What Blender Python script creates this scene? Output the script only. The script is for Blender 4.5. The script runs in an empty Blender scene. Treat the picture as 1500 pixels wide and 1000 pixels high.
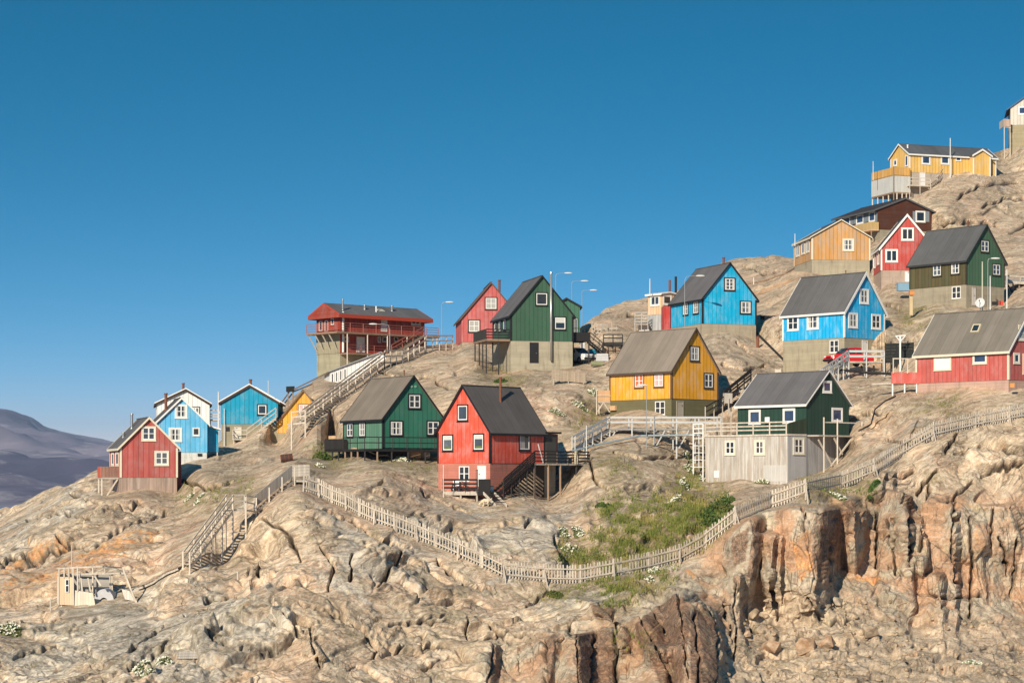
import bpy, math, random
import numpy as np
from mathutils import Vector
from mathutils.bvhtree import BVHTree
random.seed(7)
RNG = np.random.RandomState(11)
SC = bpy.context.scene
COL = SC.collection
F, CZ, HY = 3300.0, 30.0, 700.0          # focal length in photo pixels, camera height, row of the horizon
Z = Vector((0, 0, 1))

def P(px, py, Y):
    return Vector(((px - 750) / F * Y, Y, CZ + (HY - py) / F * Y))

# ------------------------------------------------------------------ materials
def rgb(*c):
    return tuple(c) + (1.0,)

class NT:
    def __init__(s, name):
        s.m = bpy.data.materials.new(name); s.m.use_nodes = True
        s.t = s.m.node_tree; s.n = s.t.nodes; s.l = s.t.links
        s.b = s.n['Principled BSDF']
    def node(s, typ, **k):
        n = s.n.new(typ)
        for a, v in k.items():
            if a.startswith('i_'):
                n.inputs[int(a[2:])].default_value = v
            else:
                setattr(n, a, v)
        return n
    def link(s, a, b): s.l.new(a, b)
    def math(s, op, a, b=None, c=None):
        n = s.node('ShaderNodeMath', operation=op)
        for i, x in enumerate((a, b, c)):
            if x is None: continue
            if isinstance(x, (int, float)): n.inputs[i].default_value = x
            else: s.link(x, n.inputs[i])
        return n.outputs[0]
    def mix(s, f, a, b, blend='MIX'):
        n = s.node('ShaderNodeMix', data_type='RGBA', blend_type=blend)
        for i, x in ((0, f), (6, a), (7, b)):
            if isinstance(x, (int, float)): n.inputs[i].default_value = x
            elif isinstance(x, tuple): n.inputs[i].default_value = x
            else: s.link(x, n.inputs[i])
        return n.outputs[2]
    def noise(s, vec, scale, detail=4, rough=.55):
        n = s.node('ShaderNodeTexNoise'); n.inputs['Scale'].default_value = scale
        n.inputs['Detail'].default_value = min(detail, 6); n.inputs['Roughness'].default_value = rough
        if vec is not None: s.link(vec, n.inputs['Vector'])
        return n.outputs['Fac']
    def ramp(s, fac, lo, hi):
        n = s.node('ShaderNodeMapRange', interpolation_type='SMOOTHSTEP')
        n.inputs[1].default_value = lo; n.inputs[2].default_value = hi
        s.link(fac, n.inputs[0]); return n.outputs[0]
    def scaled(s, vec, sc):
        n = s.node('ShaderNodeVectorMath', operation='MULTIPLY'); s.link(vec, n.inputs[0]); n.inputs[1].default_value = sc
        return n.outputs[0]
    def bump(s, h, strength=.3, dist=.02):
        n = s.node('ShaderNodeBump'); n.inputs['Strength'].default_value = strength
        n.inputs['Distance'].default_value = dist; s.link(h, n.inputs['Height'])
        s.link(n.outputs[0], s.b.inputs['Normal'])

_M = {}
def board(col, sp=.42, groove=.55, vary=.10, streak=.18, axis=0, rough=.65, key=None, wear=None, wear_amt=0., gw=.07):
    """painted or bare boards: grooves every sp metres along u (axis 0) or v (axis 1)"""
    k = ('board', col, sp, groove, vary, streak, axis, wear, wear_amt)
    if k in _M: return _M[k]
    t = NT('painted_boards' if wear is None else 'weathered_boards')
    uv = t.node('ShaderNodeUVMap', uv_map='metres').outputs[0]
    sep = t.node('ShaderNodeSeparateXYZ'); t.link(uv, sep.inputs[0])
    a = t.math('DIVIDE', sep.outputs[axis], sp)
    fr = t.math('FRACT', a); idx = t.math('FLOOR', a)
    wn = t.node('ShaderNodeTexWhiteNoise', noise_dimensions='1D'); t.link(idx, wn.inputs['W'])
    g = t.math('MINIMUM', t.ramp(fr, 0, gw), t.ramp(t.math('SUBTRACT', 1.0, fr), 0, gw))
    st = t.noise(t.scaled(uv, (7, .55, 1) if axis == 0 else (.5, 7, 1)), 1.0, 5, .6)
    bl = t.noise(uv, .7, 3)
    c = rgb(*col)
    if wear is not None:
        wm = t.noise(t.scaled(uv, (3.2, .35, 1) if axis == 0 else (.35, 3.2, 1)), 1.0, 6, .62)
        c = t.mix(t.math('MULTIPLY', t.ramp(wm, .5 - .12, .5 + .16), wear_amt), c, rgb(*wear))
    v = t.math('ADD', t.math('MULTIPLY', t.math('SUBTRACT', wn.outputs[0], .5), vary * 2),
               t.math('MULTIPLY', t.math('SUBTRACT', st, .5), streak * 2))
    v = t.math('ADD', v, t.math('MULTIPLY', t.math('SUBTRACT', bl, .5), .26))
    v = t.math('ADD', v, 1.0)
    v = t.math('MULTIPLY', v, t.math('ADD', t.math('MULTIPLY', g, 1 - groove), groove))
    hsv = t.node('ShaderNodeHueSaturation'); t.link(v, hsv.inputs['Value'])
    if isinstance(c, tuple): hsv.inputs['Color'].default_value = c
    else: t.link(c, hsv.inputs['Color'])
    t.link(t.math('SUBTRACT', 1.0, t.math('MULTIPLY', t.ramp(t.noise(t.scaled(uv, (1.3, .6, 1)), 1.0, 5, .65), .42, .7), .20)), hsv.inputs['Saturation'])
    t.link(hsv.outputs[0], t.b.inputs['Base Color'])
    t.b.inputs['Roughness'].default_value = rough
    t.b.inputs['Specular IOR Level'].default_value = .25
    t.bump(t.math('ADD', g, t.math('MULTIPLY', st, .25)), .5, .015)
    _M[k] = t.m
    return t.m

def plain(col, rough=.6, vary=.18, metal=0., scale=3., name='paint', spec=.3):
    k = ('plain', col, rough, vary, metal, scale)
    if k in _M: return _M[k]
    t = NT(name)
    tc = t.node('ShaderNodeTexCoord').outputs['Object']
    n = t.noise(tc, scale, 5, .6)
    hsv = t.node('ShaderNodeHueSaturation'); hsv.inputs['Color'].default_value = rgb(*col)
    t.link(t.math('ADD', t.math('MULTIPLY', t.math('SUBTRACT', n, .5), vary * 2), 1.0), hsv.inputs['Value'])
    t.link(hsv.outputs[0], t.b.inputs['Base Color'])
    t.b.inputs['Roughness'].default_value = rough; t.b.inputs['Metallic'].default_value = metal
    t.b.inputs['Specular IOR Level'].default_value = spec
    _M[k] = t.m
    return t.m

def concrete(col, stain=(.16, .13, .09), amt=.5, key=0):
    k = ('concrete', col, stain, amt)
    if k in _M: return _M[k]
    t = NT('cast_concrete')
    uv = t.node('ShaderNodeUVMap', uv_map='metres').outputs[0]
    sep = t.node('ShaderNodeSeparateXYZ'); t.link(uv, sep.inputs[0])
    a = t.math('DIVIDE', sep.outputs[1], .22)
    fr = t.math('FRACT', a); idx = t.math('FLOOR', a)
    wn = t.node('ShaderNodeTexWhiteNoise', noise_dimensions='1D'); t.link(idx, wn.inputs['W'])
    g = t.ramp(fr, 0, .12)
    bl = t.noise(uv, .9, 6, .65)
    hz = t.noise(t.scaled(uv, (.35, 5, 1)), 1.0, 4)
    vs = t.noise(t.scaled(uv, (2.6, .3, 1)), 1.0, 5, .65)
    c = t.mix(t.math('MULTIPLY', t.ramp(vs, .48, .74), amt), rgb(*col), rgb(*stain))
    v = t.math('ADD', t.math('MULTIPLY', t.math('SUBTRACT', wn.outputs[0], .5), .10), t.math('MULTIPLY', t.math('SUBTRACT', bl, .5), .5))
    v = t.math('ADD', v, t.math('MULTIPLY', t.math('SUBTRACT', hz, .5), .25))
    v = t.math('MULTIPLY', t.math('ADD', v, 1.0), t.math('ADD', t.math('MULTIPLY', g, .14), .86))
    hsv = t.node('ShaderNodeHueSaturation'); t.link(v, hsv.inputs['Value']); t.link(c, hsv.inputs['Color'])
    t.link(hsv.outputs[0], t.b.inputs['Base Color'])
    t.b.inputs['Roughness'].default_value = .9
    t.b.inputs['Specular IOR Level'].default_value = .15
    t.bump(t.math('ADD', g, bl), .4, .02)
    _M[k] = t.m
    return t.m

def roofing(col, sp=1.0, rough=.8, vary=.10):
    k = ('roof', col, sp)
    if k in _M: return _M[k]
    t = NT('roofing_felt')
    uv = t.node('ShaderNodeUVMap', uv_map='metres').outputs[0]
    sep = t.node('ShaderNodeSeparateXYZ'); t.link(uv, sep.inputs[0])
    a = t.math('DIVIDE', sep.outputs[0], sp)
    fr = t.math('FRACT', a); idx = t.math('FLOOR', a)
    wn = t.node('ShaderNodeTexWhiteNoise', noise_dimensions='1D'); t.link(idx, wn.inputs['W'])
    g = t.ramp(fr, 0, .05)
    bl = t.noise(uv, .6, 5, .6); st = t.noise(t.scaled(uv, (4, .3, 1)), 1.0, 5, .6)
    v = t.math('ADD', t.math('MULTIPLY', t.math('SUBTRACT', wn.outputs[0], .5), vary * 2), t.math('MULTIPLY', t.math('SUBTRACT', bl, .5), .45))
    v = t.math('ADD', v, t.math('MULTIPLY', t.math('SUBTRACT', st, .5), .4))
    v = t.math('MULTIPLY', t.math('ADD', v, 1.0), t.math('ADD', t.math('MULTIPLY', g, .38), .62))
    hsv = t.node('ShaderNodeHueSaturation'); t.link(v, hsv.inputs['Value']); hsv.inputs['Color'].default_value = rgb(*col)
    t.link(hsv.outputs[0], t.b.inputs['Base Color'])
    t.b.inputs['Roughness'].default_value = rough
    t.b.inputs['Specular IOR Level'].default_value = .1
    t.bump(t.math('ADD', t.math('MULTIPLY', g, .6), st), .35, .02)
    _M[k] = t.m
    return t.m

def glass(col=(.02, .028, .04), rough=.06):
    k = ('glass', col)
    if k in _M: return _M[k]
    t = NT('window_glass')
    tc = t.node('ShaderNodeTexCoord').outputs['Object']
    n = t.noise(tc, 1.7, 3)
    t.link(t.mix(n, rgb(*[x * .5 for x in col]), rgb(*[min(1, x * 1.6) for x in col])), t.b.inputs['Base Color'])
    t.b.inputs['Roughness'].default_value = rough
    t.b.inputs['Specular IOR Level'].default_value = .6
    _M[k] = t.m
    return t.m

# ------------------------------------------------------------------ mesh builder
class MB:
    def __init__(s): s.v = []; s.f = []
    def face(s, *pts):
        i = len(s.v); s.v += [Vector(p) for p in pts]; s.f.append(tuple(range(i, i + len(pts))))
        return s
    def box(s, o, a, b, c):
        o, a, b, c = Vector(o), Vector(a), Vector(b), Vector(c)
        if a.cross(b).dot(c) < 0: a, b = b, a
        i = len(s.v)
        s.v += [o, o + a, o + a + b, o + b, o + c, o + a + c, o + a + b + c, o + b + c]
        for q in ((3, 2, 1, 0), (4, 5, 6, 7), (0, 1, 5, 4), (1, 2, 6, 5), (2, 3, 7, 6), (3, 0, 4, 7)):
            s.f.append(tuple(i + k for k in q))
        return s
    def bar(s, p, q, w, h=None, side=None):
        """beam from p to q; w across (horizontal), h in the other direction"""
        p, q = Vector(p), Vector(q); h = h or w; d = q - p
        if d.length < 1e-5: return s
        if side is None:
            side = d.cross(Z)
            if side.length < 1e-4 * d.length + 1e-6: side = Vector((1, 0, 0))
        a = Vector(side).normalized(); b = a.cross(d).normalized()
        return s.box(p - a * w / 2 - b * h / 2, d, a * w, b * h)
    def tube(s, p, q, r, r2=None, n=8, caps=True):
        p, q = Vector(p), Vector(q); d = (q - p).normalized(); r2 = r if r2 is None else r2
        a = d.cross(Z)
        if a.length < 1e-3: a = Vector((1, 0, 0))
        a.normalize(); b = d.cross(a)
        i = len(s.v)
        for c, rr in ((p, r), (q, r2)):
            for k in range(n):
                t = 2 * math.pi * k / n
                s.v.append(c + (a * math.cos(t) + b * math.sin(t)) * rr)
        for k in range(n):
            j = (k + 1) % n
            s.f.append((i + k, i + n + k, i + n + j, i + j))
        if caps:
            s.f.append(tuple(i + k for k in range(n))); s.f.append(tuple(i + n + k for k in reversed(range(n))))
        return s
    def path(s, pts, r, n=7):
        for a, b in zip(pts, pts[1:]): s.tube(a, b, r, r, n)
        return s
    def prism(s, poly, ext):
        """closed prism: polygon of points swept by ext"""
        ext = Vector(ext); poly = [Vector(p) for p in poly]; n = len(poly); i = len(s.v)
        nm = Vector((0, 0, 0))
        for k in range(n): nm += poly[k].cross(poly[(k + 1) % n])
        if nm.dot(ext) > 0: poly.reverse()
        s.v += poly + [p + ext for p in poly]
        s.f.append(tuple(i + k for k in range(n))); s.f.append(tuple(i + n + k for k in reversed(range(n))))
        for k in range(n):
            j = (k + 1) % n
            s.f.append((i + k, i + n + k, i + n + j, i + j))
        return s
    def build(s, name, mat, parent=None, smooth=False):
        org = parent_origin(parent) if parent is not None else sum(s.v, Vector()) / max(1, len(s.v))
        if parent is None: org = Vector((org.x, org.y, min(p.z for p in s.v)))
        me = bpy.data.meshes.new(name)
        me.from_pydata([tuple(p - org) for p in s.v], [], s.f)
        uvl = me.uv_layers.new(name='metres'); data = []
        for f in s.f:
            p0 = s.v[f[0]]; nm = Vector((0, 0, 0))
            for k in range(len(f)):
                nm += (s.v[f[k]] - p0).cross(s.v[f[(k + 1) % len(f)]] - p0)
            nm = nm.normalized() if nm.length > 0 else Z
            t = Z.cross(nm)
            if t.length < .05: t, b = Vector((1, 0, 0)), Vector((0, 1, 0))
            else:
                t.normalize(); b = nm.cross(t)
            for k in f: data += [s.v[k].dot(t), s.v[k].dot(b)]
        uvl.data.foreach_set('uv', data)
        me.materials.append(mat)
        if smooth: me.polygons.foreach_set('use_smooth', [True] * len(me.polygons))
        o = bpy.data.objects.new(name, me); COL.objects.link(o)
        if parent is not None: o.parent = parent
        else: o.location = org
        return o

def parent_origin(o):
    v = Vector((0, 0, 0))
    while o is not None:
        v += o.location; o = o.parent
    return v

def tag(o, label=None, cat=None, group=None, kind=None):
    if label: o['label'] = label
    if cat: o['category'] = cat
    if group: o['group'] = group
    if kind: o['kind'] = kind
    return o

def empty(name, loc, label, cat, group=None):
    o = bpy.data.objects.new(name, None); COL.objects.link(o); o.location = loc
    o.empty_display_size = .3
    return tag(o, label, cat, group)
# ------------------------------------------------------------------ camera, light, sky
cam = bpy.data.cameras.new('camera'); co = bpy.data.objects.new('camera', cam); COL.objects.link(co)
co.location = (0, 0, CZ); co.rotation_euler = (math.pi / 2, 0, 0)
cam.sensor_width = 36; cam.lens = 36 * F / 1500; cam.shift_y = (HY - 500) / 1500
cam.clip_start = 1; cam.clip_end = 60000
SC.camera = co
SUN_AZ, SUN_EL = math.radians(-25), math.radians(27)      # sun behind the camera's left shoulder
sd = Vector((math.sin(SUN_AZ) * math.cos(SUN_EL), -math.cos(SUN_AZ) * math.cos(SUN_EL), math.sin(SUN_EL)))
sl = bpy.data.lights.new('sun', 'SUN'); sl.energy = 5.0; sl.angle = math.radians(.5); sl.color = (1, .88, .70)
so = bpy.data.objects.new('sun', sl); COL.objects.link(so); so.location = (0, 0, 120)
so.rotation_euler = sd.to_track_quat('Z', 'Y').to_euler()
W = bpy.data.worlds.new('World'); SC.world = W; W.use_nodes = True
wn, wl = W.node_tree.nodes, W.node_tree.links
sky = wn.new('ShaderNodeTexSky'); sky.sky_type = 'NISHITA'; sky.sun_disc = False
sky.sun_elevation = SUN_EL
sky.sun_rotation = math.atan2(sd.x, sd.y)
sky.altitude = 0; sky.air_density = 1.0; sky.dust_density = 0; sky.ozone_density = 6
tcn = wn.new('ShaderNodeTexCoord'); vm = wn.new('ShaderNodeVectorMath'); vm.operation = 'MULTIPLY'; vm.inputs[1].default_value = (1, 1, 2.9)
vn_ = wn.new('ShaderNodeVectorMath'); vn_.operation = 'NORMALIZE'
wl.new(tcn.outputs['Generated'], vm.inputs[0]); wl.new(vm.outputs[0], vn_.inputs[0]); wl.new(vn_.outputs[0], sky.inputs['Vector'])
sp_ = wn.new('ShaderNodeSeparateColor'); cb_ = wn.new('ShaderNodeCombineColor'); wl.new(sky.outputs[0], sp_.inputs[0])
m1 = wn.new('ShaderNodeMath'); m1.operation = 'MULTIPLY'; m1.inputs[1].default_value = -.42; wl.new(sp_.outputs[2], m1.inputs[0])      # polarised: less red in the deep blue
m2 = wn.new('ShaderNodeMath'); m2.operation = 'MULTIPLY_ADD'; m2.inputs[1].default_value = 1.95; wl.new(sp_.outputs[0], m2.inputs[0]); wl.new(m1.outputs[0], m2.inputs[2])
m3 = wn.new('ShaderNodeMath'); m3.operation = 'MAXIMUM'; m3.inputs[1].default_value = .02; wl.new(m2.outputs[0], m3.inputs[0])
wl.new(m3.outputs[0], cb_.inputs[0]); wl.new(sp_.outputs[1], cb_.inputs[1]); wl.new(sp_.outputs[2], cb_.inputs[2])
wl.new(cb_.outputs[0], wn['Background'].inputs[0])
wn['Background'].inputs[1].default_value = .096
SC.view_settings.view_transform = 'Standard'; SC.view_settings.look = 'None'
SC.view_settings.exposure = .15; SC.view_settings.gamma = 1; SC.view_settings.use_curve_mapping = False
SC.cycles.use_denoising = True
SC.cycles.max_bounces = 6; SC.cycles.volume_bounces = 0

# ------------------------------------------------------------------ noise in numpy
_G = RNG.normal(size=(4096, 3)); _G /= np.linalg.norm(_G, axis=1)[:, None]; _G = _G.astype(np.float32)
def _h(x, y, z):
    return ((x * 73856093) ^ (y * 19349663) ^ (z * 83492791)) & 4095
def perlin(p):
    i = np.floor(p).astype(np.int64); f = (p - i).astype(np.float32); u = f * f * f * (f * (f * 6 - 15) + 10)
    out = np.zeros(len(p), np.float32)
    for dx in (0, 1):
        wx = u[:, 0] if dx else 1 - u[:, 0]
        for dy in (0, 1):
            wy = u[:, 1] if dy else 1 - u[:, 1]
            for dz in (0, 1):
                wz = u[:, 2] if dz else 1 - u[:, 2]
                g = _G[_h(i[:, 0] + dx, i[:, 1] + dy, i[:, 2] + dz)]
                out += wx * wy * wz * (g[:, 0] * (f[:, 0] - dx) + g[:, 1] * (f[:, 1] - dy) + g[:, 2] * (f[:, 2] - dz))
    return out * 1.6
def fbm(p, octs, gain=.5):
    o = np.zeros(len(p), np.float32); a = 1.0
    for k in range(octs):
        o += a * perlin(p * (2.03 ** k) + 17.3 * k); a *= gain
    return o
_J = RNG.random_sample((4096, 3)).astype(np.float32)
def worley(p):
    """distance to the nearest and second nearest cell point, id of the cell, offset from its point"""
    i = np.floor(p).astype(np.int64); f = (p - i).astype(np.float32)
    d1 = np.full(len(p), 9, np.float32); d2 = d1.copy(); cid = np.zeros(len(p), np.int64); vec = np.zeros((len(p), 3), np.float32)
    for dx in (-1, 0, 1):
        for dy in (-1, 0, 1):
            for dz in (-1, 0, 1):
                h = _h(i[:, 0] + dx, i[:, 1] + dy, i[:, 2] + dz); v = f - _J[h] - np.array([dx, dy, dz], np.float32)
                d = (v * v).sum(1); m = d < d1
                d2 = np.where(m, d1, np.minimum(d2, d)); cid = np.where(m, h, cid); d1 = np.where(m, d, d1); vec[m] = v[m]
    return np.sqrt(d1), np.sqrt(d2), cid, vec
_T = RNG.uniform(-1, 1, size=(4096, 3)).astype(np.float32)
def sstep(a, b, x):
    t = np.clip((x - a) / (b - a), 0, 1); return t * t * (3 - 2 * t)
def inpoly(px, py, poly, soft=12.):
    """soft mask of a polygon: 1 inside, falling to 0 soft pixels outside its edges"""
    ins = np.zeros(px.shape, bool); d = np.full(px.shape, 1e9)
    n = len(poly)
    for k in range(n):
        (x0, y0), (x1, y1) = poly[k], poly[(k + 1) % n]
        c = ((y0 > py) != (y1 > py)) & (px < (x1 - x0) * (py - y0) / ((y1 - y0) if y1 != y0 else 1e-9) + x0)
        ins ^= c
        t = np.clip(((px - x0) * (x1 - x0) + (py - y0) * (y1 - y0)) / max(1e-9, (x1 - x0) ** 2 + (y1 - y0) ** 2), 0, 1)
        d = np.minimum(d, np.hypot(px - x0 - t * (x1 - x0), py - y0 - t * (y1 - y0)))
    return np.where(ins, np.clip(.5 + d / soft * .5, 0, 1), np.clip(.5 - d / soft * .5, 0, 1))
# ------------------------------------------------------------------ houses: where they stand, how big, what colours
WHITE, CREAM, BLACK = (.78, .77, .74), (.72, .66, .52), (.016, .016, .018)
DKBROWN, GREYTRIM = (.05, .03, .022), (.10, .10, .105)
CONC, CONC2, OLIVE = (.36, .31, .225), (.40, .35, .27), (.15, .138, .075)
FELT, FELT_L, FELT_B = (.10, .098, .10), (.125, .122, .127), (.235, .20, .165)
HS = {}
def house(key, **k): HS[key] = k

house('h1', label='weathered red gabled house on bare plank foundation with a small side balcony',
      Y=197, x=(161, 176, 260), y=(699, 655, 613), rho=1.3, gable='R', fb=(716, 722, 722),
      wall=(.45, .09, .078), wear=(.42, .17, .14), wear_amt=.35, found=('wood', (.42, .31, .25)), roof=FELT_L, barge=CREAM, casing=CREAM, corner=CREAM, fascia=CREAM, pipes=[],
      win=[('R', 207, 228.5, 624, 645.5, '4'), ('R', 226, 247.5, 660, 681.5, '4'), ('L', 163.5, 167, 662, 682, '1'), ('L', 169.5, 173.8, 661.5, 682, '1')])
house('h2', label='pale sky blue gabled house with white barge boards, before the white house',
      Y=211, x=(219, 228, 303.6), y=(662, 620, 584), rho=1.25, gable='R', fb=(672, 682, 673),
      wall=(.115, .47, .77), found=('conc', (.66, .68, .66)), roof=FELT, barge=WHITE, casing=WHITE, corner=None, fascia=WHITE,
      win=[('R', 256, 274.5, 592, 612.5, '4'), ('R', 247, 266.5, 626, 646.5, '4'), ('R', 282, 292.5, 626, 638, '1')])
house('h3', label='white low-gabled house half hidden behind the pale sky blue house',
      Y=236, a=9.5, L=8, x=(None, 229.5, 307), y=(645, 592, 572), gable='R', fb=(650, 650, 645), ridge=.55,
      wall=(.78, .78, .76), cap=1, found=('conc', CONC), roof=FELT, barge=DKBROWN, casing=GREYTRIM, corner=None, fascia=DKBROWN,
      win=[('R', 280, 293, 595, 607.5, '2')])
house('h4', label='turquoise low-gabled house on tall concrete base with one white window in its gable',
      Y=226, x=(324, 407, 414.5), y=(621, 590, 566), rho=1.25, gable='L', fb=(656, 630, 628),
      wall=(.004, .28, .46), cap=1, found=('conc', (.30, .27, .19)), roof=FELT, barge=DKBROWN, casing=BLACK, corner=None, fascia=DKBROWN,
      win=[('L', 376.3, 391.7, 591.5, 608, '1'), ('L', 331, 336.5, 625, 631.5, 'v')], doors=[('L', 343, 354, 625, 641.5, (.62, .58, .50))])
house('h5', label='small yellow gabled house with pink curtains tucked behind the long wooden staircase',
      Y=226, a=6.5, L=6.5, x=(None, 406, 482), y=(634, 619, 572.5), gable='R', fb=(645, 645, 640),
      wall=(.74, .36, .035), found=('conc', CONC), roof=(0.23, 0.162, 0.108), barge=(.19, .13, .085), casing=(.3, .16, .06), corner=None, fascia=(.19, .13, .085),
      win=[('R', 436, 453.5, 591, 608.5, '4p')])
house('h8', label='rose red gabled house with brown casings, behind the green house with flue pipe',
      Y=253, a=5.5, L=9, x=(None, 676, 762.5), y=(501, 466, 415), gable='R', fb=(506, 506, 506),
      wall=(.52, .115, .11), found=('conc', CONC), roof=FELT, barge=(.13, .085, .065), casing=DKBROWN, corner=None, fascia=(.13, .085, .065),
      win=[('R', 710, 728.5, 435, 453.8, '4w'), ('R', 685.5, 703.5, 468, 487, '4w')])
house('h9', label='dark green gabled house on tall concrete basement with steel flue pipe up its gable',
      Y=233, x=(722, 748, 839.5), y=(498.8, 461, 405.5), rho=1.2, gable='R', fb=(536, 546, 537),
      wall=(.045, .115, .07), found=('conc', (.40, .36, .27)), roof=FELT_L, barge=BLACK, casing=BLACK, corner=BLACK, fascia=BLACK,
      win=[('R', 784, 802.8, 428, 448, '1'), ('R', 811.5, 829.5, 463.5, 483.5, '1s'), ('L', 724.3, 728, 472, 486, '1'), ('L', 730.8, 734.6, 469, 486, '1'), ('L', 737.5, 741.6, 466.5, 484.5, '1')],
      doors=[('R', 776, 788.8, 501.5, 531.5, (.02, .02, .022))])
house('h10', label='teal green gabled house with grey-brown roof on black stilts with a long black deck',
      Y=195, x=(503, 561, 648), y=(656.5, 611.5, 552), rho=1.3, gable='R', fb=(663, 676, 674), fset=.9,
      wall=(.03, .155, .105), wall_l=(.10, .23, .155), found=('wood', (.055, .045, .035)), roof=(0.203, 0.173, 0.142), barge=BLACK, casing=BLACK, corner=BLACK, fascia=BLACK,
      win=[('R', 597.5, 616.7, 576.5, 599, '4'), ('R', 570.5, 590.3, 615.5, 638.5, '4'), ('R', 624.5, 644, 615.5, 638, '4'), ('L', 508, 518, 618.5, 640.5, '4'), ('L', 526, 536, 617.5, 640, '4')])
house('h11', label='bright red gabled house with black roof and white basement door above the picket fence',
      Y=183, x=(641, 718, 798), y=(678, 631.5, 566), rho=1.22, gable='L', fb=(714, 730, 728),
      wall=(.70, .10, .058), found=('conc', (.52, .20, .15)), roof=(0.115, 0.105, 0.101), barge=BLACK, casing=BLACK, corner=BLACK, fascia=BLACK,
      win=[('L', 669.7, 686.2, 592, 617, '1'), ('L', 648, 664.2, 636, 661, '1g'), ('L', 693, 709.6, 634.5, 660, '1g'), ('L', 672.3, 687.4, 682.5, 704.5, '4n'), ('R', 759.7, 776.3, 635, 660, '1c')],
      doors=[('L', 699.4, 712, 681.5, 712.5, (.80, .79, .77))])
house('h12', label='golden yellow gabled house with brown roof on olive concrete above the grey walkway',
      Y=206, x=(893, 983.6, 1051.6), y=(583.4, 541.5, 482.5), rho=1.3, gable='R', fb=(612, 614, 612),
      wall=(.76, .36, .028), found=('conc', OLIVE), roof=FELT_B, barge=(.085, .06, .045), casing=(.17, .075, .03), casing_r=(.06, .045, .035), corner=(.16, .09, .045), fascia=(.09, .06, .045),
      win=[('L', 929.3, 943.8, 547, 568.5, '4o'), ('L', 957.7, 973, 546, 567.5, '4p'), ('R', 1010, 1024.6, 506.5, 529.3, '4'), ('R', 1030.5, 1044.8, 545.8, 569, '4'), ('L', 959.6, 974, 587.5, 607.5, '4n')],
      doors=[('R', 991, 1001.2, 587, 609.5, (.42, .37, .30))])
house('h13', label='bright cyan blue gabled house with black trim on a low concrete base',
      Y=238, x=(982.4, 1029, 1108), y=(473.5, 436.5, 386.5), rho=1.25, gable='R', fb=(497, 491, 499),
      wall=(.005, .40, .70), found=('conc', (.38, .33, .25)), roof=FELT_L, barge=BLACK, casing=BLACK, corner=BLACK, fascia=BLACK,
      win=[('R', 1060.3, 1077, 406.5, 426, '6'), ('R', 1083.7, 1100.5, 440.5, 460, '4'), ('L', 1000.5, 1008.7, 443, 462, '4'), ('L', 1015.3, 1024, 440.5, 460, '4')])
house('h15', tw=.36, label='azure blue gabled house with white corner boards, red pickup parked against its basement',
      Y=220, x=(1146.4, 1237, 1296), y=(494, 455, 400.5), rho=1.3, gable='R', fb=(545, 540, 530),
      wall=(.007, .395, .76), found=('conc', (.37, .325, .235)), roof=(0.121, 0.119, 0.121), barge=WHITE, casing=WHITE, corner=WHITE, fascia=WHITE,
      win=[('L', 1153.5, 1170.2, 461.5, 484.3, '4'), ('L', 1182.2, 1199.5, 459.5, 482.3, '4'), ('R', 1259, 1272.2, 423, 445, '4'), ('R', 1242.6, 1256.2, 458, 480.3, '4'), ('R', 1276.2, 1289.8, 460, 482.2, '4'), ('L', 1215.3, 1228.5, 498, 516.5, '4n')],
      doors=[('R', 1263, 1271.2, 498.3, 516, (.74, .74, .72))])
house('h16', label='very dark green gabled house with thin white trim on a projecting grey plank basement',
      Y=191, x=(1080.6, 1181, 1243.6), y=(635.6, 590.5, 545), rho=1.35, gable='R', fb=(690, 700, 656),
      wall=(.021, .057, .041), found=('wood', (.34, .34, .35)), roof=(0.128, 0.124, 0.128), barge=WHITE, casing=WHITE, corner=None, fascia=WHITE, thin=1,
      win=[('L', 1097, 1114.6, 600, 621, '1b'), ('L', 1147, 1165.2, 598, 619.5, '1b'), ('R', 1205, 1218, 557.5, 575.3, '1b'), ('R', 1218.2, 1234, 597, 618, '1b')])
house('h17', label='rose red house with wide brown roof, skylight and cream corner boards',
      Y=191, x=(1341.6, 1477.6, 1538), y=(556, 512, 452.5), rho=1.75, gable='R', fb=(577, 574, 573),
      wall=(.50, .11, .092), found=('conc', (.48, .33, .27)), roof=(0.196, 0.176, 0.149), barge=WHITE, casing=CREAM, corner=CREAM, fascia=CREAM,
      win=[('L', 1368.3, 1393.6, 519.5, 542.3, '1p'), ('L', 1425, 1446, 517, 533, '1b'), ('R', 1491.5, 1510, 476, 499, '4w'), ('R', 1484.5, 1493.5, 516.5, 532.5, '1'), ('R', 1498, 1509, 518, 548, '1w')])
house('h18', label='mossy green gabled house with olive weathered side wall, satellite dish by its gable',
      Y=232, x=(1332.3, 1415.5, 1471.5), y=(416.5, 380, 331), rho=1.3, gable='R', fb=(452, 451, 445),
      wall=(.07, .15, .085), wall_l=(.095, .095, .042), wear_l=(.13, .08, .035), found=('conc', (.34, .30, .225)), roof=(0.101, 0.103, 0.105), barge=(.03, .035, .032), casing=(.045, .04, .02), corner=(.05, .045, .03), fascia=(.04, .04, .04),
      win=[('L', 1366, 1379.8, 386, 405.3, '4'), ('L', 1392.6, 1406.6, 383.5, 402.3, '4'), ('R', 1436, 1448.8, 351.5, 370, '4'), ('R', 1453, 1465.5, 386, 404, '4'), ('L', 1394.3, 1407.3, 419.5, 437.3, '4n')],
      doors=[('R', 1424.2, 1429.2, 421, 447, (.62, .57, .52))])
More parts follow.
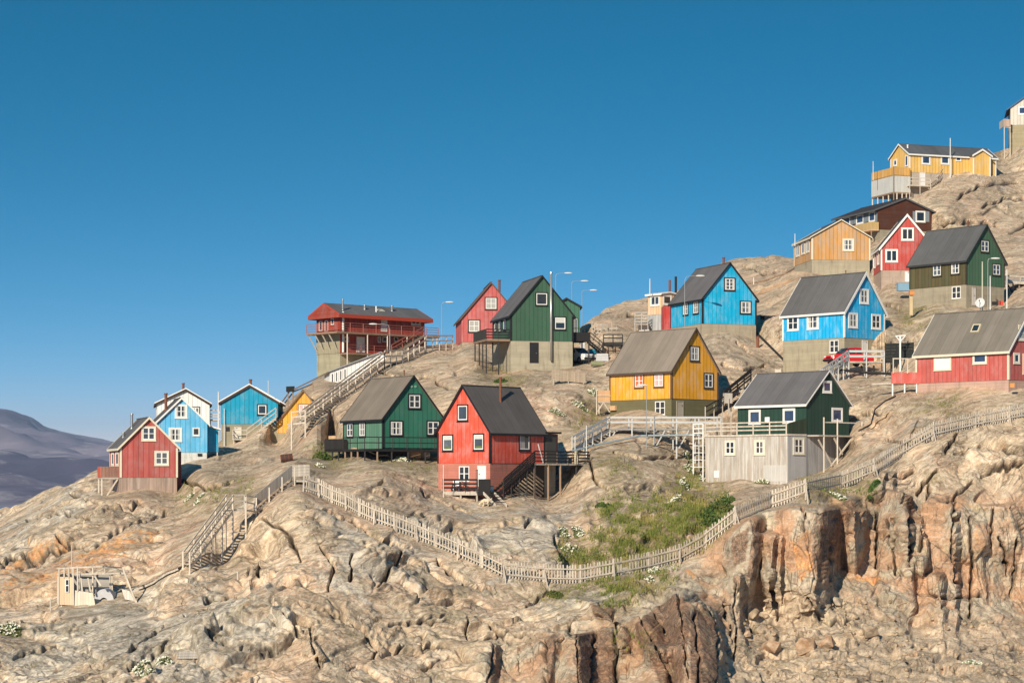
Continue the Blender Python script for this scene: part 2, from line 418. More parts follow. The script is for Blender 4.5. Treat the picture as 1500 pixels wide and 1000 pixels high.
house('h19', tw=.34, label='crimson gabled house with broad white trim between ochre and mossy green houses',
      Y=252, x=(1279, 1290.5, 1367), y=(396, 362, 315.5), rho=1.2, gable='R', fb=(418, 424, 424),
      wall=(.47, .068, .055), found=('conc', (.42, .33, .27)), roof=FELT, barge=WHITE, casing=WHITE, corner=WHITE, fascia=WHITE,
      win=[('R', 1320, 1338.7, 333.5, 352.3, '2'), ('R', 1296.7, 1315.3, 365, 384, '2'), ('L', 1279.8, 1282.2, 373, 393, '1'), ('L', 1285, 1287.8, 368.5, 388, '1')],
      doors=[('R', 1325.5, 1333.5, 397.5, 412.5, (.76, .75, .73))])
house('h20', label='weathered ochre low-gabled house with cream trim and three narrow side windows',
      Y=262, x=(1163.3, 1189, 1274.5), y=(380.3, 347.5, 323.5), rho=1.2, gable='R', fb=(397, 398, 402),
      wall=(.60, .30, .085), wear=(.47, .34, .22), wear_amt=.95, found=('conc', (.40, .36, .27)), roof=FELT, barge=CREAM, casing=CREAM, corner=CREAM, fascia=CREAM, thin=1,
      win=[('R', 1234, 1251, 349.5, 367.5, '4'), ('L', 1166, 1171, 358.5, 376, '2'), ('L', 1174, 1179.2, 355.5, 372.5, '2'), ('L', 1181, 1185.6, 352.5, 370, '2')])
house('h21', label='dark brown low-gabled house with grey shutters and black roof behind the crimson house',
      Y=284, x=(1224, 1286, 1364.5), y=(336, 306.5, 291.5), rho=1.5, gable='R', fb=(350, 352, 352), over=.55,
      wall=(.085, .03, .016), hboard=1, found=('conc', (.30, .27, .20)), roof=(0.0473, 0.0486, 0.054), barge=GREYTRIM, casing=WHITE, corner=None, fascia=GREYTRIM,
      win=[('R', 1341, 1355.3, 309, 325.5, '1'), ('L', 1273, 1282, 310, 325, '1b'), ('L', 1254.5, 1265, 314.5, 328, '1b'), ('L', 1235.5, 1245.5, 318, 331, '1b')])
house('h22', label='pale yellow long house with white trim and stilted veranda, topmost yellow house',
      Y=302, x=(1304.4, 1332, 1459), y=(252, 225.5, 212.5), rho=2.6, gable='L', fb=(262, 282, 258),
      wall=(.74, .46, .125), found=('conc', (.47, .40, .33)), roof=(0.101, 0.108, 0.119), barge=WHITE, casing=WHITE, corner=WHITE, fascia=WHITE,
      win=[('R', 1350, 1362.8, 228, 241, '1b'), ('R', 1378, 1390.5, 228, 241, '1b'), ('R', 1400, 1407.5, 228.5, 236, '1'), ('L', 1309, 1314, 233.5, 243.5, '1b'), ('L', 1326, 1330, 228, 243.5, '1b')],
      doors=[('R', 1347, 1355.5, 252.8, 272, (.78, .77, .75))])

house('h6', label='dark red two storey house with red railed balconies on the ridge skyline',
      Y=280, x=(463.6, 498, 622), y=(517, 457.5, 446), rho=2.8, gable='L', fb=(552, 547, 497), over=.8, og=.7,
      wall=(.36, .045, .026), found=('conc', (.36, .33, .23)), roof=(0.135, 0.135, 0.142), barge=(.40, .06, .03), casing=(.60, .55, .5), corner=None, fascia=(.42, .06, .03), bw=.42,
      win=[('R', 553, 557.6, 493, 501.5, '1'), ('R', 560, 567, 492.8, 501, '1'), ('R', 577, 583, 493, 500.5, '1'), ('R', 504, 511, 493, 500.5, '1'), ('R', 602, 616, 465.5, 476.5, '2'), ('L', 467.5, 472.5, 470, 485, '1'), ('L', 476, 481, 469, 485, '1'), ('L', 485, 489.5, 466, 476, '1')],
      doors=[('R', 558, 567, 464.5, 485.5, (.76, .75, .72)), ('R', 522, 534, 493, 516, (.72, .71, .68))])
house('h7', label='low white building with four narrow windows behind the long wooden staircase',
      Y=251, a=9, L=8, x=(None, 483, 590), y=(566, 545, 517), gable='R', fb=(556, 558, 510), ridge=.7, thin=1,
      wall=(.76, .76, .75), found=('conc', (.55, .55, .53)), roof=FELT, barge=(.30, .31, .32), casing=WHITE, corner=None, fascia=(.30, .31, .32),
      win=[('R', 484.6, 489.4, 546, 562, '1'), ('R', 490.8, 495.4, 544, 560, '1'), ('R', 496.8, 501.6, 541.5, 558, '1'), ('R', 503, 507.8, 539.5, 556, '1')])
house('h14', label='small peach box house with flat white roof half hidden behind the cyan house',
      Y=262, x=(949, 969.5, 991), y=(460, 431, 429.5), rho=1.0, gable='R', fb=(486, 486, 480), over=.25,
      wall=(.72, .48, .29), found=('wood', (.44, .45, .46)), roof=(0.5, 0.5, 0.5), barge=WHITE, casing=WHITE, corner=None, fascia=WHITE, thin=1,
      win=[('L', 953, 966.5, 433, 448, '2'), ('R', 971, 983.5, 432, 446.5, '1')])
house('h23', label='pale grey house with blue roof edge on olive concrete, highest on the hill',
      Y=322, a=-10, L=7, x=(None, 1480, 1542), y=(183.5, 158, 136), gable='R', fb=(222, 222, 200), over=.5,
      wall=(.62, .58, .50), found=('conc', (.36, .31, .20)), roof=FELT, barge=(.045, .12, .26), casing=WHITE, corner=None, fascia=(.045, .12, .26),
      win=[('R', 1491.5, 1512, 156, 168, '1b')])
house('h24', label='narrow green outbuilding peeking out right of the house with flue pipe',
      Y=264, a=2, L=5, x=(None, 810, 849.5), y=(500, 449, 438), gable='R', fb=(508, 508, 506),
      wall=(.05, .15, .095), found=('conc', CONC), roof=FELT, barge=BLACK, casing=BLACK, corner=None, fascia=BLACK, win=[('R', 841, 846.5, 466, 488, '1')])
def unit(a): return Vector((math.cos(a), math.sin(a), 0)), Vector((-math.sin(a), math.cos(a), 0))
def along(C, d, px):
    k = (px - 750) / F
    return (k * C.y - C.x) / (d.x - k * d.y)
def fit(h):
    xl, xc, xr = h['x']; yb, ye, ya = h['y']
    C = P(xc, yb, h['Y']); h['C'] = C
    if 'a' not in h:
        lo, hi = math.radians(-14), math.radians(104)
        tgt = h['rho'] if h['gable'] == 'R' else 1 / h['rho']
        for _ in range(60):
            a = (lo + hi) / 2; r, l = unit(a)
            sr, s2 = along(C, r, xr), along(C, l, xl)
            if s2 <= 0: lo = a; continue
            if sr <= 0: hi = a; continue
            if s2 / sr > tgt: lo = a
            else: hi = a
        h['rad'] = a
    else: h['rad'] = math.radians(h['a'])
    r, l = unit(h['rad']); h['r'], h['l'] = r, l
    h['sr'] = along(C, r, xr)
    h['sl'] = along(C, l, xl) if xl is not None else h['L']
    h['He'] = (yb - ye) / F * C.y
    g, d = (r, l) if h['gable'] == 'R' else (l, r)
    h['g'], h['d'] = g, d
    h['Wd'], h['Ln'] = (h['sr'], h['sl']) if h['gable'] == 'R' else (h['sl'], h['sr'])
    mid = C + g * h['Wd'] * .5
    h['R'] = (CZ + (HY - ya) / F * mid.y) - C.z - h['He']
    h['nr'], h['nl'] = Vector((r.y, -r.x, 0)), Vector((-l.y, l.x, 0))
    return h
for _h2 in HS.values(): fit(_h2)
def on_face(h, face, px, py, off=0.):
    """the point of a house's wall plane seen at a photo pixel, as (distance along the wall, height above its base)"""
    d = h['r'] if face == 'R' else h['l']; n = h['nr'] if face == 'R' else h['nl']
    C = h['C'] + n * off; s = along(C, d, px); q = C + d * s
    return s, (CZ + (HY - py) / F * q.y) - C.z
def fpt(h, face, s, z, off=0.):
    d = h['r'] if face == 'R' else h['l']; n = h['nr'] if face == 'R' else h['nl']
    return h['C'] + d * s + n * off + Z * z
if __name__ == '__main__' and 'DEBUGFIT' in globals():
    for k, h in HS.items(): print(k, 'a=%.0f W=%.1f L=%.1f He=%.1f R=%.1f' % (math.degrees(h['rad']), h['Wd'], h['Ln'], h['He'], h['R']))
# ------------------------------------------------------------------ the rocky hill
# control points: photo pixel -> distance of the bare rock seen there
CP = [
 (-120,800,212),(0,752,214),(60,722,215),(140,690,213),(-120,860,180),(0,800,190),(60,770,192),(150,735,192),(220,760,182),(285,735,187),(350,700,193),(420,682,190),
 (0,835,171),(60,832,170),(150,800,172),(230,800,171),(0,880,163),(60,865,163),(140,885,157.5),(200,880,158),(230,850,161),(268,832,161),(325,822,165.2),(342,812,165.6),(355,778,168.2),(304,812,163.6),(285,828,162),(352,764,168.8),(390,735,170),(440,706,172.5),
 (330,662,217),(380,640,222),(400,630,223.5),(300,685,200),(462,611,214),(480,598,219),(500,583,225),(520,569,231),(545,550,238),(425,629,220),(404,622,226),(436,632,216),(430,592,241),(400,603,240),(350,652,222),(318,657,221),
 (463,562,250),(480,640,206.5),(500,640,206),(470,652,205),(480,622,213),(565,537,243),(577,531,245),(622,515,252.5),(640,508,257),(622,530,245),(600,524,248.5),(590,535,243.5),(640,520,249),(680,506,252),(660,530,242),(700,540,233),(600,560,232),(640,590,216),(690,600,208),
 (455,680,193),(480,690,188.5),(560,690,184),(632,704,189),(655,724,184),(680,734,182),(705,739,180.5),(735,742,179.5),(780,738,181.5),(820,729,187),(560,720,175),(630,740,176),(700,752,177),(660,760,172),(780,790,168),(820,830,165),(700,800,166),
 (500,720,174),(560,750,169),(640,790,166),(740,842,161.5),(850,852,162),(940,838,164),(1000,822,166),(1030,805,167),
 (840,760,175),(900,800,168),(870,730,181),(960,780,171),(1000,740,177),(1040,722,189),(1000,704,193),(1000,725,186),(930,660,195),(860,690,188),(860,640,200),(900,620,205),(840,600,209),(830,560,222),(760,570,219),(780,545,231),(870,545,229),(905,520,236),
 (880,500,250),(865,470,272),(905,448,284),(940,438,288),(975,438,284),(1000,425,285),(1040,410,286),(1060,392,292),(1100,378,296),(1130,374,296),(1160,379,292),(1190,390,280),(1120,410,272),(1140,430,258),(1120,470,243),(1138,530,231),(1140,552,222),(1080,520,225),(1060,560,214),(1100,540,219),(1135,480,236),
 (1230,372,284),(1280,352,286),(1290,400,256),(1320,430,248),(1320,460,235),(1310,480,224),(1300,520,215),(1330,500,219),(1340,470,228),
 (1230,560,209),(1225,551,216.5),(1243,548,216.8),(1268,545,217),(1290,541,219),(1290,570,203),(1340,580,195),(1280,620,194),(1245,681,185.5),(1250,648,192),(1300,662,183),(1380,600,188),(1480,592,188),(1440,615,185),(1510,590,188),
 (1370,455,229),(1480,452,226),(1500,420,240),(1480,380,262),(1500,350,278),(1380,320,283),(1420,300,292),(1375,285,296),(1400,250,306),(1450,225,316),(1500,214,318),(1480,300,298),(1330,300,296),(1300,320,294),(1305,298,303),(1600,190,325),(1600,330,295),(1600,460,235),(1600,590,190),
 (1060,765,169),(1110,738,172),(1180,705,176),(1240,728,174.5),(1275,694,177.5),(1340,722,177),(1330,640,183),(1420,640,182),(1500,650,181.5),(1420,680,179),(1500,716,178),(1620,700,180),
 (1110,850,166),(1180,855,167.5),(1250,860,168),(1350,912,167),(1440,910,169),(1500,915,170),(1340,800,172.5),(1440,800,174),(1220,800,171),(1620,900,171),
 (1050,870,161.5),(1050,1000,146),(1120,940,158),(1200,930,159),(1250,990,150),(1350,970,155),(1450,985,153),(1600,990,154),
 (1000,868,159),(940,905,154),(900,890,156),(960,990,147.5),(860,870,159.5),(800,880,158),(850,910,154),(720,930,152.5),(800,995,147),(880,1000,146.5),
 (560,820,158),(450,800,158),(400,770,164),(350,850,156),(450,880,150),(560,890,152),(640,880,155),(640,990,145),(500,990,142),(380,990,141),(280,930,146),(180,930,147),(100,960,144),(0,930,148),(200,995,140),(0,998,140),
 (0,1150,124),(400,1150,123),(800,1150,128),(1200,1150,135),(1600,1150,136),(-120,1000,140),(-120,1150,124),(-120,920,150)]
for h in HS.values():
    yl, yc, yr = h['fb']; xl, xc, xr = h['x']
    q = h['C'] + h['l'] * h['sl']; CP.append(((750 + F * q.x / q.y), yl, q.y))
    CP.append((xc, yc, h['C'].y))
    q = h['C'] + h['r'] * h['sr']; CP.append((750 + F * q.x / q.y, yr, q.y))
_hq = HS['h16']; _Q = _hq['C'] - _hq['r'] * 2.45; _L = along(_Q, _hq['l'], 1033.2)
for t_, y_ in ((0, 708), (.35, 706), (.7, 704.5), (1, 703)):
    q = _Q + _hq['l'] * (_L * t_); CP.append((750 + F * q.x / q.y, y_, q.y))
CP = np.array(CP, float)
def tps_fit(pts, val, lam):
    n = len(pts); d = np.hypot(pts[:, None, 0] - pts[None, :, 0], pts[:, None, 1] - pts[None, :, 1])
    K = np.where(d > 0, d * d * np.log(np.maximum(d, 1e-9)), 0) + np.eye(n) * lam
    Pm = np.c_[np.ones(n), pts]; A = np.block([[K, Pm], [Pm.T, np.zeros((3, 3))]])
    return np.linalg.solve(A, np.r_[val, 0, 0, 0])
def tps_eval(w, pts, x, y):
    out = np.empty(x.size)
    xf, yf = x.ravel(), y.ravel()
    for k in range(0, xf.size, 20000):
        d2 = (xf[k:k + 20000, None] - pts[None, :, 0]) ** 2 + (yf[k:k + 20000, None] - pts[None, :, 1]) ** 2
        out[k:k + 20000] = (.5 * d2 * np.log(np.maximum(d2, 1e-12))) @ w[:-3] + w[-3] + w[-2] * xf[k:k + 20000] + w[-1] * yf[k:k + 20000]
    return out.reshape(x.shape)
PT = CP[:, :2] / 100.
WT = tps_fit(PT, np.log(CP[:, 2]), .005)
# the skyline of bare rock, photo pixels
SKY = np.array([(-160,806),(-60,772),(0,748),(30,735),(60,719),(100,703),(140,688),(165,684),(200,676),(240,668),(280,662),(310,655),(330,640),(352,625),(378,606),(405,598),(425,585),(440,572),(462,556),(500,540),(540,526),(580,514),(620,507),(660,502),(700,500),(760,500),(830,490),(852,478),(868,463),(890,451),(915,443),(945,436),(970,436),(1000,422),(1035,402),(1058,384),(1080,377.5),(1105,377),(1132,373),(1155,377),(1180,384),(1215,378),(1250,366),(1285,348),(1305,312),(1325,296),(1345,286),(1362,278),(1380,266),(1400,250),(1425,238),(1450,226),(1475,218),(1500,214),(1560,196),(1680,170)], float)
NX, NY = 1280, 620
gx = np.linspace(-150, 1660, NX)
sky_y = np.interp(gx, SKY[:, 0], SKY[:, 1])
tt = np.linspace(0, 1, NY)
BOT = 1130.
gy = sky_y[None, :] + (BOT - sky_y)[None, :] * tt[:, None]
GX = np.broadcast_to(gx[None, :], gy.shape)
# distance on a coarse lattice, then bilinear
cx = np.arange(-160, 1672, 6.); cy = np.arange(160, 1142, 6.)
CXX, CYY = np.meshgrid(cx, cy)
LD = tps_eval(WT, PT, CXX / 100., CYY / 100.)
def bil(A, x, y):
    u = np.clip((x - cx[0]) / 6., 0, len(cx) - 1.001); v = np.clip((y - cy[0]) / 6., 0, len(cy) - 1.001)
    i, j = u.astype(int), v.astype(int); a, b = u - i, v - j
    return (A[j, i] * (1 - a) + A[j, i + 1] * a) * (1 - b) + (A[j + 1, i] * (1 - a) + A[j + 1, i + 1] * a) * b
D = np.exp(bil(LD, GX, gy))
for k in range(NY - 2, -1, -1):                      # going up the picture the rock only recedes
    D[k] = np.maximum(D[k], D[k + 1] + .012)
# joint faces of the broken rock: (x top, y top, x foot, y foot, width, depth, reach to the right)
JOINTS = [(1108,757,1098,850,16,3.2,40),(1133,782,1126,850,10,2.0,30),(1145,786,1142,850,6,1.5,25),(1208,742,1196,858,34,6.4,60),(1252,728,1250,790,14,2.2,26),(1266,745,1262,800,12,2.2,26),(1329,728,1328,772,11,2.6,30),
 (1352,752,1355,815,6,1.4,30),(1396,742,1402,905,6,1.8,40),(1331,770,1334,905,5,1.3,30),(1376,842,1381,905,10,2.0,26),(1349,818,1349,840,10,1.3,20),(1480,736,1499,790,12,1.6,40),(1440,770,1446,860,3,.8,20),
 (1084,840,1092,930,7,2.0,34),(996,866,1012,1010,44,6.0,20),(1040,884,1051,1000,24,4.5,26),(940,905,956,950,40,3.0,14),(866,876,896,905,22,2.0,24),(905,920,912,945,14,2.0,40),
 (724,940,712,1010,16,2.6,50),(810,935,800,1010,16,3.0,40),(842,925,848,1010,34,5.4,40),(980,945,968,1010,18,2.6,30),(775,945,775,965,5,1.0,20),(757,950,757,975,4,.9,20),
 (372,815,366,850,10,1.4,24),(456,935,470,960,6,1.0,18),(605,745,560,790,10,.6,40),(1298,690,1290,720,6,1.2,30),(1310,690,1308,715,6,1.2,30),
 (820,800,822,828,16,2.2,40),(805,770,816,800,16,1.4,30),(855,735,868,775,10,1.2,16),(880,740,894,775,10,1.2,16),(1392,248,1376,262,8,1.2,20),(1455,300,1440,312,8,1.5,24),(1330,575,1255,640,8,1.0,22),(1345,610,1330,640,6,.9,20)]
J = np.zeros_like(D)
jn = perlin(np.c_[GX.ravel() / 28., gy.ravel() / 14., np.zeros(GX.size)]).reshape(GX.shape)
for (x0, y0, x1, y1, w, amt, reach) in JOINTS:
    t = (gy - y0) / (y1 - y0); d = GX - (x0 + (x1 - x0) * t) + jn * 2.5
    env = sstep(-.06, .05, t) * (1 - sstep(1.0, 1.5, t))
    J -= amt * (1 - sstep(0, w, d)) * sstep(-reach * 1.6, -2, d) * env
D = D + J
for k in range(NY - 1):                              # a buttress runs on down to the foot of the face
    D[k + 1] = np.minimum(D[k + 1], D[k] + .035)
def unproj(x, y, d):
    return np.stack([(x - 750) / F * d, d, CZ + (HY - y) / F * d], -1)
# open fractures traced over the rock
FRACT = [[(360,841),(379,815),(378,845)],[(457,917),(461,959)],[(465,966),(467,977)],[(535,920),(555,947),(545,962)],[(515.6,812),(515,846)],[(589,800),(586,818),(565,841),(555,857)],[(686,904),(684,928)],[(437,885),(475,893),(505,903),(535,921)],[(571,911),(620,908),(666,913)],[(509,982),(522,975),(540,985),(560,1000)],
 [(86,792),(128,797),(167,775),(200,763),(230,750),(243,748)],[(0,820),(60,806),(127,790)],[(190,977),(213,967),(253,933)],[(187,953),(240,913)],[(273,900),(313,887)],[(773,885),(803,863)],[(827,917),(847,900),(883,900)],[(600,907),(667,900),(710,913),(740,930)],[(813,783),(823,797),(822,817)],[(770,770),(800,760),(818,772)],
 [(1374,689),(1353,707),(1347,722)],[(1362,707),(1359,731)],[(1428,701),(1410,716),(1389,740)],[(1404,632),(1386,659)],[(1440,690),(1500,676)],[(1398,740),(1395,800),(1400,854)],[(1353,752),(1350,809)],[(1332,758),(1333,830)],[(1464,785),(1479,842)],[(1299,764),(1302,788)],[(1176,745),(1174,775)],[(872,918),(870,1000)],[(846,930),(849,1000)],[(900,925),(903,1000)],[(938,905),(965,950),(985,1000)],[(994,868),(1000,920),(1008,1000)],[(1016,900),(1025,960),(1024,1000)],[(1038,884),(1051,915),(1054,1000)],[(956,890),(975,930)],[(800,940),(797,1000)],[(724,945),(715,1000)],[(1220,790),(1217,850)],[(1285,745),(1283,830)],[(1311,765),(1313,850)],[(1420,760),(1424,830),(1421,900)],[(1455,740),(1450,800)],[(1492,790),(1486,870)],[(1340,871),(1400,875),(1440,870)],[(1128,850),(1140,900)],[(1180,880),(1215,905),(1260,900)],[(1100,905),(1130,930),(1180,925)],[(1290,935),(1330,950),(1380,945)],[(1400,960),(1450,940),(1500,945)],
 [(1395,246),(1378,266)],[(1440,302),(1470,292),(1500,289)],[(1380,330),(1420,322),(1460,330)],[(1400,290),(1440,270),(1490,266)],[(1480,340),(1500,330)],[(532,720),(562,705)],[(615,722),(650,735),(690,752)],[(470,745),(520,760),(560,790),(600,800)],[(640,820),(680,850),(720,862)],[(300,880),(340,870),(372,880)],[(60,900),(110,915),(150,905)],[(20,960),(80,940),(130,950)],
 [(300,930),(350,950),(400,945)],[(410,900),(440,930),(470,935)],[(380,760),(420,780),(440,820)],[(470,800),(490,830),(480,860)],[(560,960),(600,940),(650,945)],[(620,980),(660,960),(700,975)],[(100,720),(150,738),(210,735)],[(40,760),(90,750),(130,760)],[(250,700),(300,715),(340,705)],[(1000,640),(1020,660),(1010,680)],[(900,660),(940,672),(990,668)],[(860,660),(870,700),(890,720)],
 [(1230,620),(1260,600),(1290,605)],[(1290,640),(1330,650),(1370,640)],[(1400,660),(1440,650),(1490,662)],[(1280,690),(1300,700),(1340,690)],[(640,560),(680,575),(720,570)],[(560,545),(600,555),(640,550)],[(1090,390),(1120,400),(1150,395)],[(890,465),(920,460),(960,470)],[(1060,530),(1090,540),(1120,535)],[(1080,500),(1100,515)],[(1300,445),(1320,450)],[(880,880),(900,900),(905,925)],[(700,930),(750,925),(790,935)],[(950,870),(990,862)],[(1075,850),(1082,900),(1080,960)],[(1062,880),(1075,930)]]
fr = np.zeros_like(D); wob_ = perlin(np.c_[GX.ravel() / 11., gy.ravel() / 11., np.full(GX.size, 3.)]).reshape(GX.shape) * 4.; wob2 = perlin(np.c_[GX.ravel() / 11., gy.ravel() / 11., np.full(GX.size, 8.)]).reshape(GX.shape) * 4.
for line in FRACT:
    for k_, ((x0, y0), (x1, y1)) in enumerate(zip(line, line[1:])):
        x_lo, x_hi = min(x0, x1) - 16, max(x0, x1) + 16
        i0, i1 = np.searchsorted(gx, (x_lo, x_hi)); sl_ = (slice(None), slice(i0, i1))
        X_, Y_ = GX[sl_] + wob_[sl_], gy[sl_] + wob2[sl_]
        t = np.clip(((X_ - x0) * (x1 - x0) + (Y_ - y0) * (y1 - y0)) / ((x1 - x0) ** 2 + (y1 - y0) ** 2), 0, 1)
        dd_ = np.hypot(X_ - x0 - t * (x1 - x0), Y_ - y0 - t * (y1 - y0))
        fr[sl_] = np.maximum(fr[sl_], np.exp(-(dd_ / 1.7) ** 2))
B = unproj(GX, gy, D)
def normals(B):
    du = np.gradient(B, axis=1); dv = np.gradient(B, axis=0)
    n = np.cross(du, -dv); n /= np.maximum(np.linalg.norm(n, axis=-1, keepdims=True), 1e-9)
    return n
# masks in the picture plane
CLIFF = inpoly(GX, gy, [(1000,850),(1060,765),(1110,737),(1240,728),(1340,722),(1500,718),(1660,720),(1660,930),(1300,920),(1230,880),(1120,880),(1060,1000),(700,1000),(690,950),(800,930),(930,900)], 14.)
RUBBLE = inpoly(GX, gy, [(1060,1000),(1100,870),(1240,872),(1300,915),(1660,925),(1660,1130),(1060,1130)], 26.)
house_m = np.ones_like(D)
for h in HS.values():
    xl = h['x'][0] or h['x'][1]; x0, x1 = xl - 12, h['x'][2] + 12
    y1 = max(h['fb']) + 6; y0 = h['y'][0] - 10
    ddx = np.maximum(np.maximum(x0 - GX, GX - x1), 0); ddy = np.maximum(np.maximum(y0 - gy, gy - y1), 0)
    house_m = np.minimum(house_m, .12 + .88 * sstep(0, 26, np.hypot(ddx, ddy)))
for (x0, x1, y0, y1) in ((470,650,672,688),(650,725,715,745),(735,880,715,748),(250,345,740,835),(330,450,690,790),(820,1070,610,680)):
    ddx = np.maximum(np.maximum(x0 - GX, GX - x1), 0); ddy = np.maximum(np.maximum(y0 - gy, gy - y1), 0)
    house_m = np.minimum(house_m, .3 + .7 * sstep(0, 24, np.hypot(ddx, ddy)))
up = sstep(640, 560, gy) * .35 + sstep(800, 700, gy) * .25          # the upper slabs are smoother
fore = 1 - np.clip(up, 0, .6)
for path, rad, lo in ([(444,719),(507,744),(579,776),(638,800),(737,846),(797,852),(850,853),(899,844),(950,834),(996,822),(1033,801),(1077,767),(1130,743),(1231,714),(1280,695),(1322,667),(1366,641),(1428,626),(1520,610)], 20, .12), ([(447,620),(565,532),(625,508),(663,503)], 22, .2), ([(203,863),(262,834)], 14, .3), ([(110,890),(190,885)], 30, .15), ([(842,656),(893,627),(1060,627)], 12, .5):
    for (x0, y0), (x1, y1) in zip(path, path[1:]):
        t = np.clip(((GX - x0) * (x1 - x0) + (gy - y0) * (y1 - y0)) / ((x1 - x0) ** 2 + (y1 - y0) ** 2), 0, 1)
        dd_ = np.hypot(GX - x0 - t * (x1 - x0), gy - y0 - t * (y1 - y0))
        house_m = np.minimum(house_m, lo + (1 - lo) * sstep(rad * .35, rad * 1.6, dd_))
shape = D.shape
p = B.reshape(-1, 3).astype(np.float32)
wz = p + np.stack([fbm(p / 9., 3), fbm(p / 9. + 40, 3), fbm(p / 9. + 80, 3)], -1) * 2.0
th = math.radians(28)
q1 = wz[:, 0] * math.cos(th) + wz[:, 2] * math.sin(th) + .25 * wz[:, 1]
q3 = -wz[:, 0] * math.sin(th) + wz[:, 2] * math.cos(th) + .12 * wz[:, 1]
q2 = wz[:, 1]
Q = np.stack([q1, q2, q3], -1)
big = fbm(p / 13., 3) * .9
def facets(q, tilt, off):
    d1, d2, cid, v = worley(q)
    return (_T[cid] * v * np.array(tilt, np.float32)).sum(1) + (_J[cid][:, 0] - .5) * off, d2 - d1, cid
lam1 = fbm(np.stack([q1 / 7., q2 / 7., q3 / .55], -1), 3)
fine = fbm(p / .9, 4); fine2 = fbm(p / .32, 2)
patch = sstep(-.3, .3, fbm(p / 7. + 9, 2))                            # where the rock is broken rather than ice-smoothed
fA, eA, cid = facets(np.stack([q1 / 6.5, q2 / 4.5, q3 / 2.3], -1), (1.0, .8, .9), .75)
fB, eB, eid = facets(np.stack([q1 / 2.3, q2 / 1.8, q3 / .75], -1), (.42, .35, .40), .30)
fC, eC, fid = facets(np.stack([q1 / .85, q2 / .8, q3 / .30], -1), (.15, .13, .14), .10)
crk = lambda e, w: 1 - sstep(0, w, e)
dsv = np.linalg.norm(np.gradient(B, axis=0), axis=-1).reshape(-1)      # spacing of the lattice up the slope: no relief finer than it can carry
att = lambda lam: 1 - sstep(lam * .3, lam * .9, dsv)
dsv = np.maximum(dsv, .8 * np.linalg.norm(np.gradient(B, axis=1), axis=-1).reshape(-1))
a3, a2, a1, a0 = att(2.4), att(.9), att(.55), att(.3)
disp_slab = big * .45 + fA * (.25 + .95 * patch) - crk(eA, .04) * .42 * (.35 + patch) * a3 + (fB - crk(eB, .06) * .12) * (.12 + .95 * patch) * a2 + (fC - crk(eC, .07) * .05) * (.1 + patch) * a0 + lam1 * .07 * (.3 + patch) * a2 + fine * .05 * a1 + fine2 * .025 * a0
pc = p + np.stack([fbm(p / 5. + 3, 2), fbm(p / 5. + 33, 2), fbm(p / 5. + 63, 2)], -1) * .2
ca, sa_ = math.cos(.35), math.sin(.35)
px_, py_ = pc[:, 0] * ca + pc[:, 1] * sa_, -pc[:, 0] * sa_ + pc[:, 1] * ca
kA, gA_, cc = facets(np.stack([px_ / 3.4 + pc[:, 2] * .03, py_ / 4.0, pc[:, 2] / 8.5], -1), (1.5, .9, .8), 1.7)
kB, gB_, gc = facets(np.stack([px_ / 1.15, py_ / 1.6, pc[:, 2] / 2.4 + px_ * .08], -1), (.55, .4, .4), .62)
kC, gC_, hc = facets(np.stack([px_ / .5, py_ / .7, pc[:, 2] / .7], -1), (.18, .16, .16), .20)
disp_cliff = big * .10 + kA * .42 - crk(gA_, .025) * .40 + kB * .34 * a3 - crk(gB_, .035) * .14 * a2 + kC * .26 * a1 - crk(gC_, .06) * .04 * a0 + fine * .03 * a1 + fine2 * .02 * a0
rA, hA, bc = facets(pc / 2.4, (.9, .9, .8), .8); rB, hB, sc_ = facets(pc / .95 + 5, (.42, .42, .4), .40); rC, hC, _u = facets(pc / .4 + 9, (.16, .16, .16), .16)
disp_rub = big * .6 + rA * .55 - crk(hA, .05) * .18 + rB * .45 * a2 - crk(hB, .06) * .08 * a2 + rC * a0 + fine * .05 * a1 + fine2 * .03 * a0
m_c = CLIFF.ravel() * (1 - RUBBLE.ravel()); m_r = RUBBLE.ravel()
disp = disp_slab * (1 - m_c) * (1 - m_r) * fore.ravel() + disp_cliff * m_c + disp_rub * m_r
iron_shade = np.zeros(shape)  # brown stain that also paints extra shade onto the joint faces
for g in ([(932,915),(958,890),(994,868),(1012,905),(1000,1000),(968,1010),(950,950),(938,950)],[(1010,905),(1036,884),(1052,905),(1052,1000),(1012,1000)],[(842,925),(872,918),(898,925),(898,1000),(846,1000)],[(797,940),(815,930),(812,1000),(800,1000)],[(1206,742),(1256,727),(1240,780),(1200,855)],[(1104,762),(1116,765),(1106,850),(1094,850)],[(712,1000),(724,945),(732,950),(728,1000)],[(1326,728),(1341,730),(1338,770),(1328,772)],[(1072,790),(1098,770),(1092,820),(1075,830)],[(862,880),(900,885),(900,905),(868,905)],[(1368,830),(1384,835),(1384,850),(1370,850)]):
    iron_shade = np.maximum(iron_shade, inpoly(GX, gy, g, 5.))
disp = disp * house_m.ravel() * (1 - .6 * iron_shade.ravel())
nrm = normals(B).reshape(-1, 3)
nrm = nrm * .75 + np.array([0, -.25, .15])                            # push mostly out of the slope
def blur(a):
    a = np.pad(a, ((2, 2), (0, 0)), 'edge'); a = (a[:-4] + 4 * a[1:-3] + 6 * a[2:-2] + 4 * a[3:-1] + a[4:]) / 16
    a = np.pad(a, ((0, 0), (2, 2)), 'edge'); return (a[:, :-4] + 4 * a[:, 1:-3] + 6 * a[:, 2:-2] + 4 * a[:, 3:-1] + a[:, 4:]) / 16
def blur3(a):
    a = np.pad(a, ((1, 1), (1, 1)), 'edge'); a = (a[:-2] + 2 * a[1:-1] + a[2:]) / 4
    return (a[:, :-2] + 2 * a[:, 1:-1] + a[:, 2:]) / 4
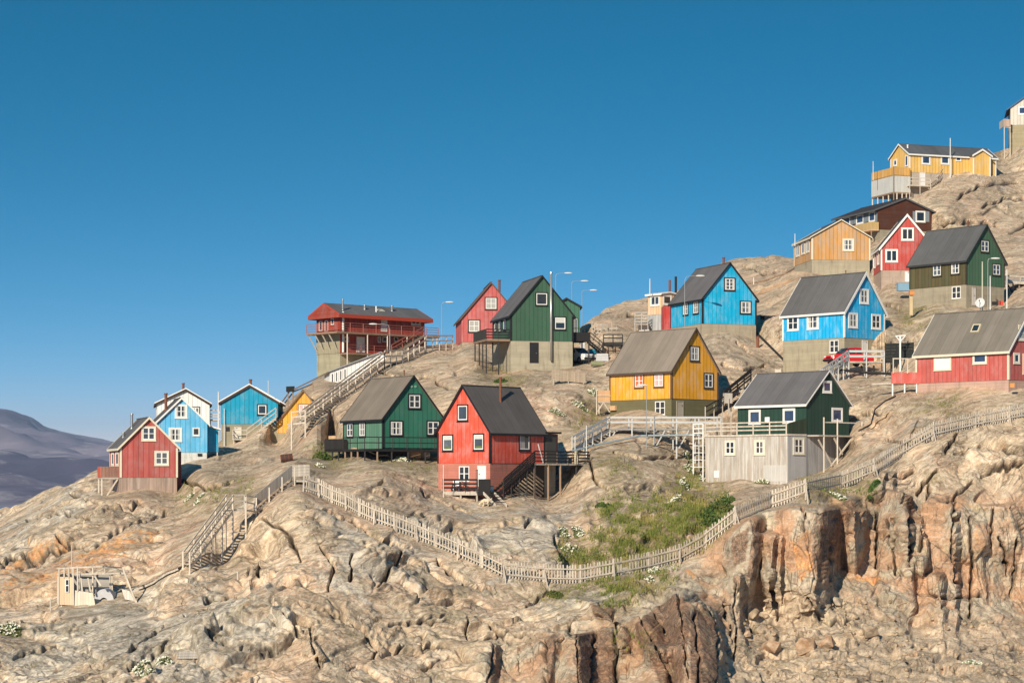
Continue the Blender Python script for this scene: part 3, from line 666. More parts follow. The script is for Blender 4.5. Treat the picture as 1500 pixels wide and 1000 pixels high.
rough_ = np.maximum(CLIFF, RUBBLE)
dsp2 = disp.reshape(shape); disp = blur(dsp2) * (1 - rough_) + blur3(dsp2) * rough_
disp = disp.reshape(-1) + (fine * .03 * a1 + fine2 * .03 * a0) * house_m.ravel() - fr.ravel() * .75
V = (p + nrm * disp[:, None]).reshape(shape + (3,))
# the far side of the ridge and the slope down to the sea
rows = []
top = V[0]
for k in range(1, 9):
    r = top.copy(); r[:, 1] += k * 9.; r[:, 2] -= .5 * k + .35 * k ** 1.9; r[:, 0] *= (1 + 9. * k / top[:, 1])
    rows.insert(0, r)
bot = V[-1]; low = []
for k, (dy, z) in enumerate(((-6, 8.), (-10, 3.), (-14, -2.))):
    r = bot.copy(); r[:, 1] += dy; r[:, 2] = np.minimum(r[:, 2] - 1, z); low.append(r)
ALL = np.concatenate([np.stack(rows), V, np.stack(low)], 0)
nr, nc = ALL.shape[:2]
me = bpy.data.meshes.new('rocky_hill')
me.vertices.add(nr * nc); me.vertices.foreach_set('co', ALL.reshape(-1).astype(np.float32))
ii = np.arange(nr * nc).reshape(nr, nc)
quads = np.stack([ii[1:, :-1], ii[1:, 1:], ii[:-1, 1:], ii[:-1, :-1]], -1).reshape(-1, 4)
me.loops.add(quads.size); me.polygons.add(len(quads))
me.loops.foreach_set('vertex_index', quads.reshape(-1).astype(np.int32))
me.polygons.foreach_set('loop_start', np.arange(0, quads.size, 4, dtype=np.int32))
me.polygons.foreach_set('use_smooth', np.zeros(len(quads), bool))
me.update(calc_edges=True)
hill = bpy.data.objects.new('rocky_hill', me); COL.objects.link(hill)
tag(hill, 'bare tan and grey gneiss hillside with joints, ledges and a broken quarry face', kind='structure')
BVH = BVHTree.FromPolygons([tuple(v) for v in ALL.reshape(-1, 3).tolist()], quads.tolist())
EYE = Vector((0, 0, CZ))
def ground(px, py):
    """the rock seen at a photo pixel"""
    d = P(px, py, 1) - EYE
    hit = BVH.ray_cast(EYE, d.normalized())
    return hit[0] if hit[0] is not None else P(px, py, 200)
def drop(x, y, z0=120.):
    """height of the rock under a point (highest surface below z0)"""
    hit = BVH.ray_cast(Vector((x, y, z0)), Vector((0, 0, -1)))
    return hit[0].z if hit[0] is not None else 0.
def depth(px, py):
    return ground(px, py).y
# masks carried by the rock: soil and growth, lichen, joint faces with rusty stain and painted shade, pale quarry rock
GRASS = [[(820,806),(868,796),(898,772),(872,748),(900,733),(960,745),(985,712),(1012,700),(1060,733),(1062,765),(1022,798),(960,816),(900,824),(850,830)],
 [(870,848),(990,832),(972,850),(930,872),(893,884),(878,868)],[(800,868),(850,852),(862,862),(815,876)],[(262,722),(300,724),(352,706),(368,712),(300,738),(265,735)],[(452,672),(470,655),(505,655),(510,682),(470,684)],
 [(706,548),(745,543),(772,560),(744,566)],[(1312,466),(1345,448),(1372,462),(1350,480),(1322,474)],[(872,684),(905,668),(935,690),(900,700)],[(1178,706),(1214,700),(1240,722),(1196,730)],[(1236,705),(1280,700),(1276,722),(1240,726)],
 [(1000,690),(1036,670),(1036,704),(1000,716)],[(840,612),(868,590),(882,604),(850,628)],[(1345,592),(1400,584),(1400,600),(1360,604)],[(640,660),(600,672),(560,682),(640,682)],[(905,930),(945,930),(935,948),(910,946)]]
veg = np.zeros(shape)
for g in GRASS: veg = np.maximum(veg, inpoly(GX, gy, g, 34.))
vn = fbm(p / 1.8 + 5, 3).reshape(shape)
veg = veg * sstep(-.55, .1, vn + (veg - .5))
lich = np.zeros(shape)
for g in ([(515,805),(525,800),(531,830),(533,842),(524,838)],[(0,830),(25,812),(70,792),(60,815),(10,850),(0,850)],[(20,795),(95,785),(120,800),(60,815)],[(1150,790),(1190,760),(1200,850),(1165,850)],[(1245,840),(1290,835),(1292,858),(1252,856)],[(590,932),(600,930),(600,938),(592,940)],[(140,790),(190,770),(270,765),(160,830),(60,860),(0,880),(0,850)],
 [(1090,425),(1185,395),(1190,405),(1110,440)],[(1420,770),(1440,765),(1440,800),(1425,800)],[(1000,828),(1030,835),(1020,850),(1004,846)]):
    lich = np.maximum(lich, inpoly(GX, gy, g, 7.))
warm = np.zeros(shape)
for g, a in (([(0,830),(140,780),(260,750),(330,770),(250,830),(100,870),(0,890)], .8),([(640,640),(700,560),(840,575),(890,610),(830,610),(650,700)], 1.0),([(380,650),(470,620),(500,590),(560,560),(640,560),(600,560),(480,680),(380,690)], .6),([(440,690),(560,700),(560,740),(450,740)], .7),([(1100,740),(1500,740),(1500,920),(1100,860)], .8),([(1280,600),(1500,600),(1500,700),(1280,700)], .45),([(900,800),(1000,760),(1020,700),(860,700)], .3)):
    warm = np.maximum(warm, a * inpoly(GX, gy, g, 40.))
grey = np.zeros(shape)
for g in ([(0,760),(130,700),(100,760),(0,820)],[(130,880),(330,850),(420,900),(330,1000),(0,1000),(0,940)],[(500,780),(600,770),(620,840),(500,850)],[(640,760),(820,760),(820,840),(700,820)],[(1270,740),(1330,740),(1340,850),(1280,850)],[(800,880),(1000,850),(940,900),(800,930)]):
    grey = np.maximum(grey, .8 * inpoly(GX, gy, g, 50.))
def attr(name, a):
    full = np.concatenate([np.repeat(a[:1], 8, 0), a, np.repeat(a[-1:], 3, 0)], 0).reshape(-1).astype(np.float32)
    at = me.attributes.new(name, 'FLOAT', 'POINT'); at.data.foreach_set('value', full)
attr('veg', veg); attr('lichen', lich); attr('warm', warm); attr('iron_shade', iron_shade); attr('grey', grey)
attr('fracture', fr)
attr('quarry', (CLIFF * (1 - RUBBLE))); attr('rubble', RUBBLE)
attr('layer', q3.reshape(shape)); attr('run', q1.reshape(shape)); attr('block', _J[cid][:, 2].reshape(shape)); attr('block2', _J[eid][:, 2].reshape(shape))

def rock_material():
    t = NT('gneiss_rock')
    def A(n): return t.node('ShaderNodeAttribute', attribute_name=n).outputs['Fac']
    M = lambda a, b: t.math('MULTIPLY', a, b)
    pos = t.node('ShaderNodeNewGeometry').outputs['Position']
    cmb = t.node('ShaderNodeCombineXYZ'); t.link(A('run'), cmb.inputs[0]); t.link(A('layer'), cmb.inputs[2])
    sp = t.node('ShaderNodeSeparateXYZ'); t.link(pos, sp.inputs[0]); t.link(sp.outputs[1], cmb.inputs[1])
    L = cmb.outputs[0]
    wob = t.node('ShaderNodeTexNoise'); wob.inputs['Scale'].default_value = .8; wob.inputs['Detail'].default_value = 5; t.link(pos, wob.inputs['Vector'])
    wv = t.node('ShaderNodeVectorMath', operation='MULTIPLY_ADD'); t.link(wob.outputs['Color'], wv.inputs[0]); wv.inputs[1].default_value = (1.1, 1.1, 1.1); t.link(L, wv.inputs[2])
    wp = t.node('ShaderNodeVectorMath', operation='MULTIPLY_ADD'); t.link(wob.outputs['Color'], wp.inputs[0]); wp.inputs[1].default_value = (.5, .5, .5); t.link(pos, wp.inputs[2])
    def cracks(vec, sc, scale, width):
        v = t.node('ShaderNodeTexVoronoi', feature='DISTANCE_TO_EDGE'); v.inputs['Scale'].default_value = scale; t.link(t.scaled(vec, sc), v.inputs['Vector'])
        return t.math('SUBTRACT', 1.0, t.ramp(v.outputs['Distance'], 0, width))
    band = t.noise(t.scaled(L, (.45, .45, 2.2)), 1.0, 8, .7)
    streak = t.noise(t.scaled(wv.outputs[0], (.7, .7, 8.)), 1.0, 6, .68)
    band2 = t.noise(t.scaled(L, (.16, .16, .9)), 1.0, 6, .65)
    bigp = t.noise(pos, .14, 6, .65); midp = t.noise(pos, .55, 8, .7); fin = t.noise(pos, 3.0, 9, .75); gr = t.noise(pos, 9., 4, .7)
    c = t.mix(t.ramp(band, .38, .62), rgb(.335, .238, .15), rgb(.56, .43, .29))
    c = t.mix(t.ramp(bigp, .42, .62), c, rgb(.50, .335, .215))
    c = t.mix(M(t.ramp(band2, .50, .64), .65), c, rgb(.26, .215, .155))
    c = t.mix(M(t.ramp(midp, .52, .62), .6), c, rgb(.61, .505, .36))
    gy_ = t.mix(t.ramp(band, .40, .60), rgb(.25, .23, .19), rgb(.53, .48, .395))
    gm = t.ramp(t.math('ADD', A('grey'), M(t.math('SUBTRACT', t.noise(pos, .28, 6, .65), .5), 3.4)), .24, .66)
    c = t.mix(M(gm, .85), c, gy_)
    wm = t.ramp(t.math('ADD', A('warm'), M(t.math('SUBTRACT', t.noise(pos, .33, 7, .68), .5), 3.2)), .45, .95)
    c = t.mix(M(wm, .8), c, t.mix(t.ramp(midp, .42, .58), rgb(.42, .22, .125), rgb(.60, .41, .28)))
    c = t.mix(M(t.ramp(streak, .52, .62), .70), c, rgb(.63, .53, .40))
    c = t.mix(M(t.ramp(streak, .49, .39), .62), c, rgb(.20, .15, .10))
    blk = t.math('ADD', M(t.math('SUBTRACT', A('block'), .5), .30), M(t.math('SUBTRACT', A('block2'), .5), .30))
    # broken quarry faces: streaky, with ochre and grey panels
    qs = t.noise(t.scaled(pos, (1.3, 1.3, .16)), 1.0, 8, .7); qh = t.noise(t.scaled(pos, (.25, .25, 3.2)), 1.0, 6, .65)
    qc = t.mix(t.ramp(t.noise(pos, .3, 5), .42, .58), rgb(.41, .225, .12), rgb(.40, .35, .26))
    qc = t.mix(M(t.ramp(qs, .50, .62), .75), qc, rgb(.19, .12, .08))
    qc = t.mix(M(t.ramp(qs, .46, .34), .6), qc, rgb(.52, .40, .28))
    qc = t.mix(M(t.ramp(qh, .52, .64), .55), qc, rgb(.52, .41, .30))
    c = t.mix(M(A('quarry'), .85), c, qc)
    rb = t.mix(t.ramp(t.noise(pos, 1.1, 8, .75), .38, .62), rgb(.28, .21, .14), rgb(.56, .44, .31))
    c = t.mix(M(A('rubble'), .75), c, rb)
    im = t.ramp(t.math('ADD', A('iron_shade'), M(t.math('SUBTRACT', midp, .5), .9)), .35, .70)
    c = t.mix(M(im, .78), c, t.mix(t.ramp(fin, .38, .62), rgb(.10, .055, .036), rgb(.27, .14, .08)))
    lm = t.ramp(t.math('ADD', A('lichen'), M(t.math('SUBTRACT', t.noise(pos, .7, 8, .75), .5), 3.0)), .8, 1.2)
    c = t.mix(M(lm, .8), c, t.mix(t.ramp(fin, .4, .6), rgb(.58, .20, .045), rgb(.60, .33, .10)))
    c = t.mix(M(t.ramp(t.noise(pos, .42, 6, .7), .55, .66), .5), c, t.mix(t.ramp(fin, .4, .6), rgb(.20, .165, .085), rgb(.36, .30, .17)))
    # black crust lichen and rusty freckles everywhere
    c = t.mix(M(t.ramp(t.noise(pos, 1.6, 10, .8), .59, .70), .5), c, rgb(.11, .095, .075))
    c = t.mix(M(t.ramp(t.noise(t.scaled(L, (.5, .5, 1.4)), 1.3, 8, .75), .60, .70), .55), c, rgb(.43, .20, .085))
    c = t.mix(M(t.ramp(gr, .56, .66), .35), c, rgb(.62, .54, .42))
    ck = t.math('MAXIMUM', cracks(wv.outputs[0], (.22, .25, .55), 1.0, .035), M(cracks(wv.outputs[0], (.6, .6, 1.6), 1.0, .045), t.ramp(t.noise(pos, .25, 4), .42, .58)))
    cq = t.math('MAXIMUM', cracks(wp.outputs[0], (.45, .45, .14), 1.0, .03), M(cracks(wp.outputs[0], (1.0, 1.0, .55), 1.0, .04), .8))
    ckm = t.math('ADD', M(ck, t.math('SUBTRACT', 1.0, A('quarry'))), M(cq, A('quarry')))
    ckm = M(ckm, t.ramp(t.noise(pos, .6, 4), .42, .58))
    c = t.mix(M(ckm, .55), c, rgb(.055, .04, .03))
    c = t.mix(M(t.ramp(A('fracture'), .25, .8), .8), c, rgb(.05, .038, .028))
    vm = A('veg')
    c = t.mix(M(vm, .9), c, t.mix(t.ramp(fin, .35, .65), rgb(.10, .085, .035), rgb(.24, .19, .08)))
    v = t.math('ADD', t.math('ADD', 1.12, blk), t.math('ADD', M(t.math('SUBTRACT', fin, .5), .9), M(t.math('SUBTRACT', gr, .5), .7)))
    hsv = t.node('ShaderNodeHueSaturation'); hsv.inputs['Saturation'].default_value = .93; t.link(v, hsv.inputs['Value']); t.link(c, hsv.inputs['Color'])
    t.link(hsv.outputs[0], t.b.inputs['Base Color'])
    t.b.inputs['Roughness'].default_value = .92; t.b.inputs['Specular IOR Level'].default_value = .12
    hgt = t.math('ADD', M(fin, .6), t.math('ADD', M(streak, .25), t.noise(pos, 1.3, 9, .75)))
    t.bump(t.math('SUBTRACT', hgt, M(ckm, .6)), .6, .15)
    return t.m
me.materials.append(rock_material())

# ------------------------------------------------------------------ sea, far mountain, air
def sheet(name, xs, ys, zf, mat, kind='structure', label=None, smooth=True):
    X, Y = np.meshgrid(xs, ys); Zv = zf(X, Y)
    v = np.stack([X, Y, Zv], -1).reshape(-1, 3); n, m = X.shape
    k = np.arange(n * m).reshape(n, m)
    q = np.stack([k[:-1, :-1], k[:-1, 1:], k[1:, 1:], k[1:, :-1]], -1).reshape(-1, 4)
    mm = bpy.data.meshes.new(name); mm.from_pydata(v.tolist(), [], q.tolist())
    mm.polygons.foreach_set('use_smooth', [smooth] * len(q))
    mm.materials.append(mat); o = bpy.data.objects.new(name, mm); COL.objects.link(o)
    return tag(o, label, kind=kind)
t = NT('sea_water'); t.b.inputs['Base Color'].default_value = rgb(.012, .04, .06); t.b.inputs['Roughness'].default_value = .12
pos = t.node('ShaderNodeNewGeometry').outputs['Position']; t.bump(t.noise(t.scaled(pos, (.15, .4, 1)), 1.0, 5), .3, .5)
sheet('sea', np.linspace(-26000, 26000, 27), np.linspace(-400, 40000, 24), lambda X, Y: X * 0, t.m, label='calm blue fjord water below the hill')
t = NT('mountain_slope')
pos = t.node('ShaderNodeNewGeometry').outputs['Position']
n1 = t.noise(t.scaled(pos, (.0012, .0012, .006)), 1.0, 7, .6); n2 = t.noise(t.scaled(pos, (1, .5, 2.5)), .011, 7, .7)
c = t.mix(t.ramp(n1, .42, .58), rgb(.085, .076, .125), rgb(.245, .215, .27))  # violet tint puts part of the distance haze into the rock colour
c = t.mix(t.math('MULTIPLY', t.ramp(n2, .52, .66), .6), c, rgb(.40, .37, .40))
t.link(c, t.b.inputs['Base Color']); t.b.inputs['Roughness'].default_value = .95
MY = 9000.
RIDGE = np.array([(-700,560),(-300,575),(-120,592),(0,597),(14,599),(26,605),(44,609),(62,622),(84,629),(110,635),(140,641),(168,646),(230,660),(320,676),(460,694),(700,706),(900,711)], float)
def mz(X, Y):
    px = 750 + F * X / np.maximum(Y, 1) * (Y / MY) ** .0
    ry = np.interp(px, RIDGE[:, 0], RIDGE[:, 1]); zr = CZ + (HY - ry) / F * MY
    s = np.clip((Y - 2300) / (MY - 2300), 0, 1); b = np.clip((12500 - Y) / 3500., 0, 1)
    pts = np.stack([X.ravel() / 620., Y.ravel() / 620., X.ravel() * 0], -1)
    n = fbm(pts.astype(np.float32), 5).reshape(X.shape); rg = 1 - np.abs(fbm((pts * 1.9 + 7).astype(np.float32), 4)).reshape(X.shape)
    base = np.where(Y < MY, s ** 1.25, b ** .8)
    env = np.where(Y < MY, s * (1 - s) * 4, (1 - b) * .6)
    z = zr * base + (n * 34 + (rg - .7) * 55) * env + n * 5 * base + fbm((pts * 5.3 + 3).astype(np.float32), 4).reshape(X.shape) * 16 * np.clip(env, 0, 1)
    return np.where(zr * base > 1, z, -6)
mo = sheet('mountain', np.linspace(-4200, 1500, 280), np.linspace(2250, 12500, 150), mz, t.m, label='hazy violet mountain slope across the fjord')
hb = MB(); hb.box((-5200, -60, -8.), (9000, 0, 0), (0, 12700, 0), (0, 0, 352))
ho = hb.build('haze', t.m); ho.data.materials.clear()
hm = bpy.data.materials.new('air'); hm.use_nodes = True; hn = hm.node_tree.nodes
hn.remove(hn['Principled BSDF']); pv = hn.new('ShaderNodeVolumePrincipled')
pv.inputs['Color'].default_value = (.50, .68, 1, 1); pv.inputs['Density'].default_value = .000055; pv.inputs['Anisotropy'].default_value = 0
hm.node_tree.links.new(pv.outputs[0], hn['Material Output'].inputs['Volume'])
ho.data.materials.append(hm); tag(ho, 'thin blue sea haze in the air', kind='stuff')
# ------------------------------------------------------------------ houses built from their specs
M_WHITE = plain((.80, .79, .76), .5, .06, name='white_paint'); M_GLASS = glass(); M_GLASSB = glass((.035, .06, .12))
M_BLACK = plain(BLACK, .55, .2, name='black_paint'); M_METAL = plain((.42, .42, .42), .35, .12, .8, name='galvanised_metal')
M_RUST = plain((.20, .075, .04), .7, .3, name='rusty_metal'); M_DARKWOOD = board((.045, .038, .032), .14, .6, .2, .3)
M_TAN = board((.50, .40, .30), .14, .6, .16, .3); M_GREYWOOD = board((.40, .36, .31), .13, .6, .16, .3)
M_PALEWOOD = board((.56, .49, .40), .3, .8, .12, .3); M_GREYPAINT = board((.50, .50, .48), .16, .7, .1, .15)
PANES = [M_GLASS, M_GLASS, glass((.045, .06, .085)), glass((.09, .11, .13)), glass((.035, .032, .03))]  # lighter bluish tints paint reflected sky into some panes
M_CURT = {'x': plain((.46, .46, .44), .8, .15, name='net_curtain'), 'p': plain((.62, .42, .42), .8, .2, name='pink_curtain'), 'o': plain((.62, .16, .06), .8, .2, name='orange_curtain'), 'w': plain((.40, .40, .38), .8, .1, name='white_curtain'),
          's': plain((.55, .57, .55), .8, .1, name='pale_blind'), 'c': plain((.40, .36, .33), .8, .2, name='grey_curtain'), 'g': plain((.12, .16, .05), .8, .3, name='pot_plant')}

def frame_ring(mb, O, d, n, s0, s1, z0, z1, w, off, dep):
    """four bars round an opening, standing dep proud of off"""
    for a0, a1, b0, b1 in ((s0, s1, z1 - w, z1), (s0, s1, z0, z0 + w), (s0, s0 + w, z0 + w, z1 - w), (s1 - w, s1, z0 + w, z1 - w)):
        mb.box(O + d * a0 + n * off + Z * b0, d * (a1 - a0), n * dep, Z * (b1 - b0))

def window(root, h, face, x0, x1, y0, y1, style, casing, off=0.):
    ym, xm = (y0 + y1) / 2, (x0 + x1) / 2
    s0, _ = on_face(h, face, x0, ym); s1, _ = on_face(h, face, x1, ym)
    _, z1 = on_face(h, face, xm, y0); _, z0 = on_face(h, face, xm, y1)
    if s0 > s1: s0, s1 = s1, s0
    d = h['r'] if face == 'R' else h['l']; n = h['nr'] if face == 'R' else h['nl']; O = h['C']
    if style == 'v':
        mb = MB(); mb.box(O + d * s0 + n * off + Z * z0, d * (s1 - s0), n * .04, Z * (z1 - z0)); mb.build('vent', M_BLACK, root); return
    W_ = s1 - s0
    cw = .11 if 'n' not in style else .0
    if W_ < .8: cw *= .6
    mb = MB()
    if cw > 0: frame_ring(mb, O, d, n, s0, s1, z0, z1, cw, off, .055)
    else: frame_ring(mb, O, d, n, s0, s1, z0, z1, .04, off, .05)
    mb.box(O + d * (s0 - .03) + n * off + Z * (z0 - .045), d * (W_ + .06), n * .09, Z * .045)
    wob = mb.build('window', plain(tuple(casing), .55, .12, name='casing_paint') if cw else M_WHITE, root)
    a0, a1, b0, b1 = s0 + cw, s1 - cw, z0 + cw, z1 - cw
    sb = MB(); sw = .085 if W_ > .8 else .05
    frame_ring(sb, O, d, n, a0, a1, b0, b1, sw, off, .04)
    k = style[0]
    if k in '426' and a1 - a0 > .4:
        m = (a0 + a1) / 2; sb.box(O + d * (m - .06) + n * off + Z * (b0 + sw), d * .12, n * .038, Z * (b1 - b0 - 2 * sw))
        for q in ([.5] if k == '4' else [.34, .67] if k == '6' else []):
            zz = b0 + (b1 - b0) * q
            sb.box(O + d * (a0 + sw) + n * off + Z * (zz - .03), d * (m - .06 - a0 - sw), n * .034, Z * .06)
            sb.box(O + d * (m + .06) + n * off + Z * (zz - .03), d * (a1 - sw - m - .06), n * .034, Z * .06)
    sb.build('sash', M_WHITE, wob)
    pb = MB(); pb.box(O + d * (a0 + sw) + n * (off - .05) + Z * (b0 + sw), d * (a1 - a0 - 2 * sw), n * .062, Z * (b1 - b0 - 2 * sw))
    pb.build('pane', M_GLASSB if 'b' in style else random.choice(PANES), wob)
    if len(style) == 1 and style in '46' and random.random() < .45: style += 'x'
    c = [q for q in style[1:] if q in M_CURT]
    if c:
        i0, i1, j0, j1 = a0 + sw, a1 - sw, b0 + sw, b1 - sw; w = i1 - i0
        spans = {'x': [(0, random.uniform(.12, .3), 0, 1), (random.uniform(.72, .88), 1, 0, 1)], 'p': [(0, .45, 0, 1), (.62, 1, 0, 1)], 'o': [(0, .42, 0, 1), (.58, 1, 0, 1)], 'w': [(0, .40, 0, 1), (.6, 1, 0, 1)], 's': [(0, 1, .55, 1)], 'c': [(0, .55, 0, 1)], 'g': [(.1, .9, 0, .2)]}[c[0]]
        if style.startswith('1p') or style.startswith('1w'): spans = [(0, 1, 0, 1)]
        for u0, u1, v0, v1 in spans:
            cb = MB(); cb.box(O + d * (i0 + w * u0) + n * (off + .012) + Z * (j0 + (j1 - j0) * v0), d * (w * (u1 - u0)), n * .006, Z * ((j1 - j0) * (v1 - v0)))
            cb.build('potted_plant' if c[0] == 'g' else 'curtain', M_WHITE if style.startswith('1p') else M_CURT[c[0]], wob)
        if c[0] == 'g':
            cb = MB(); cb.box(O + d * i0 + n * (off + .012) + Z * (j0 + (j1 - j0) * .74), d * w, n * .006, Z * ((j1 - j0) * .26)); cb.build('blind', M_CURT['s'], wob)

def door(root, h, face, x0, x1, y0, y1, col, off=0.):
    ym, xm = (y0 + y1) / 2, (x0 + x1) / 2
    s0, _ = on_face(h, face, x0, ym); s1, _ = on_face(h, face, x1, ym)
    _, z1 = on_face(h, face, xm, y0); _, z0 = on_face(h, face, xm, y1)
    if s0 > s1: s0, s1 = s1, s0
    d = h['r'] if face == 'R' else h['l']; n = h['nr'] if face == 'R' else h['nl']; O = h['C']
    mb = MB(); w = .07
    mb.box(O + d * (s0 + w) + n * off + Z * z0, d * (s1 - s0 - 2 * w), n * .035, Z * (z1 - z0 - w))
    dob = mb.build('door', board(tuple(col), .22, .75, .03, .06, axis=1), root)
    fb = MB()
    for a0, a1, b0, b1 in ((s0, s1, z1 - w, z1), (s0, s0 + w, z0, z1 - w), (s1 - w, s1, z0, z1 - w)):
        fb.box(O + d * a0 + n * off + Z * b0, d * (a1 - a0), n * .06, Z * (b1 - b0))
    fb.build('door_frame', plain(tuple(x * .85 for x in col), .6, .1, name='door_paint'), dob)
    hb = MB(); hb.bar(O + d * (s1 - w - .12) + n * (off + .09) + Z * (z0 + 1.02), O + d * (s1 - w - .26) + n * (off + .09) + Z * (z0 + 1.02), .025)
    hb.box(O + d * (s1 - w - .14) + n * (off + .035) + Z * (z0 + .96), d * .03, n * .05, Z * .12); hb.build('handle', M_METAL, dob)

def chimney(root, h, u, v, z_top, r=.11, mat=None, parent=None, cap=True, name='chimney'):
    """round flue at u along the gable direction and v along the ridge; z_top above the wall base"""
    p = h['C'] + h['g'] * u + h['d'] * v
    zr = h['He'] + h['R'] * (1 - abs(u - h['Wd'] / 2) / (h['Wd'] / 2)) - .15
    mb = MB(); mb.tube(p + Z * zr, p + Z * z_top, r, r, 10)
    if cap: mb.tube(p + Z * (z_top - .02), p + Z * (z_top + .09), r * 1.35, r * 1.25, 10)
    mb.tube(p + Z * zr, p + Z * (zr + .32), r * 1.6, r * 1.2, 10)
    mb.build(name, mat or M_RUST, parent or root, smooth=False)

def build_house(key, h):
    C, g, d, W_, L, He, R = h['C'], h['g'], h['d'], h['Wd'], h['Ln'], h['He'], h['R']
    ng = -d; nd_near = -g                                   # outward normals of the near gable and the near long wall
    fbz = min(C.z - (CZ + (HY - y) / F * C.y) for y in [0]) if False else 0
    root = empty('house', C + Z * 0, h['label'], 'house', 'wooden houses on the rocky hillside')
    h['root'] = root
    sp = h.get('sp', .46)
    hb = 1 if h.get('hboard') else 0
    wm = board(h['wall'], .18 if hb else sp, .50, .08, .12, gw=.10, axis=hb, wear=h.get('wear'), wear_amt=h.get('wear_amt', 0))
    k = h.get('ridge', .5)                                   # where along the gable the ridge stands
    apex = C + g * W_ * k + Z * (He + R)
    # gable walls and long walls, butted at the corners
    th = .16
    for v in (0, L - th):
        mb = MB(); mb.prism([C + d * v, C + g * W_ + d * v, C + g * W_ + Z * He + d * v, apex + d * v, C + Z * He + d * v], d * th)
        mb.build('gable_wall', wm, root)
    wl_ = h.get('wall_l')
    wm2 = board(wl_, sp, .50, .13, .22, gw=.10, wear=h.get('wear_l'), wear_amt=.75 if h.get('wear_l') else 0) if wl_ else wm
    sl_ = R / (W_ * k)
    for u in (0, W_ - th):
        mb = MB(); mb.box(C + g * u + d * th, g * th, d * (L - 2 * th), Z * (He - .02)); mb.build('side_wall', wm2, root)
    # foundation
    kind, col = h['found']; fset = h.get('fset', .04)
    zb = min(drop(q.x, q.y) for q in (C, C + g * W_, C + d * L, C + g * W_ + d * L, C + g * W_ * .5 + d * L * .5, C + d * L * .5, C + g * W_ * .5)) - C.z - 1.0
    zb = max(zb, -9.0); h['zb'] = zb
    mb = MB(); mb.box(C + g * fset + d * fset + Z * zb, g * (W_ - 2 * fset), d * (L - 2 * fset), Z * (-zb - .003))
    fm = concrete(col) if kind == 'conc' else board(col, .15, .6, .16, .35, wear=tuple(x * .6 for x in col), wear_amt=.6)
    mb.build('foundation', fm, root)
    # roof: two slabs
    oe, og, rt = h.get('over', .22), h.get('og', .20), .13
    tan1, tan2 = R / (W_ * k), R / (W_ * (1 - k))
    rb = MB()
    up = Z * (rt + .02)
    for sgn, tn, wid, o in ((1, tan1, W_ * k, C), (-1, tan2, W_ * (1 - k), C + g * W_)):
        e = o - g * sgn * oe + Z * (He - tn * oe) - d * og + Z * .02
        top = o + g * sgn * wid + Z * (He + R) - d * og + Z * .02
        rb.prism([e, top, top + Z * rt, e + Z * rt], d * (L + 2 * og))
    roof = rb.build('roof', roofing(h['roof']), root); h['roof_ob'] = roof
    rc = MB(); rp = apex - d * og + Z * (rt + .01); rc.bar(rp, rp + d * (L + 2 * og), .22, .06); rc.build('ridge_cap', roofing(h['roof']), roof)
    bw = .13 if h.get('thin') else h.get('tw', h.get('bw', .22))
    bm = plain(h['barge'], .55, .12, name='barge_paint')
    for v, s in ((-og, -1), (L + og, 1)):
        for sgn, tn, wid, o in ((1, tan1, W_ * k, C), (-1, tan2, W_ * (1 - k), C + g * W_)):
            e = o - g * sgn * (oe + .02) + Z * (He - tn * (oe + .02)) + d * v
            top = o + g * sgn * wid + Z * (He + R) + d * v
            b = MB(); b.prism([e + Z * (rt + .05 - bw), top + Z * (rt + .05 - bw), top + Z * (rt + .05), e + Z * (rt + .05)], d * s * .045)
            bo = b.build('barge_board', bm, root)
            if h.get('cap'):
                b = MB(); b.prism([e + Z * (rt + .052), top + Z * (rt + .052), top + Z * (rt + .16), e + Z * (rt + .16)], d * s * .07); b.build('verge_strip', M_WHITE, bo)
    fmn = plain(h['fascia'], .55, .12, name='fascia_paint')
    for sgn, tn, o in ((1, tan1, C), (-1, tan2, C + g * W_)):
        e = o - g * sgn * oe + Z * (He - tn * oe) - d * og
        b = MB(); b.box(e - g * sgn * .04 + Z * (-.06 - (.26 if 'bw' in h else 0)), g * sgn * .038, d * (L + 2 * og), Z * (rt + .07 + (.26 if 'bw' in h else 0))); b.build('fascia', fmn, root)
    if h.get('corner') is not None:
        cm = plain(tuple(h['corner']), .55, .12, name='corner_paint')
        for u, v, su, sv in ((0, 0, -1, -1), (W_, 0, 1, -1), (0, L, -1, 1), (W_, L, 1, 1)):
            o = C + g * u + d * v; b = MB()
            b.box(o + g * su * .03 + d * sv * .03 + Z * 0, -g * su * .17, -d * sv * .026, Z * (He - .05))
            b.box(o + g * su * .03 + d * (sv * .004), -g * su * .026, -d * sv * .15, Z * (He - .05))
            b.build('corner_board', cm, root)
    for w in h['win']:
        face = w[0]
        cs = h.get('casing_r') if face == 'R' and 'casing_r' in h else h['casing']
        cxm, cym = (w[1] + w[2]) / 2, (w[3] + w[4]) / 2
        _, zz = on_face(h, face, cxm, cym)
        window(root, h, *w[:6], casing=cs, off=-fset * .98 if zz < 0 else 0.)
    for dd in h.get('doors', []):
        _, zz = on_face(h, dd[0], (dd[1] + dd[2]) / 2, (dd[3] + dd[4]) / 2)
        door(root, h, *dd, off=-fset * .98 if zz < 0 else 0.)
    return root
for key, h in HS.items(): build_house(key, h)
def px_uv(h, px, py_top, v, u):
    """height above the wall base of a flue top seen at row py_top"""
    q = h['C'] + h['g'] * u + h['d'] * v
    return (CZ + (HY - py_top) / F * q.y) - h['C'].z
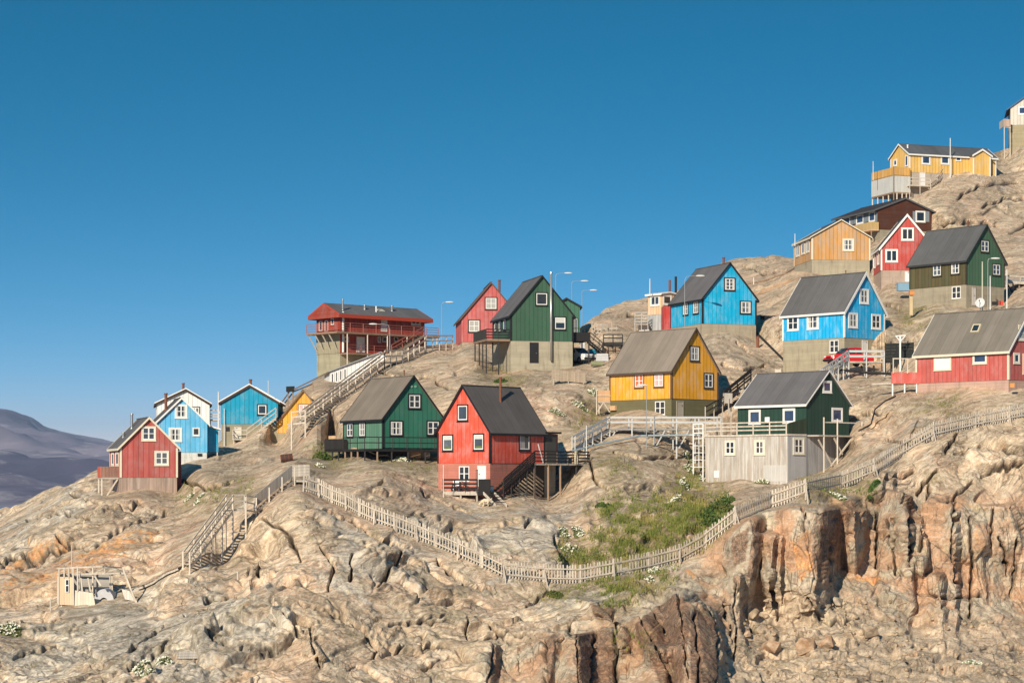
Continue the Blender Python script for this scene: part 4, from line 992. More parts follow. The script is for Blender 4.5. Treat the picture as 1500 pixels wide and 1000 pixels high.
def flue(key, px, py_top, v=None, u=None, r=.11, mat=None, name='chimney'):
    """flue whose foot column is seen at px: solves along the ridge (u given) or along the gable (v given)"""
    h = HS[key]
    if v is None:
        O = h['C'] + h['g'] * u; v = along(O, h['d'], px)
    else:
        O = h['C'] + h['d'] * v; u = along(O, h['g'], px)
    chimney(h['root'], h, u, v, px_uv(h, px, py_top, v, u), r, mat, h['roof_ob'], name=name)
flue('h1', 193, 607, v=4.2, r=.12, mat=M_METAL); flue('h1', 180.5, 634, v=3.8, r=.10, mat=M_METAL, name='vent_pipe')
flue('h2', 243, 577, v=3.4, r=.14, mat=M_RUST); flue('h3', 268.5, 562, v=4, r=.13); flue('h4', 367, 556.5, v=2.5, r=.13)
flue('h8', 731.5, 411, v=4, r=.14); flue('h10', 592, 543.5, u=HS['h10']['Wd'] * .55, r=.06)
flue('h11', 733, 553.5, u=HS['h11']['Wd'] * .33, r=.10); flue('h13', 1060, 378, v=2.5, r=.13); flue('h18', 1418, 324.5, v=2.5, r=.09)
flue('h15', 1239, 397, u=HS['h15']['Wd'] * .5, r=.05); flue('h22', 1329.5, 213, v=.6, r=.10, mat=M_WHITE)
# ------------------------------------------------------------------ timber helpers
def hp(h, sr, sl, z): return h['C'] + h['r'] * sr + h['l'] * sl + Z * z
def post_to_ground(parent, p, top, mat, w=.11, name='post', extra=.25):
    g = min(drop(p.x, p.y, p.z + .3), p.z - .05)
    mb = MB(); mb.bar(Vector((p.x, p.y, g - extra)), Vector((p.x, p.y, top)), w, w, side=Vector((1, 0, 0))); mb.build(name, mat, parent)
def railing(parent, pts, mat, hgt=1.0, rails=(1.0, .55), spacing=1.7, pw=.09, rw=.10, rt=.04, ground=False, pmat=None, last=True):
    """posts and rails along a polyline of floor points"""
    for i, (A, B) in enumerate(zip(pts, pts[1:])):
        A, B = Vector(A), Vector(B); n = max(1, int(round((B - A).length / spacing)))
        for k in range(n + (1 if (i == len(pts) - 2 and last) else 0)):
            q = A.lerp(B, k / n)
            if ground: post_to_ground(parent, q, q.z + hgt, pmat or mat, pw)
            else:
                mb = MB(); mb.bar(q - Z * .12, q + Z * hgt, pw, pw, side=Vector((1, 0, 0))); mb.build('post', pmat or mat, parent)
        for j, z in enumerate(rails):
            mb = MB(); side = (B - A).cross(Z)
            dd = side.normalized() * (pw / 2 + rt / 2 + .002)
            mb.bar(A + Z * z + dd, B + Z * z + dd, rt, rw, side=side); mb.build('rail', mat, parent)
def platform(parent, poly, mat, th=.14, name='deck_floor'):
    mb = MB(); mb.prism([p - Z * th for p in poly], Z * th); return mb.build(name, mat, parent)
def flight(parent, A, B, wv, mat, rise=.19, tread=.28, smat=None, stringers=True, tt=.045):
    """open stair from foot A to head B (front edge line), wv = width vector"""
    A, B, wv = Vector(A), Vector(B), Vector(wv); n = max(2, int(round(abs(B.z - A.z) / rise)))
    run = Vector((B.x - A.x, B.y - A.y, 0)) / n
    for k in range(1, n + 1):
        q = A.lerp(B, k / n); mb = MB()
        mb.box(q - run * .9 - Z * tt, run * 1.0, wv, Z * tt); mb.build('step', mat, parent)
    if stringers:
        w = wv.normalized() * .06
        for o in (A - w, A + wv):
            mb = MB(); e = B - A
            mb.box(o - Z * .24, e, w, Z * .24); mb.build('stringer', smat or mat, parent)
T_GREY = board((.47, .42, .36), .2, .75, .12, .25)
T_LIGHT = board((.60, .53, .44), .3, .8, .10, .22)
T_BLACK = plain((.020, .019, .019), .6, .25, name='tarred_wood')
T_PALE = plain((.52, .53, .53), .55, .12, name='pale_grey_paint')
T_BROWN = plain((.28, .19, .13), .7, .3, name='brown_wood')
T_RED = plain((.30, .10, .075), .65, .25, name='faded_red_paint')
T_PLY = board((.62, .40, .22), .6, .85, .08, .15)

# ---- h1: side balcony, annex
h = HS['h1']; R0 = h['root']
s0, zt = on_face(h, 'L', 172, 683); zf = on_face(h, 'L', 172, 699)[1]
ff = platform(R0, [hp(h, 0, .9, zf), hp(h, 0, 3.2, zf), hp(h, -1.5, 3.2, zf), hp(h, -1.5, .9, zf)], T_GREY, name='balcony')
mb = MB(); mb.box(hp(h, -1.5, .9, zf), h['r'] * 1.5, h['l'] * .05, Z * .95); mb.build('front_panel', board((.23, .12, .09), .3, .7, .1, .3, wear=(.36, .22, .16), wear_amt=.7), ff)
mb = MB(); mb.box(hp(h, -1.55, .9, zf), h['r'] * .05, h['l'] * 2.3, Z * .95); mb.build('end_panel', board((.56, .12, .07), .3, .7, .1, .2), ff)
for sr, sl in ((-1.45, 1.0), (-1.45, 3.1)): post_to_ground(ff, hp(h, sr, sl, zf), h['C'].z + zf, T_LIGHT, .12)
mb = MB(); mb.bar(hp(h, -.05, 1.0, zf - .1), hp(h, -1.42, .95, zf - 2.2), .10, .12); mb.build('brace', T_LIGHT, ff)
mb = MB(); mb.box(hp(h, h['sr'], 1.0, -2.2), h['r'] * .5, h['l'] * 3.2, Z * 4.5); mb.build('lean_to', board((.20, .045, .04), .3, .7, .1, .2), R0)
# ---- h2: lean-to annex on the right
h = HS['h2']; R0 = h['root']; e = along(h['C'] + h['l'] * 1.2, h['r'], 320) - h['sr']
mb = MB(); z1, z2 = 2.5, 2.15; o = h['sr']
mb.prism([hp(h, o, 1.2, .05), hp(h, o + e, 1.2, .05), hp(h, o + e, 1.2, z2), hp(h, o, 1.2, z1)], h['l'] * 3); mb.build('annex', board((.02, .33, .56), .46, .65, .07, .1), R0)
mb = MB(); mb.prism([hp(h, o + .02, 1.0, z1 + .02), hp(h, o + e + .2, 1.0, z2 - .03), hp(h, o + e + .2, 1.0, z2 + .12), hp(h, o + .02, 1.0, z1 + .17)], h['l'] * 3.4); mb.build('annex_roof', M_WHITE, R0)
for a in (.15, e - .1): post_to_ground(R0, hp(h, o + a, 1.3, .05), h['C'].z + .05, T_GREY, .12)
s0, z0 = on_face(h, 'R', 289.5, 668); s1, z1 = on_face(h, 'R', 296, 664)
mb = MB(); mb.box(hp(h, s0, -.0, z0), h['r'] * (s1 - s0), -h['l'] * .03, Z * (z1 - z0)); mb.build('vent', M_BLACK, R0)
# ---- h3: small balcony right
h = HS['h3']; R0 = h['root']; o = h['sr']; zf = (645 - 613) / F * 236
bf = platform(R0, [hp(h, o, .5, zf), hp(h, o + 1.1, .5, zf), hp(h, o + 1.1, 3, zf), hp(h, o, 3, zf)], T_LIGHT, name='balcony')
railing(bf, [hp(h, o + .05, .55, zf), hp(h, o + 1.05, .55, zf), hp(h, o + 1.05, 3, zf)], T_LIGHT, .95, (.95, .5, .25), 1.0)
for a in (.1, 1.05): post_to_ground(bf, hp(h, o + a, .6, zf), h['C'].z + zf, T_GREY, .1)
# ---- h4: entrance platform, stair up the rock
h = HS['h4']; R0 = h['root']
sA, zA = on_face(h, 'L', 363, 642.5, .05); sB, _ = on_face(h, 'L', 342, 642.5, .05)
n = h['nl']; d = h['l']; q = lambda s, off, z: h['C'] + d * s + n * off + Z * z
pf = platform(R0, [q(sA, .05, zA), q(sB, .05, zA), q(sB, 1.0, zA), q(sA, 1.0, zA)], T_GREY, name='porch')
railing(pf, [q(sB, .1, zA), q(sB, .95, zA), q(sA, .95, zA)], T_GREY, .85, (.85, .45), 1.3, .07, .07)
for s in (sA - .1, sB - .1): post_to_ground(pf, q(s, .9, zA), h['C'].z + zA, T_GREY, .1)
sC, zC = on_face(h, 'L', 405, 611, .5)
ft = empty('stair', q(sA, .5, zA), 'grey wooden stair climbing the rock beside the turquoise house', 'stair', 'outdoor stairs')
flight(ft, q(sA, .1, zA), q(sC, .1, zC), n * .9, T_GREY)
railing(ft, [q(sA, 1.05, zA), q(sC, 1.05, zC)], T_GREY, .95, (.95, .5), 2.0, .08, .09)
# ---- h8
# ---- h9: black balconies, flue pipe, stair
h = HS['h9']; R0 = h['root']
s, z = on_face(h, 'R', 807, 528, .15); _, zt = on_face(h, 'R', 807, 401.5, .15); p = h['C'] + h['r'] * s + h['nr'] * .22
mb = MB(); mb.tube(p + Z * z, p + Z * zt, .125, .125, 12)
fl = mb.build('flue_pipe', plain((.46, .46, .45), .35, .1, .6, name='steel_flue'), R0, smooth=True)
for yy in (430, 465, 500):
    mb = MB(); _, zz = on_face(h, 'R', 807, yy, .15); mb.tube(p + Z * (zz - .04), p + Z * (zz + .04), .15, .15, 12); mb.build('collar', M_METAL, fl)
mb = MB(); mb.tube(p + Z * (zt + .05), p + Z * (zt + .22), .17, .12, 12); mb.build('rain_cap', M_METAL, fl)
zf = .15; L_ = 6.0
bf = platform(R0, [hp(h, 0, .2, zf), hp(h, 0, L_, zf), hp(h, -2.6, L_, zf), hp(h, -2.6, .2, zf)], T_BROWN, .2, name='balcony')
railing(bf, [hp(h, 0, .25, zf), hp(h, -2.55, .25, zf)], T_BLACK, 1.0, (1.0, .72, .44, .16), 1.2, .09, .12)
railing(bf, [hp(h, -2.55, .25, zf), hp(h, -2.55, L_, zf)], T_BLACK, 1.0, (1.0, .1), .30, .10, .12)
for sr, sl in ((-2.5, .35), (-2.5, 2), (-2.5, 3.6), (-2.5, 5.6), (-1.2, .35), (-1.2, 3)): post_to_ground(bf, hp(h, sr, sl, zf - .2), h['C'].z + zf - .2, T_BLACK, .14)
o = h['sr']; zf = .1
mb = MB(); mb.box(hp(h, o, .6, zf), h['r'] * 2.0, h['l'] * 3.0, Z * .12); b2 = mb.build('porch', T_BLACK, R0)
mb = MB(); mb.box(hp(h, o + .05, .6, zf + .12), h['r'] * 1.9, h['l'] * .06, Z * .8); mb.build('front_panel', T_BLACK, b2)
railing(b2, [hp(h, o + .1, .65, zf + .9), hp(h, o + 1.9, .65, zf + .9)], T_BLACK, .45, (.42,), .45, .06, .06)
for a in (.2, 1.9):
    for b in (.7, 3.4): post_to_ground(b2, hp(h, o + a, b, zf), h['C'].z + zf, T_BLACK, .14)
st = empty('stair', hp(h, o + 2, .6, zf), 'black wooden stair beside the green house on tall concrete', 'stair', 'outdoor stairs')
flight(st, hp(h, o + 4.0, .7, zf - 1.5), hp(h, o + 2.0, .7, zf + .1), h['l'] * 1.0, T_BLACK)
railing(st, [hp(h, o + 2.0, .65, zf), hp(h, o + 4.0, .65, zf - 1.6)], T_BLACK, .95, (.95, .55), 1.4, .08, .08)
platform(st, [hp(h, o + 4, .6, zf - 1.5), hp(h, o + 5.6, .6, zf - 1.5), hp(h, o + 5.6, 2.4, zf - 1.5), hp(h, o + 4, 2.4, zf - 1.5)], T_BLACK, name='landing')
railing(st, [hp(h, o + 4, .65, zf - 1.5), hp(h, o + 5.6, .65, zf - 1.5), hp(h, o + 5.6, 2.3, zf - 1.5)], T_BLACK, .95, (.95, .5), .8, .08, .08, ground=True)
# ---- h10: black deck on stilts
h = HS['h10']; R0 = h['root']; zf = -.05; W_ = h['Wd']
df = platform(R0, [hp(h, -.02, -.02, zf), hp(h, W_ + .1, -.02, zf), hp(h, W_ + .1, -1.15, zf), hp(h, -2.4, -1.15, zf), hp(h, -2.4, 6.6, zf), hp(h, -.02, 6.6, zf)], T_BLACK, .22, name='deck')
railing(df, [hp(h, W_, -1.1, zf), hp(h, -2.35, -1.1, zf), hp(h, -2.35, 3.0, zf)], T_BLACK, 1.0, (1.0, .52), 1.35, .08, .08)
mb = MB(); mb.box(hp(h, -2.4, 3.0, zf - .1), h['r'] * .06, h['l'] * 3.6, Z * 1.0); mb.build('side_panel', T_DK if 'T_DK' in globals() else board((.03, .026, .024), .28, .5, .2, .2), df)
mb = MB(); mb.box(hp(h, -2.34, 6.55, zf), h['r'] * 2.2, h['l'] * .06, Z * .95); mb.build('end_panel', board((.03, .026, .024), .28, .5, .2, .2), df)
tan = T_GREY
for i, (sr, sl) in enumerate([(-2.3, -1.05), (-1.1, -1.05), (.3, -1.05), (1.9, -1.05), (3.6, -1.05), (5.4, -1.05), (-2.3, .3), (-2.3, 1.5), (-2.3, 2.7), (-2.3, 4.0), (-2.3, 5.2), (-2.3, 6.4), (-1.0, 6.4), (-1.0, 3)]):
    post_to_ground(df, hp(h, sr, sl, zf - .2), h['C'].z + zf - .2, T_BROWN if i in (1, 6, 7, 8) else T_BLACK, .13)
mb = MB(); mb.box(hp(h, -2.4, 4.3, zf + .92), -h['r'] * .08, h['l'] * 1.3, Z * .28); mb.build('plywood_board', T_PLY, df)
for dx in (-.28, .28):
    s, z = on_face(h, 'R', 605.6 + dx * 10, 566); mb = MB(); mb.tube(hp(h, s, 0, z), hp(h, s, -.06, z), .11, .11, 12); mb.build('vent', plain((.2, .35, .27), .6, .1), R0)
# ---- h11: porch, stairs, upper deck, annex
h = HS['h11']; R0 = h['root']; r, l = h['r'], h['l']
s0, zf = on_face(h, 'L', 650, 716, 1.4); s1, _ = on_face(h, 'L', 700, 719, 1.4); zf = on_face(h, 'L', 676, 719.5, 1.4)[1]
GP = lambda s, off, z: h['C'] + l * s - r * off + Z * z
pf = platform(R0, [GP(s0, 0, zf), GP(s1, 0, zf), GP(s1, 1.5, zf), GP(s0, 1.5, zf)], T_GREY, .3, name='porch')
railing(pf, [GP(s0, .1, zf), GP(s0, 1.45, zf), GP(s1, 1.45, zf)], T_BLACK, .95, (.95, .62, .3), 1.4, .11, .15)
for s in (s0 - .1, (s0 + s1) / 2, s1 + .1): post_to_ground(pf, GP(s, 1.4, zf), h['C'].z + zf, T_GREY, .13)
lf = platform(R0, [GP(s1 - .02, 0, zf + .02), GP(-1.3, 0, zf + .02), GP(-1.3, 1.5, zf + .02), GP(s1 - .02, 1.5, zf + .02)], T_BLACK, .25, name='landing')
railing(lf, [GP(s1 - .05, 1.5, zf), GP(.2, 1.5, zf)], plain((.05, .05, .05), .5, .1), 1.75, (1.75, 1.0, .1), .9, .05, .05, .03)
mb = MB(); mb.box(GP(-.0, 1.45, zf), l * -1.25, r * .05, Z * 1.0); mb.build('tarred_panel', T_BLACK, lf)
for s in (-1.2, .3): post_to_ground(lf, GP(s, 1.4, zf), h['C'].z + zf, T_BLACK, .13)
A = GP(-.6, 1.5, zf)
sf = empty('stair', A, 'short black wooden steps from the red house porch down to the rock', 'stair', 'outdoor stairs')
foot = ground(738, 737)
flight(sf, Vector((A.x + 1.0, A.y - 1.15, A.z - 1.0)), A, l * -1.1, T_BLACK, smat=T_GREY)
st = empty('stair', hp(h, 2, -.6, zf), 'tall black stair with board railing along the shaded wall of the bright red house', 'stair', 'outdoor stairs')
sa = along(h['C'] - l * 1.25, r, 737); sb = along(h['C'] - l * 1.25, r, 783); zu = on_face(h, 'R', 800, 678.5, 1.25)[1]
flight(st, hp(h, sa, -1.2, zf), hp(h, sb, -1.2, zu), l * 1.05, T_BLACK)
railing(st, [hp(h, sa, -1.27, zf), hp(h, sb, -1.27, zu)], T_BLACK, 1.0, (1.0, .8, .6, .4, .2), 1.2, .09, .13, ground=True)
sc = along(h['C'] - l * 1.25, r, 862); o = h['sr']
ud = platform(R0, [hp(h, sb, -.03, zu), hp(h, sb, -1.3, zu), hp(h, sc, -1.3, zu), hp(h, sc, 2.2, zu), hp(h, o + 1.9, 2.2, zu), hp(h, o + 1.9, -.03, zu)], T_GREY, .14, name='upper_deck')
railing(ud, [hp(h, sb, -1.27, zu), hp(h, sc, -1.27, zu), hp(h, sc - .03, 2.2, zu)], T_BLACK, 1.0, (1.0, .74, .48, .2), 1.5, .10, .10, ground=False, pmat=T_BROWN)
for s in (sb + .05, sb + 1.8, sb + 3.4): post_to_ground(ud, hp(h, s, -1.22, zu), h['C'].z + zu, T_BROWN, .15)
for s, b in ((sc - .1, -1.2), (sc - 1.6, -1.2), (sc - .1, 2.1), (sc - 1.6, 2.1)): post_to_ground(ud, hp(h, s, b, zu), h['C'].z + zu, T_BLACK, .15)
mb = MB(); mb.box(hp(h, o, .0, .02), r * 1.75, l * 2.2, Z * 2.45); an = mb.build('annex', board((.30, .045, .035), .42, .6, .08, .1), R0)
mb = MB(); mb.box(hp(h, o - .1, -.2, 2.5), r * 2.1, l * 2.7, Z * .16); mb.build('annex_roof', T_BLACK, an)
mb = MB(); mb.box(hp(h, o + .1, -.05, .0), r * 1.4, l * .04, Z * 2.4); mb.build('dark_screen', board((.085, .08, .07), .12, .6, .1, .2, axis=1), an)
mb = MB(); mb.box(hp(h, o + .02, .05, h['zb']), r * 1.45, l * 2.0, Z * (-h['zb'] - .05)); mb.build('annex_base', concrete((.27, .255, .215)), an)
mb = MB()
for k in range(9):  # slats added in place of sun stripes on the basement wall
    x0, y0 = 738 + k * 7.2 - 20, 690
    pts = []
    for t in np.linspace(0, 1, 24):
        xx, yy = x0 + 46 * t, y0 + 36 * t
        top = 724 - (xx - 737) / 46 * 44 + 6
        if 741 < xx < 797 and yy > top and yy < 727: pts.append((xx, yy))
    if len(pts) > 2:
        (xa, ya), (xb, yb2) = pts[0], pts[-1]
        sA, zA = on_face(h, 'R', xa, ya, .4); sB, zB = on_face(h, 'R', xb, yb2, .4)
        mb.bar(fpt(h, 'R', sA, zA, .4), fpt(h, 'R', sB, zB, .4), .03, .13, side=-h['nr'])
stripe_ob = mb.build('sun_stripe_slats', T_TANW if 'T_TANW' in globals() else board((.60, .46, .30), .3, .8, .1, .2), R0)
mb = MB(); c4 = []  # dark sheet added behind: shade between the stripes built as a panel
for xx, yy in ((737, 726), (797, 729), (797, 682), (783, 682)):
    s_, z_ = on_face(h, 'R', xx, yy, .2); c4.append(fpt(h, 'R', s_, z_, .2))
mb.prism(c4, h['nr'] * .04); mb.build('shade_backing', T_BLACK, R0)
mb = MB(); p = hp(h, sb + .35, -1.34, zu + 1.6); q = hp(h, sb + 1.0, -1.34, zu + .05); mb.bar(p, q, .05, .07); lp = mb.build('plank', M_WHITE); tag(lp, 'white plank leaning on the upper deck railing of the bright red house', 'plank')
# clothes on the far rail
def cloth_on(name, p, d, w, hh, mat, label, sway=.05):
    mb = MB(); n = 8; nn = Z.cross(d).normalized()
    for i in range(n):
        for j in range(6):
            def pt(a, b):
                x = a / n; y = b / 6
                return p + d * (w * (x - .5) * (1 - .25 * y)) - Z * hh * y + nn * (math.sin(x * 9 + y * 3) * sway)
            mb.face(pt(i, j), pt(i + 1, j), pt(i + 1, j + 1), pt(i, j + 1))
    o = mb.build(name, mat, smooth=True)
    m = o.modifiers.new('thickness', 'SOLIDIFY'); m.thickness = .02
    return tag(o, label, 'cloth')
s = along(h['C'] - l * 1.36, r, 843)
cloth_on('towel', hp(h, s, -1.42, zu + 1.05), r, .45, 1.1, plain((.60, .53, .36), .9, .2, name='tan_cloth'), 'tan towel hanging over the black deck railing of the bright red house')
# ---- h12: plywood porch, stair on the right, meter box
h = HS['h12']; R0 = h['root']; r, l = h['r'], h['l']
zf = on_face(h, 'L', 893, 588)[1]
Lh = h['Ln']
eP = hp(h, 0, Lh - .1, zf); xP = P(873.5, 0, eP.y - .4); wP = Vector((xP.x - eP.x, -.4, 0)); bP = Vector((.25, 1.3, 0))
pp = platform(R0, [eP, eP + wP, eP + wP + bP, eP + bP], T_GREY, name='porch')
mb = MB(); mb.box(eP + wP * .03 + Z * .02, wP * .9, Vector((.02, .05, 0)), Z * 1.02); mb.build('plywood_panel', T_PLY, pp)
for q in (eP + wP * .98 - Vector((0, .06, 0)), eP + wP * .96 + bP): post_to_ground(pp, q, h['C'].z + zf + 1.15, T_LIGHT, .1)
mb = MB(); mb.bar(eP + wP - Vector((0, .05, -.55)), eP - Vector((0, .05, -.55)), .05, .09); mb.build('rail', T_LIGHT, pp)
for u0, u1 in ((.5, .95), (.5, .05)): mb = MB(); mb.bar(eP + wP * u0 - Z * .1, eP + wP * u1 - Z * 1.0, .08, .1); mb.build('brace', T_LIGHT, pp)
s0, z0 = on_face(h, 'L', 896, 601); s1, z1 = on_face(h, 'L', 903.5, 594)
mb = MB(); mb.box(h['C'] + l * s0 + Z * z0 - r * .0, l * (s1 - s0), -r * .25, Z * (z1 - z0)); mb.build('meter_box', T_PLY, R0)
st = empty('stair', hp(h, h['sr'], 0, 0), 'dark wooden stair rising beside the golden yellow house', 'stair', 'outdoor stairs')
A_, B_ = P(1033, 611, 203.5), P(1083, 583, 208)
flight(st, A_, B_, Vector((.35, 1.0, 0)), T_BROWN, smat=T_BLACK)
railing(st, [A_ - Vector((0, .05, 0)), B_ - Vector((0, .05, 0))], T_BLACK, .95, (.95, .5), 1.6, .09, .10, ground=True, pmat=T_GREY)
platform(st, [B_, P(1098, 583, 208), P(1100, 580, 212), P(1085, 580, 212)], T_BROWN, name='landing')
railing(st, [P(1060, 588, 211.0), P(1100, 556, 214.0)], T_BLACK, 1.0, (1.0, .8, .5, .2), 1.3, .1, .16, ground=True)
cr = MB(); q = P(1061.5, 590.5, 205.5); cr.box(q, Vector((.72, .1, 0)), Vector((-.1, .6, 0)), Z * .93); cr.bar(q + Vector((.36, -.02, .46)), q + Vector((.36, -.02, -.9)), .1)
tag(cr.build('crate', T_TANC if 'T_TANC' in globals() else T_GREY), 'square pale wooden box on a post beside the stair right of the yellow house', 'box')
# ---- h13: hose / cable on the ground
# ---- h16: projecting basement with terrace, stilt platform
h = HS['h16']; R0 = h['root']; r, l = h['r'], h['l']; a = 2.45
Q = h['C'] - r * a; L2 = along(Q, l, 1033.2); zb = h['zb'] - .6
GW = board((.54, .515, .475), .2, .72, .13, .4, wear=(.33, .235, .165), wear_amt=.6)
mb = MB(); mb.box(Q + Z * zb, r * (a - .03), l * L2, Z * (-zb - .16)); bs = mb.build('basement', GW, R0)
mb = MB(); mb.box(Q - l * .03 + Z * zb, r * a, l * .028, Z * (-zb - .16)); mb.build('side_cladding', board((.42, .42, .43), .16, .75, .08, .12), bs)
mb = MB(); mb.box(Q - l * .08 - r * .08 - Z * .155, r * (a + .05), l * (L2 + .16), Z * .15); mb.build('terrace_floor', T_LIGHT, bs)
h16b = dict(h); h16b['C'] = Q
for x0, x1, y0, y1 in ((1062, 1077.3, 644.5, 666.3), (1105, 1121.2, 643.8, 666)): window(R0, h16b, 'L', x0, x1, y0, y1, '4', CREAM)
window(R0, h16b, 'R', 1161, 1177.5, 640.5, 665.2, '4', CREAM, off=.03)
for (x0, x1, y0, y1, nm) in ((1046, 1053.3, 689, 699, 'hatch'), (1118, 1151, 681, 705, 'patch_panel')):
    s0, z0 = on_face(h16b, 'L', x1, y1); s1, z1 = on_face(h16b, 'L', x0, y0)
    mb = MB(); mb.box(Q + l * s0 + Z * z0, l * (s1 - s0), -r * .025, Z * (z1 - z0)); mb.build(nm, M_WHITE if nm == 'hatch' else board((.56, .54, .51), .2, .8, .06, .2), bs)
railing(bs, [Q - r * .03 + l * .1, Q - r * .03 + l * L2], T_LIGHT, 1.0, (1.0, .68, .36), 1.9, .10, .11)
mb = MB(); mb.prism([Q + r * .1, Q + r * a, Q + r * a + Z * 1.35, Q + r * .1 + Z * .9], -l * .05); mb.build('side_panel', board((.035, .055, .032), .2, .7, .15, .3), bs)
W_ = h['Wd']; n = h['nr']; zf = -.08
pf = platform(R0, [hp(h, .1, -.02, zf), hp(h, W_ + .3, -.02, zf), hp(h, W_ + .3, -1.3, zf), hp(h, .1, -1.3, zf)], T_GREY, .12, name='platform')
for s, tp in ((.8, 1.5), (2.6, 1.4), (W_ + .2, 1.2)): post_to_ground(pf, hp(h, s, -1.25, zf), h['C'].z + zf + tp, T_LIGHT, .11)
mb = MB(); mb.bar(hp(h, .8, -1.2, 1.0), hp(h, W_ + .2, -1.2, 1.0), .04, .1); mb.build('rail', T_LIGHT, pf)
for u, v in (((.15, -.5), (2.0, -2.6)), ((4.9, -.1), (1.9, -2.7)), ((2.2, -.3), (3.4, -1.7))):
    mb = MB(); mb.bar(hp(h, u[0], -1.2, u[1]), hp(h, v[0], -1.15, v[1]), .09, .13); mb.build('brace', T_LIGHT, pf)
st = empty('stair', P(1026, 700, 186), 'white painted ladder stair at the end of the grey plank basement', 'stair', 'outdoor stairs')
e = Q + l * L2
A_ = e + l * .15 + Z * zb * .55
for k in range(5):
    mb = MB(); zz = -.3 - k * .62; mb.box(e + l * .1 + Z * zz - r * .2, l * 1.15, r * .8, Z * .06); mb.build('step', M_WHITE, st)
for ll in (.1, 1.25):
    p = e + l * ll - r * .2; post_to_ground(st, p + Z * -.5, p.z + 1.0, M_WHITE, .09)
for zz in (1.0, .6, .2):
    mb = MB(); mb.bar(e + l * .1 - r * .22 + Z * zz, e + l * 1.25 - r * .22 + Z * zz, .05, .09); mb.build('rail', M_WHITE, st)
mb = MB(); s, z = on_face(h, 'L', 1119, 619.5, .3); mb.box(h['C'] + l * s + Z * z - r * .1, l * -.7, -r * .55, Z * .07); mb.box(h['C'] + l * s + Z * (z + .07) - r * .1, l * -.5, -r * .08, Z * .45); tag(mb.build('deck_chair', M_WHITE), 'white plastic chair on the terrace of the dark green house', 'chair')
# ---- h17: red panelled deck, skylight
h = HS['h17']; R0 = h['root']; r, l = h['r'], h['l']; Lh = h['Ln']
e = h['C'] + l * Lh; k = Vector((-1, -.15, 0)).normalized(); wl_ = 2.45; zt = (CZ + (HY - 545.5) / F * e.y) - e.z
mb = MB(); mb.box(e + k * wl_ + Z * (zt - 1.0) - l * .3, -k * wl_, l * .06, Z * 1.0); dk = mb.build('deck_panel', board((.60, .125, .10), .2, .75, .06, .1), R0)
platform(dk, [e + Z * (zt - .9), e + k * wl_ + Z * (zt - .9), e + k * wl_ + l * 2 + Z * (zt - .9), e + l * 2 + Z * (zt - .9)], T_LIGHT, name='deck_floor')
for t in (.1, 1.2, 2.3):
    p = e + k * t - l * .2 + Z * (zt - .9); post_to_ground(dk, p, p.z, M_WHITE, .11)
for t in (1.05, 2.35):
    p = e + k * t - l * .35 + Z * zt; mb = MB(); mb.bar(p - Z * .1, p + Z * 1.2, .09, .09); mb.build('frame_post', T_LIGHT, dk)
p = e + k * 1.0 - l * .35 + Z * (zt + 1.2); mb = MB(); mb.bar(p, p + k * 1.4, .09, .09); mb.build('frame_rail', T_LIGHT, dk)
# skylight on the left slope
def on_roof(h, px, py, lift=.0):
    """point of the roof slope over the left long wall seen at a pixel"""
    a = h['C'] + Z * (h['He'] + .15 + lift); tn = h['R'] / (h['Wd'] * .5)
    nrm = (-h['g'] * tn + Z).normalized()
    dv = (P(px, py, 1) - EYE); t = (a - EYE).dot(nrm) / dv.dot(nrm)
    return EYE + dv * t, nrm
c4 = [on_roof(h, *q)[0] for q in ((1422, 487.5), (1433.5, 487), (1438, 475.5), (1426.5, 476))]; nn = on_roof(h, 1430, 480)[1]
mb = MB(); mb.prism([p + nn * .0 for p in c4], nn * .12); sk = mb.build('skylight', M_CREAMP if 'M_CREAMP' in globals() else plain((.62, .55, .38), .5, .1), h['roof_ob'])
cc = sum(c4, Vector()) / 4; mb = MB(); mb.prism([cc + (p - cc) * .72 + nn * .118 for p in c4], nn * .012); mb.build('skylight_pane', M_GLASS, h['roof_ob'])
# ---- h21: shutters, wooden balcony
h = HS['h21']; R0 = h['root']; r, l = h['r'], h['l']; SHUT = plain((.20, .24, .27), .6, .1, name='shutter_paint')
for face, x0, x1, y0, y1 in (('R', 1337, 1340.5, 309.5, 325), ('R', 1356, 1361, 309.5, 325), ('L', 1268.5, 1272.5, 311, 325.5), ('L', 1282.3, 1285.2, 310, 325), ('L', 1250.5, 1254, 315.5, 328.5), ('L', 1265.3, 1268, 313.5, 327), ('L', 1231.5, 1235, 319, 331.5), ('L', 1246, 1249.5, 317, 330)):
    s0, _ = on_face(h, face, x0, y0); s1, _ = on_face(h, face, x1, y0); _, z1 = on_face(h, face, x0, y0); _, z0 = on_face(h, face, x0, y1)
    d = r if face == 'R' else l; n = h['nr'] if face == 'R' else h['nl']
    mb = MB(); mb.box(h['C'] + d * s0 + Z * z0, d * (s1 - s0), n * .05, Z * (z1 - z0)); mb.build('shutter', SHUT, R0)
s0, z0 = on_face(h, 'L', 1281, 336, .6); s1, _ = on_face(h, 'L', 1250, 337, .6); zz = z0
bf = platform(R0, [h['C'] + l * s0 + Z * zz, h['C'] + l * s1 + Z * zz, h['C'] + l * s1 - r * 1.1 + Z * zz, h['C'] + l * s0 - r * 1.1 + Z * zz], T_TANF if 'T_TANF' in globals() else T_PLY, name='balcony')
mb = MB(); mb.box(h['C'] + l * s0 - r * 1.1 + Z * zz, l * (s1 - s0), r * .05, Z * .95); mb.build('balcony_panel', board((.52, .36, .15), .14, .7, .12, .15), bf)
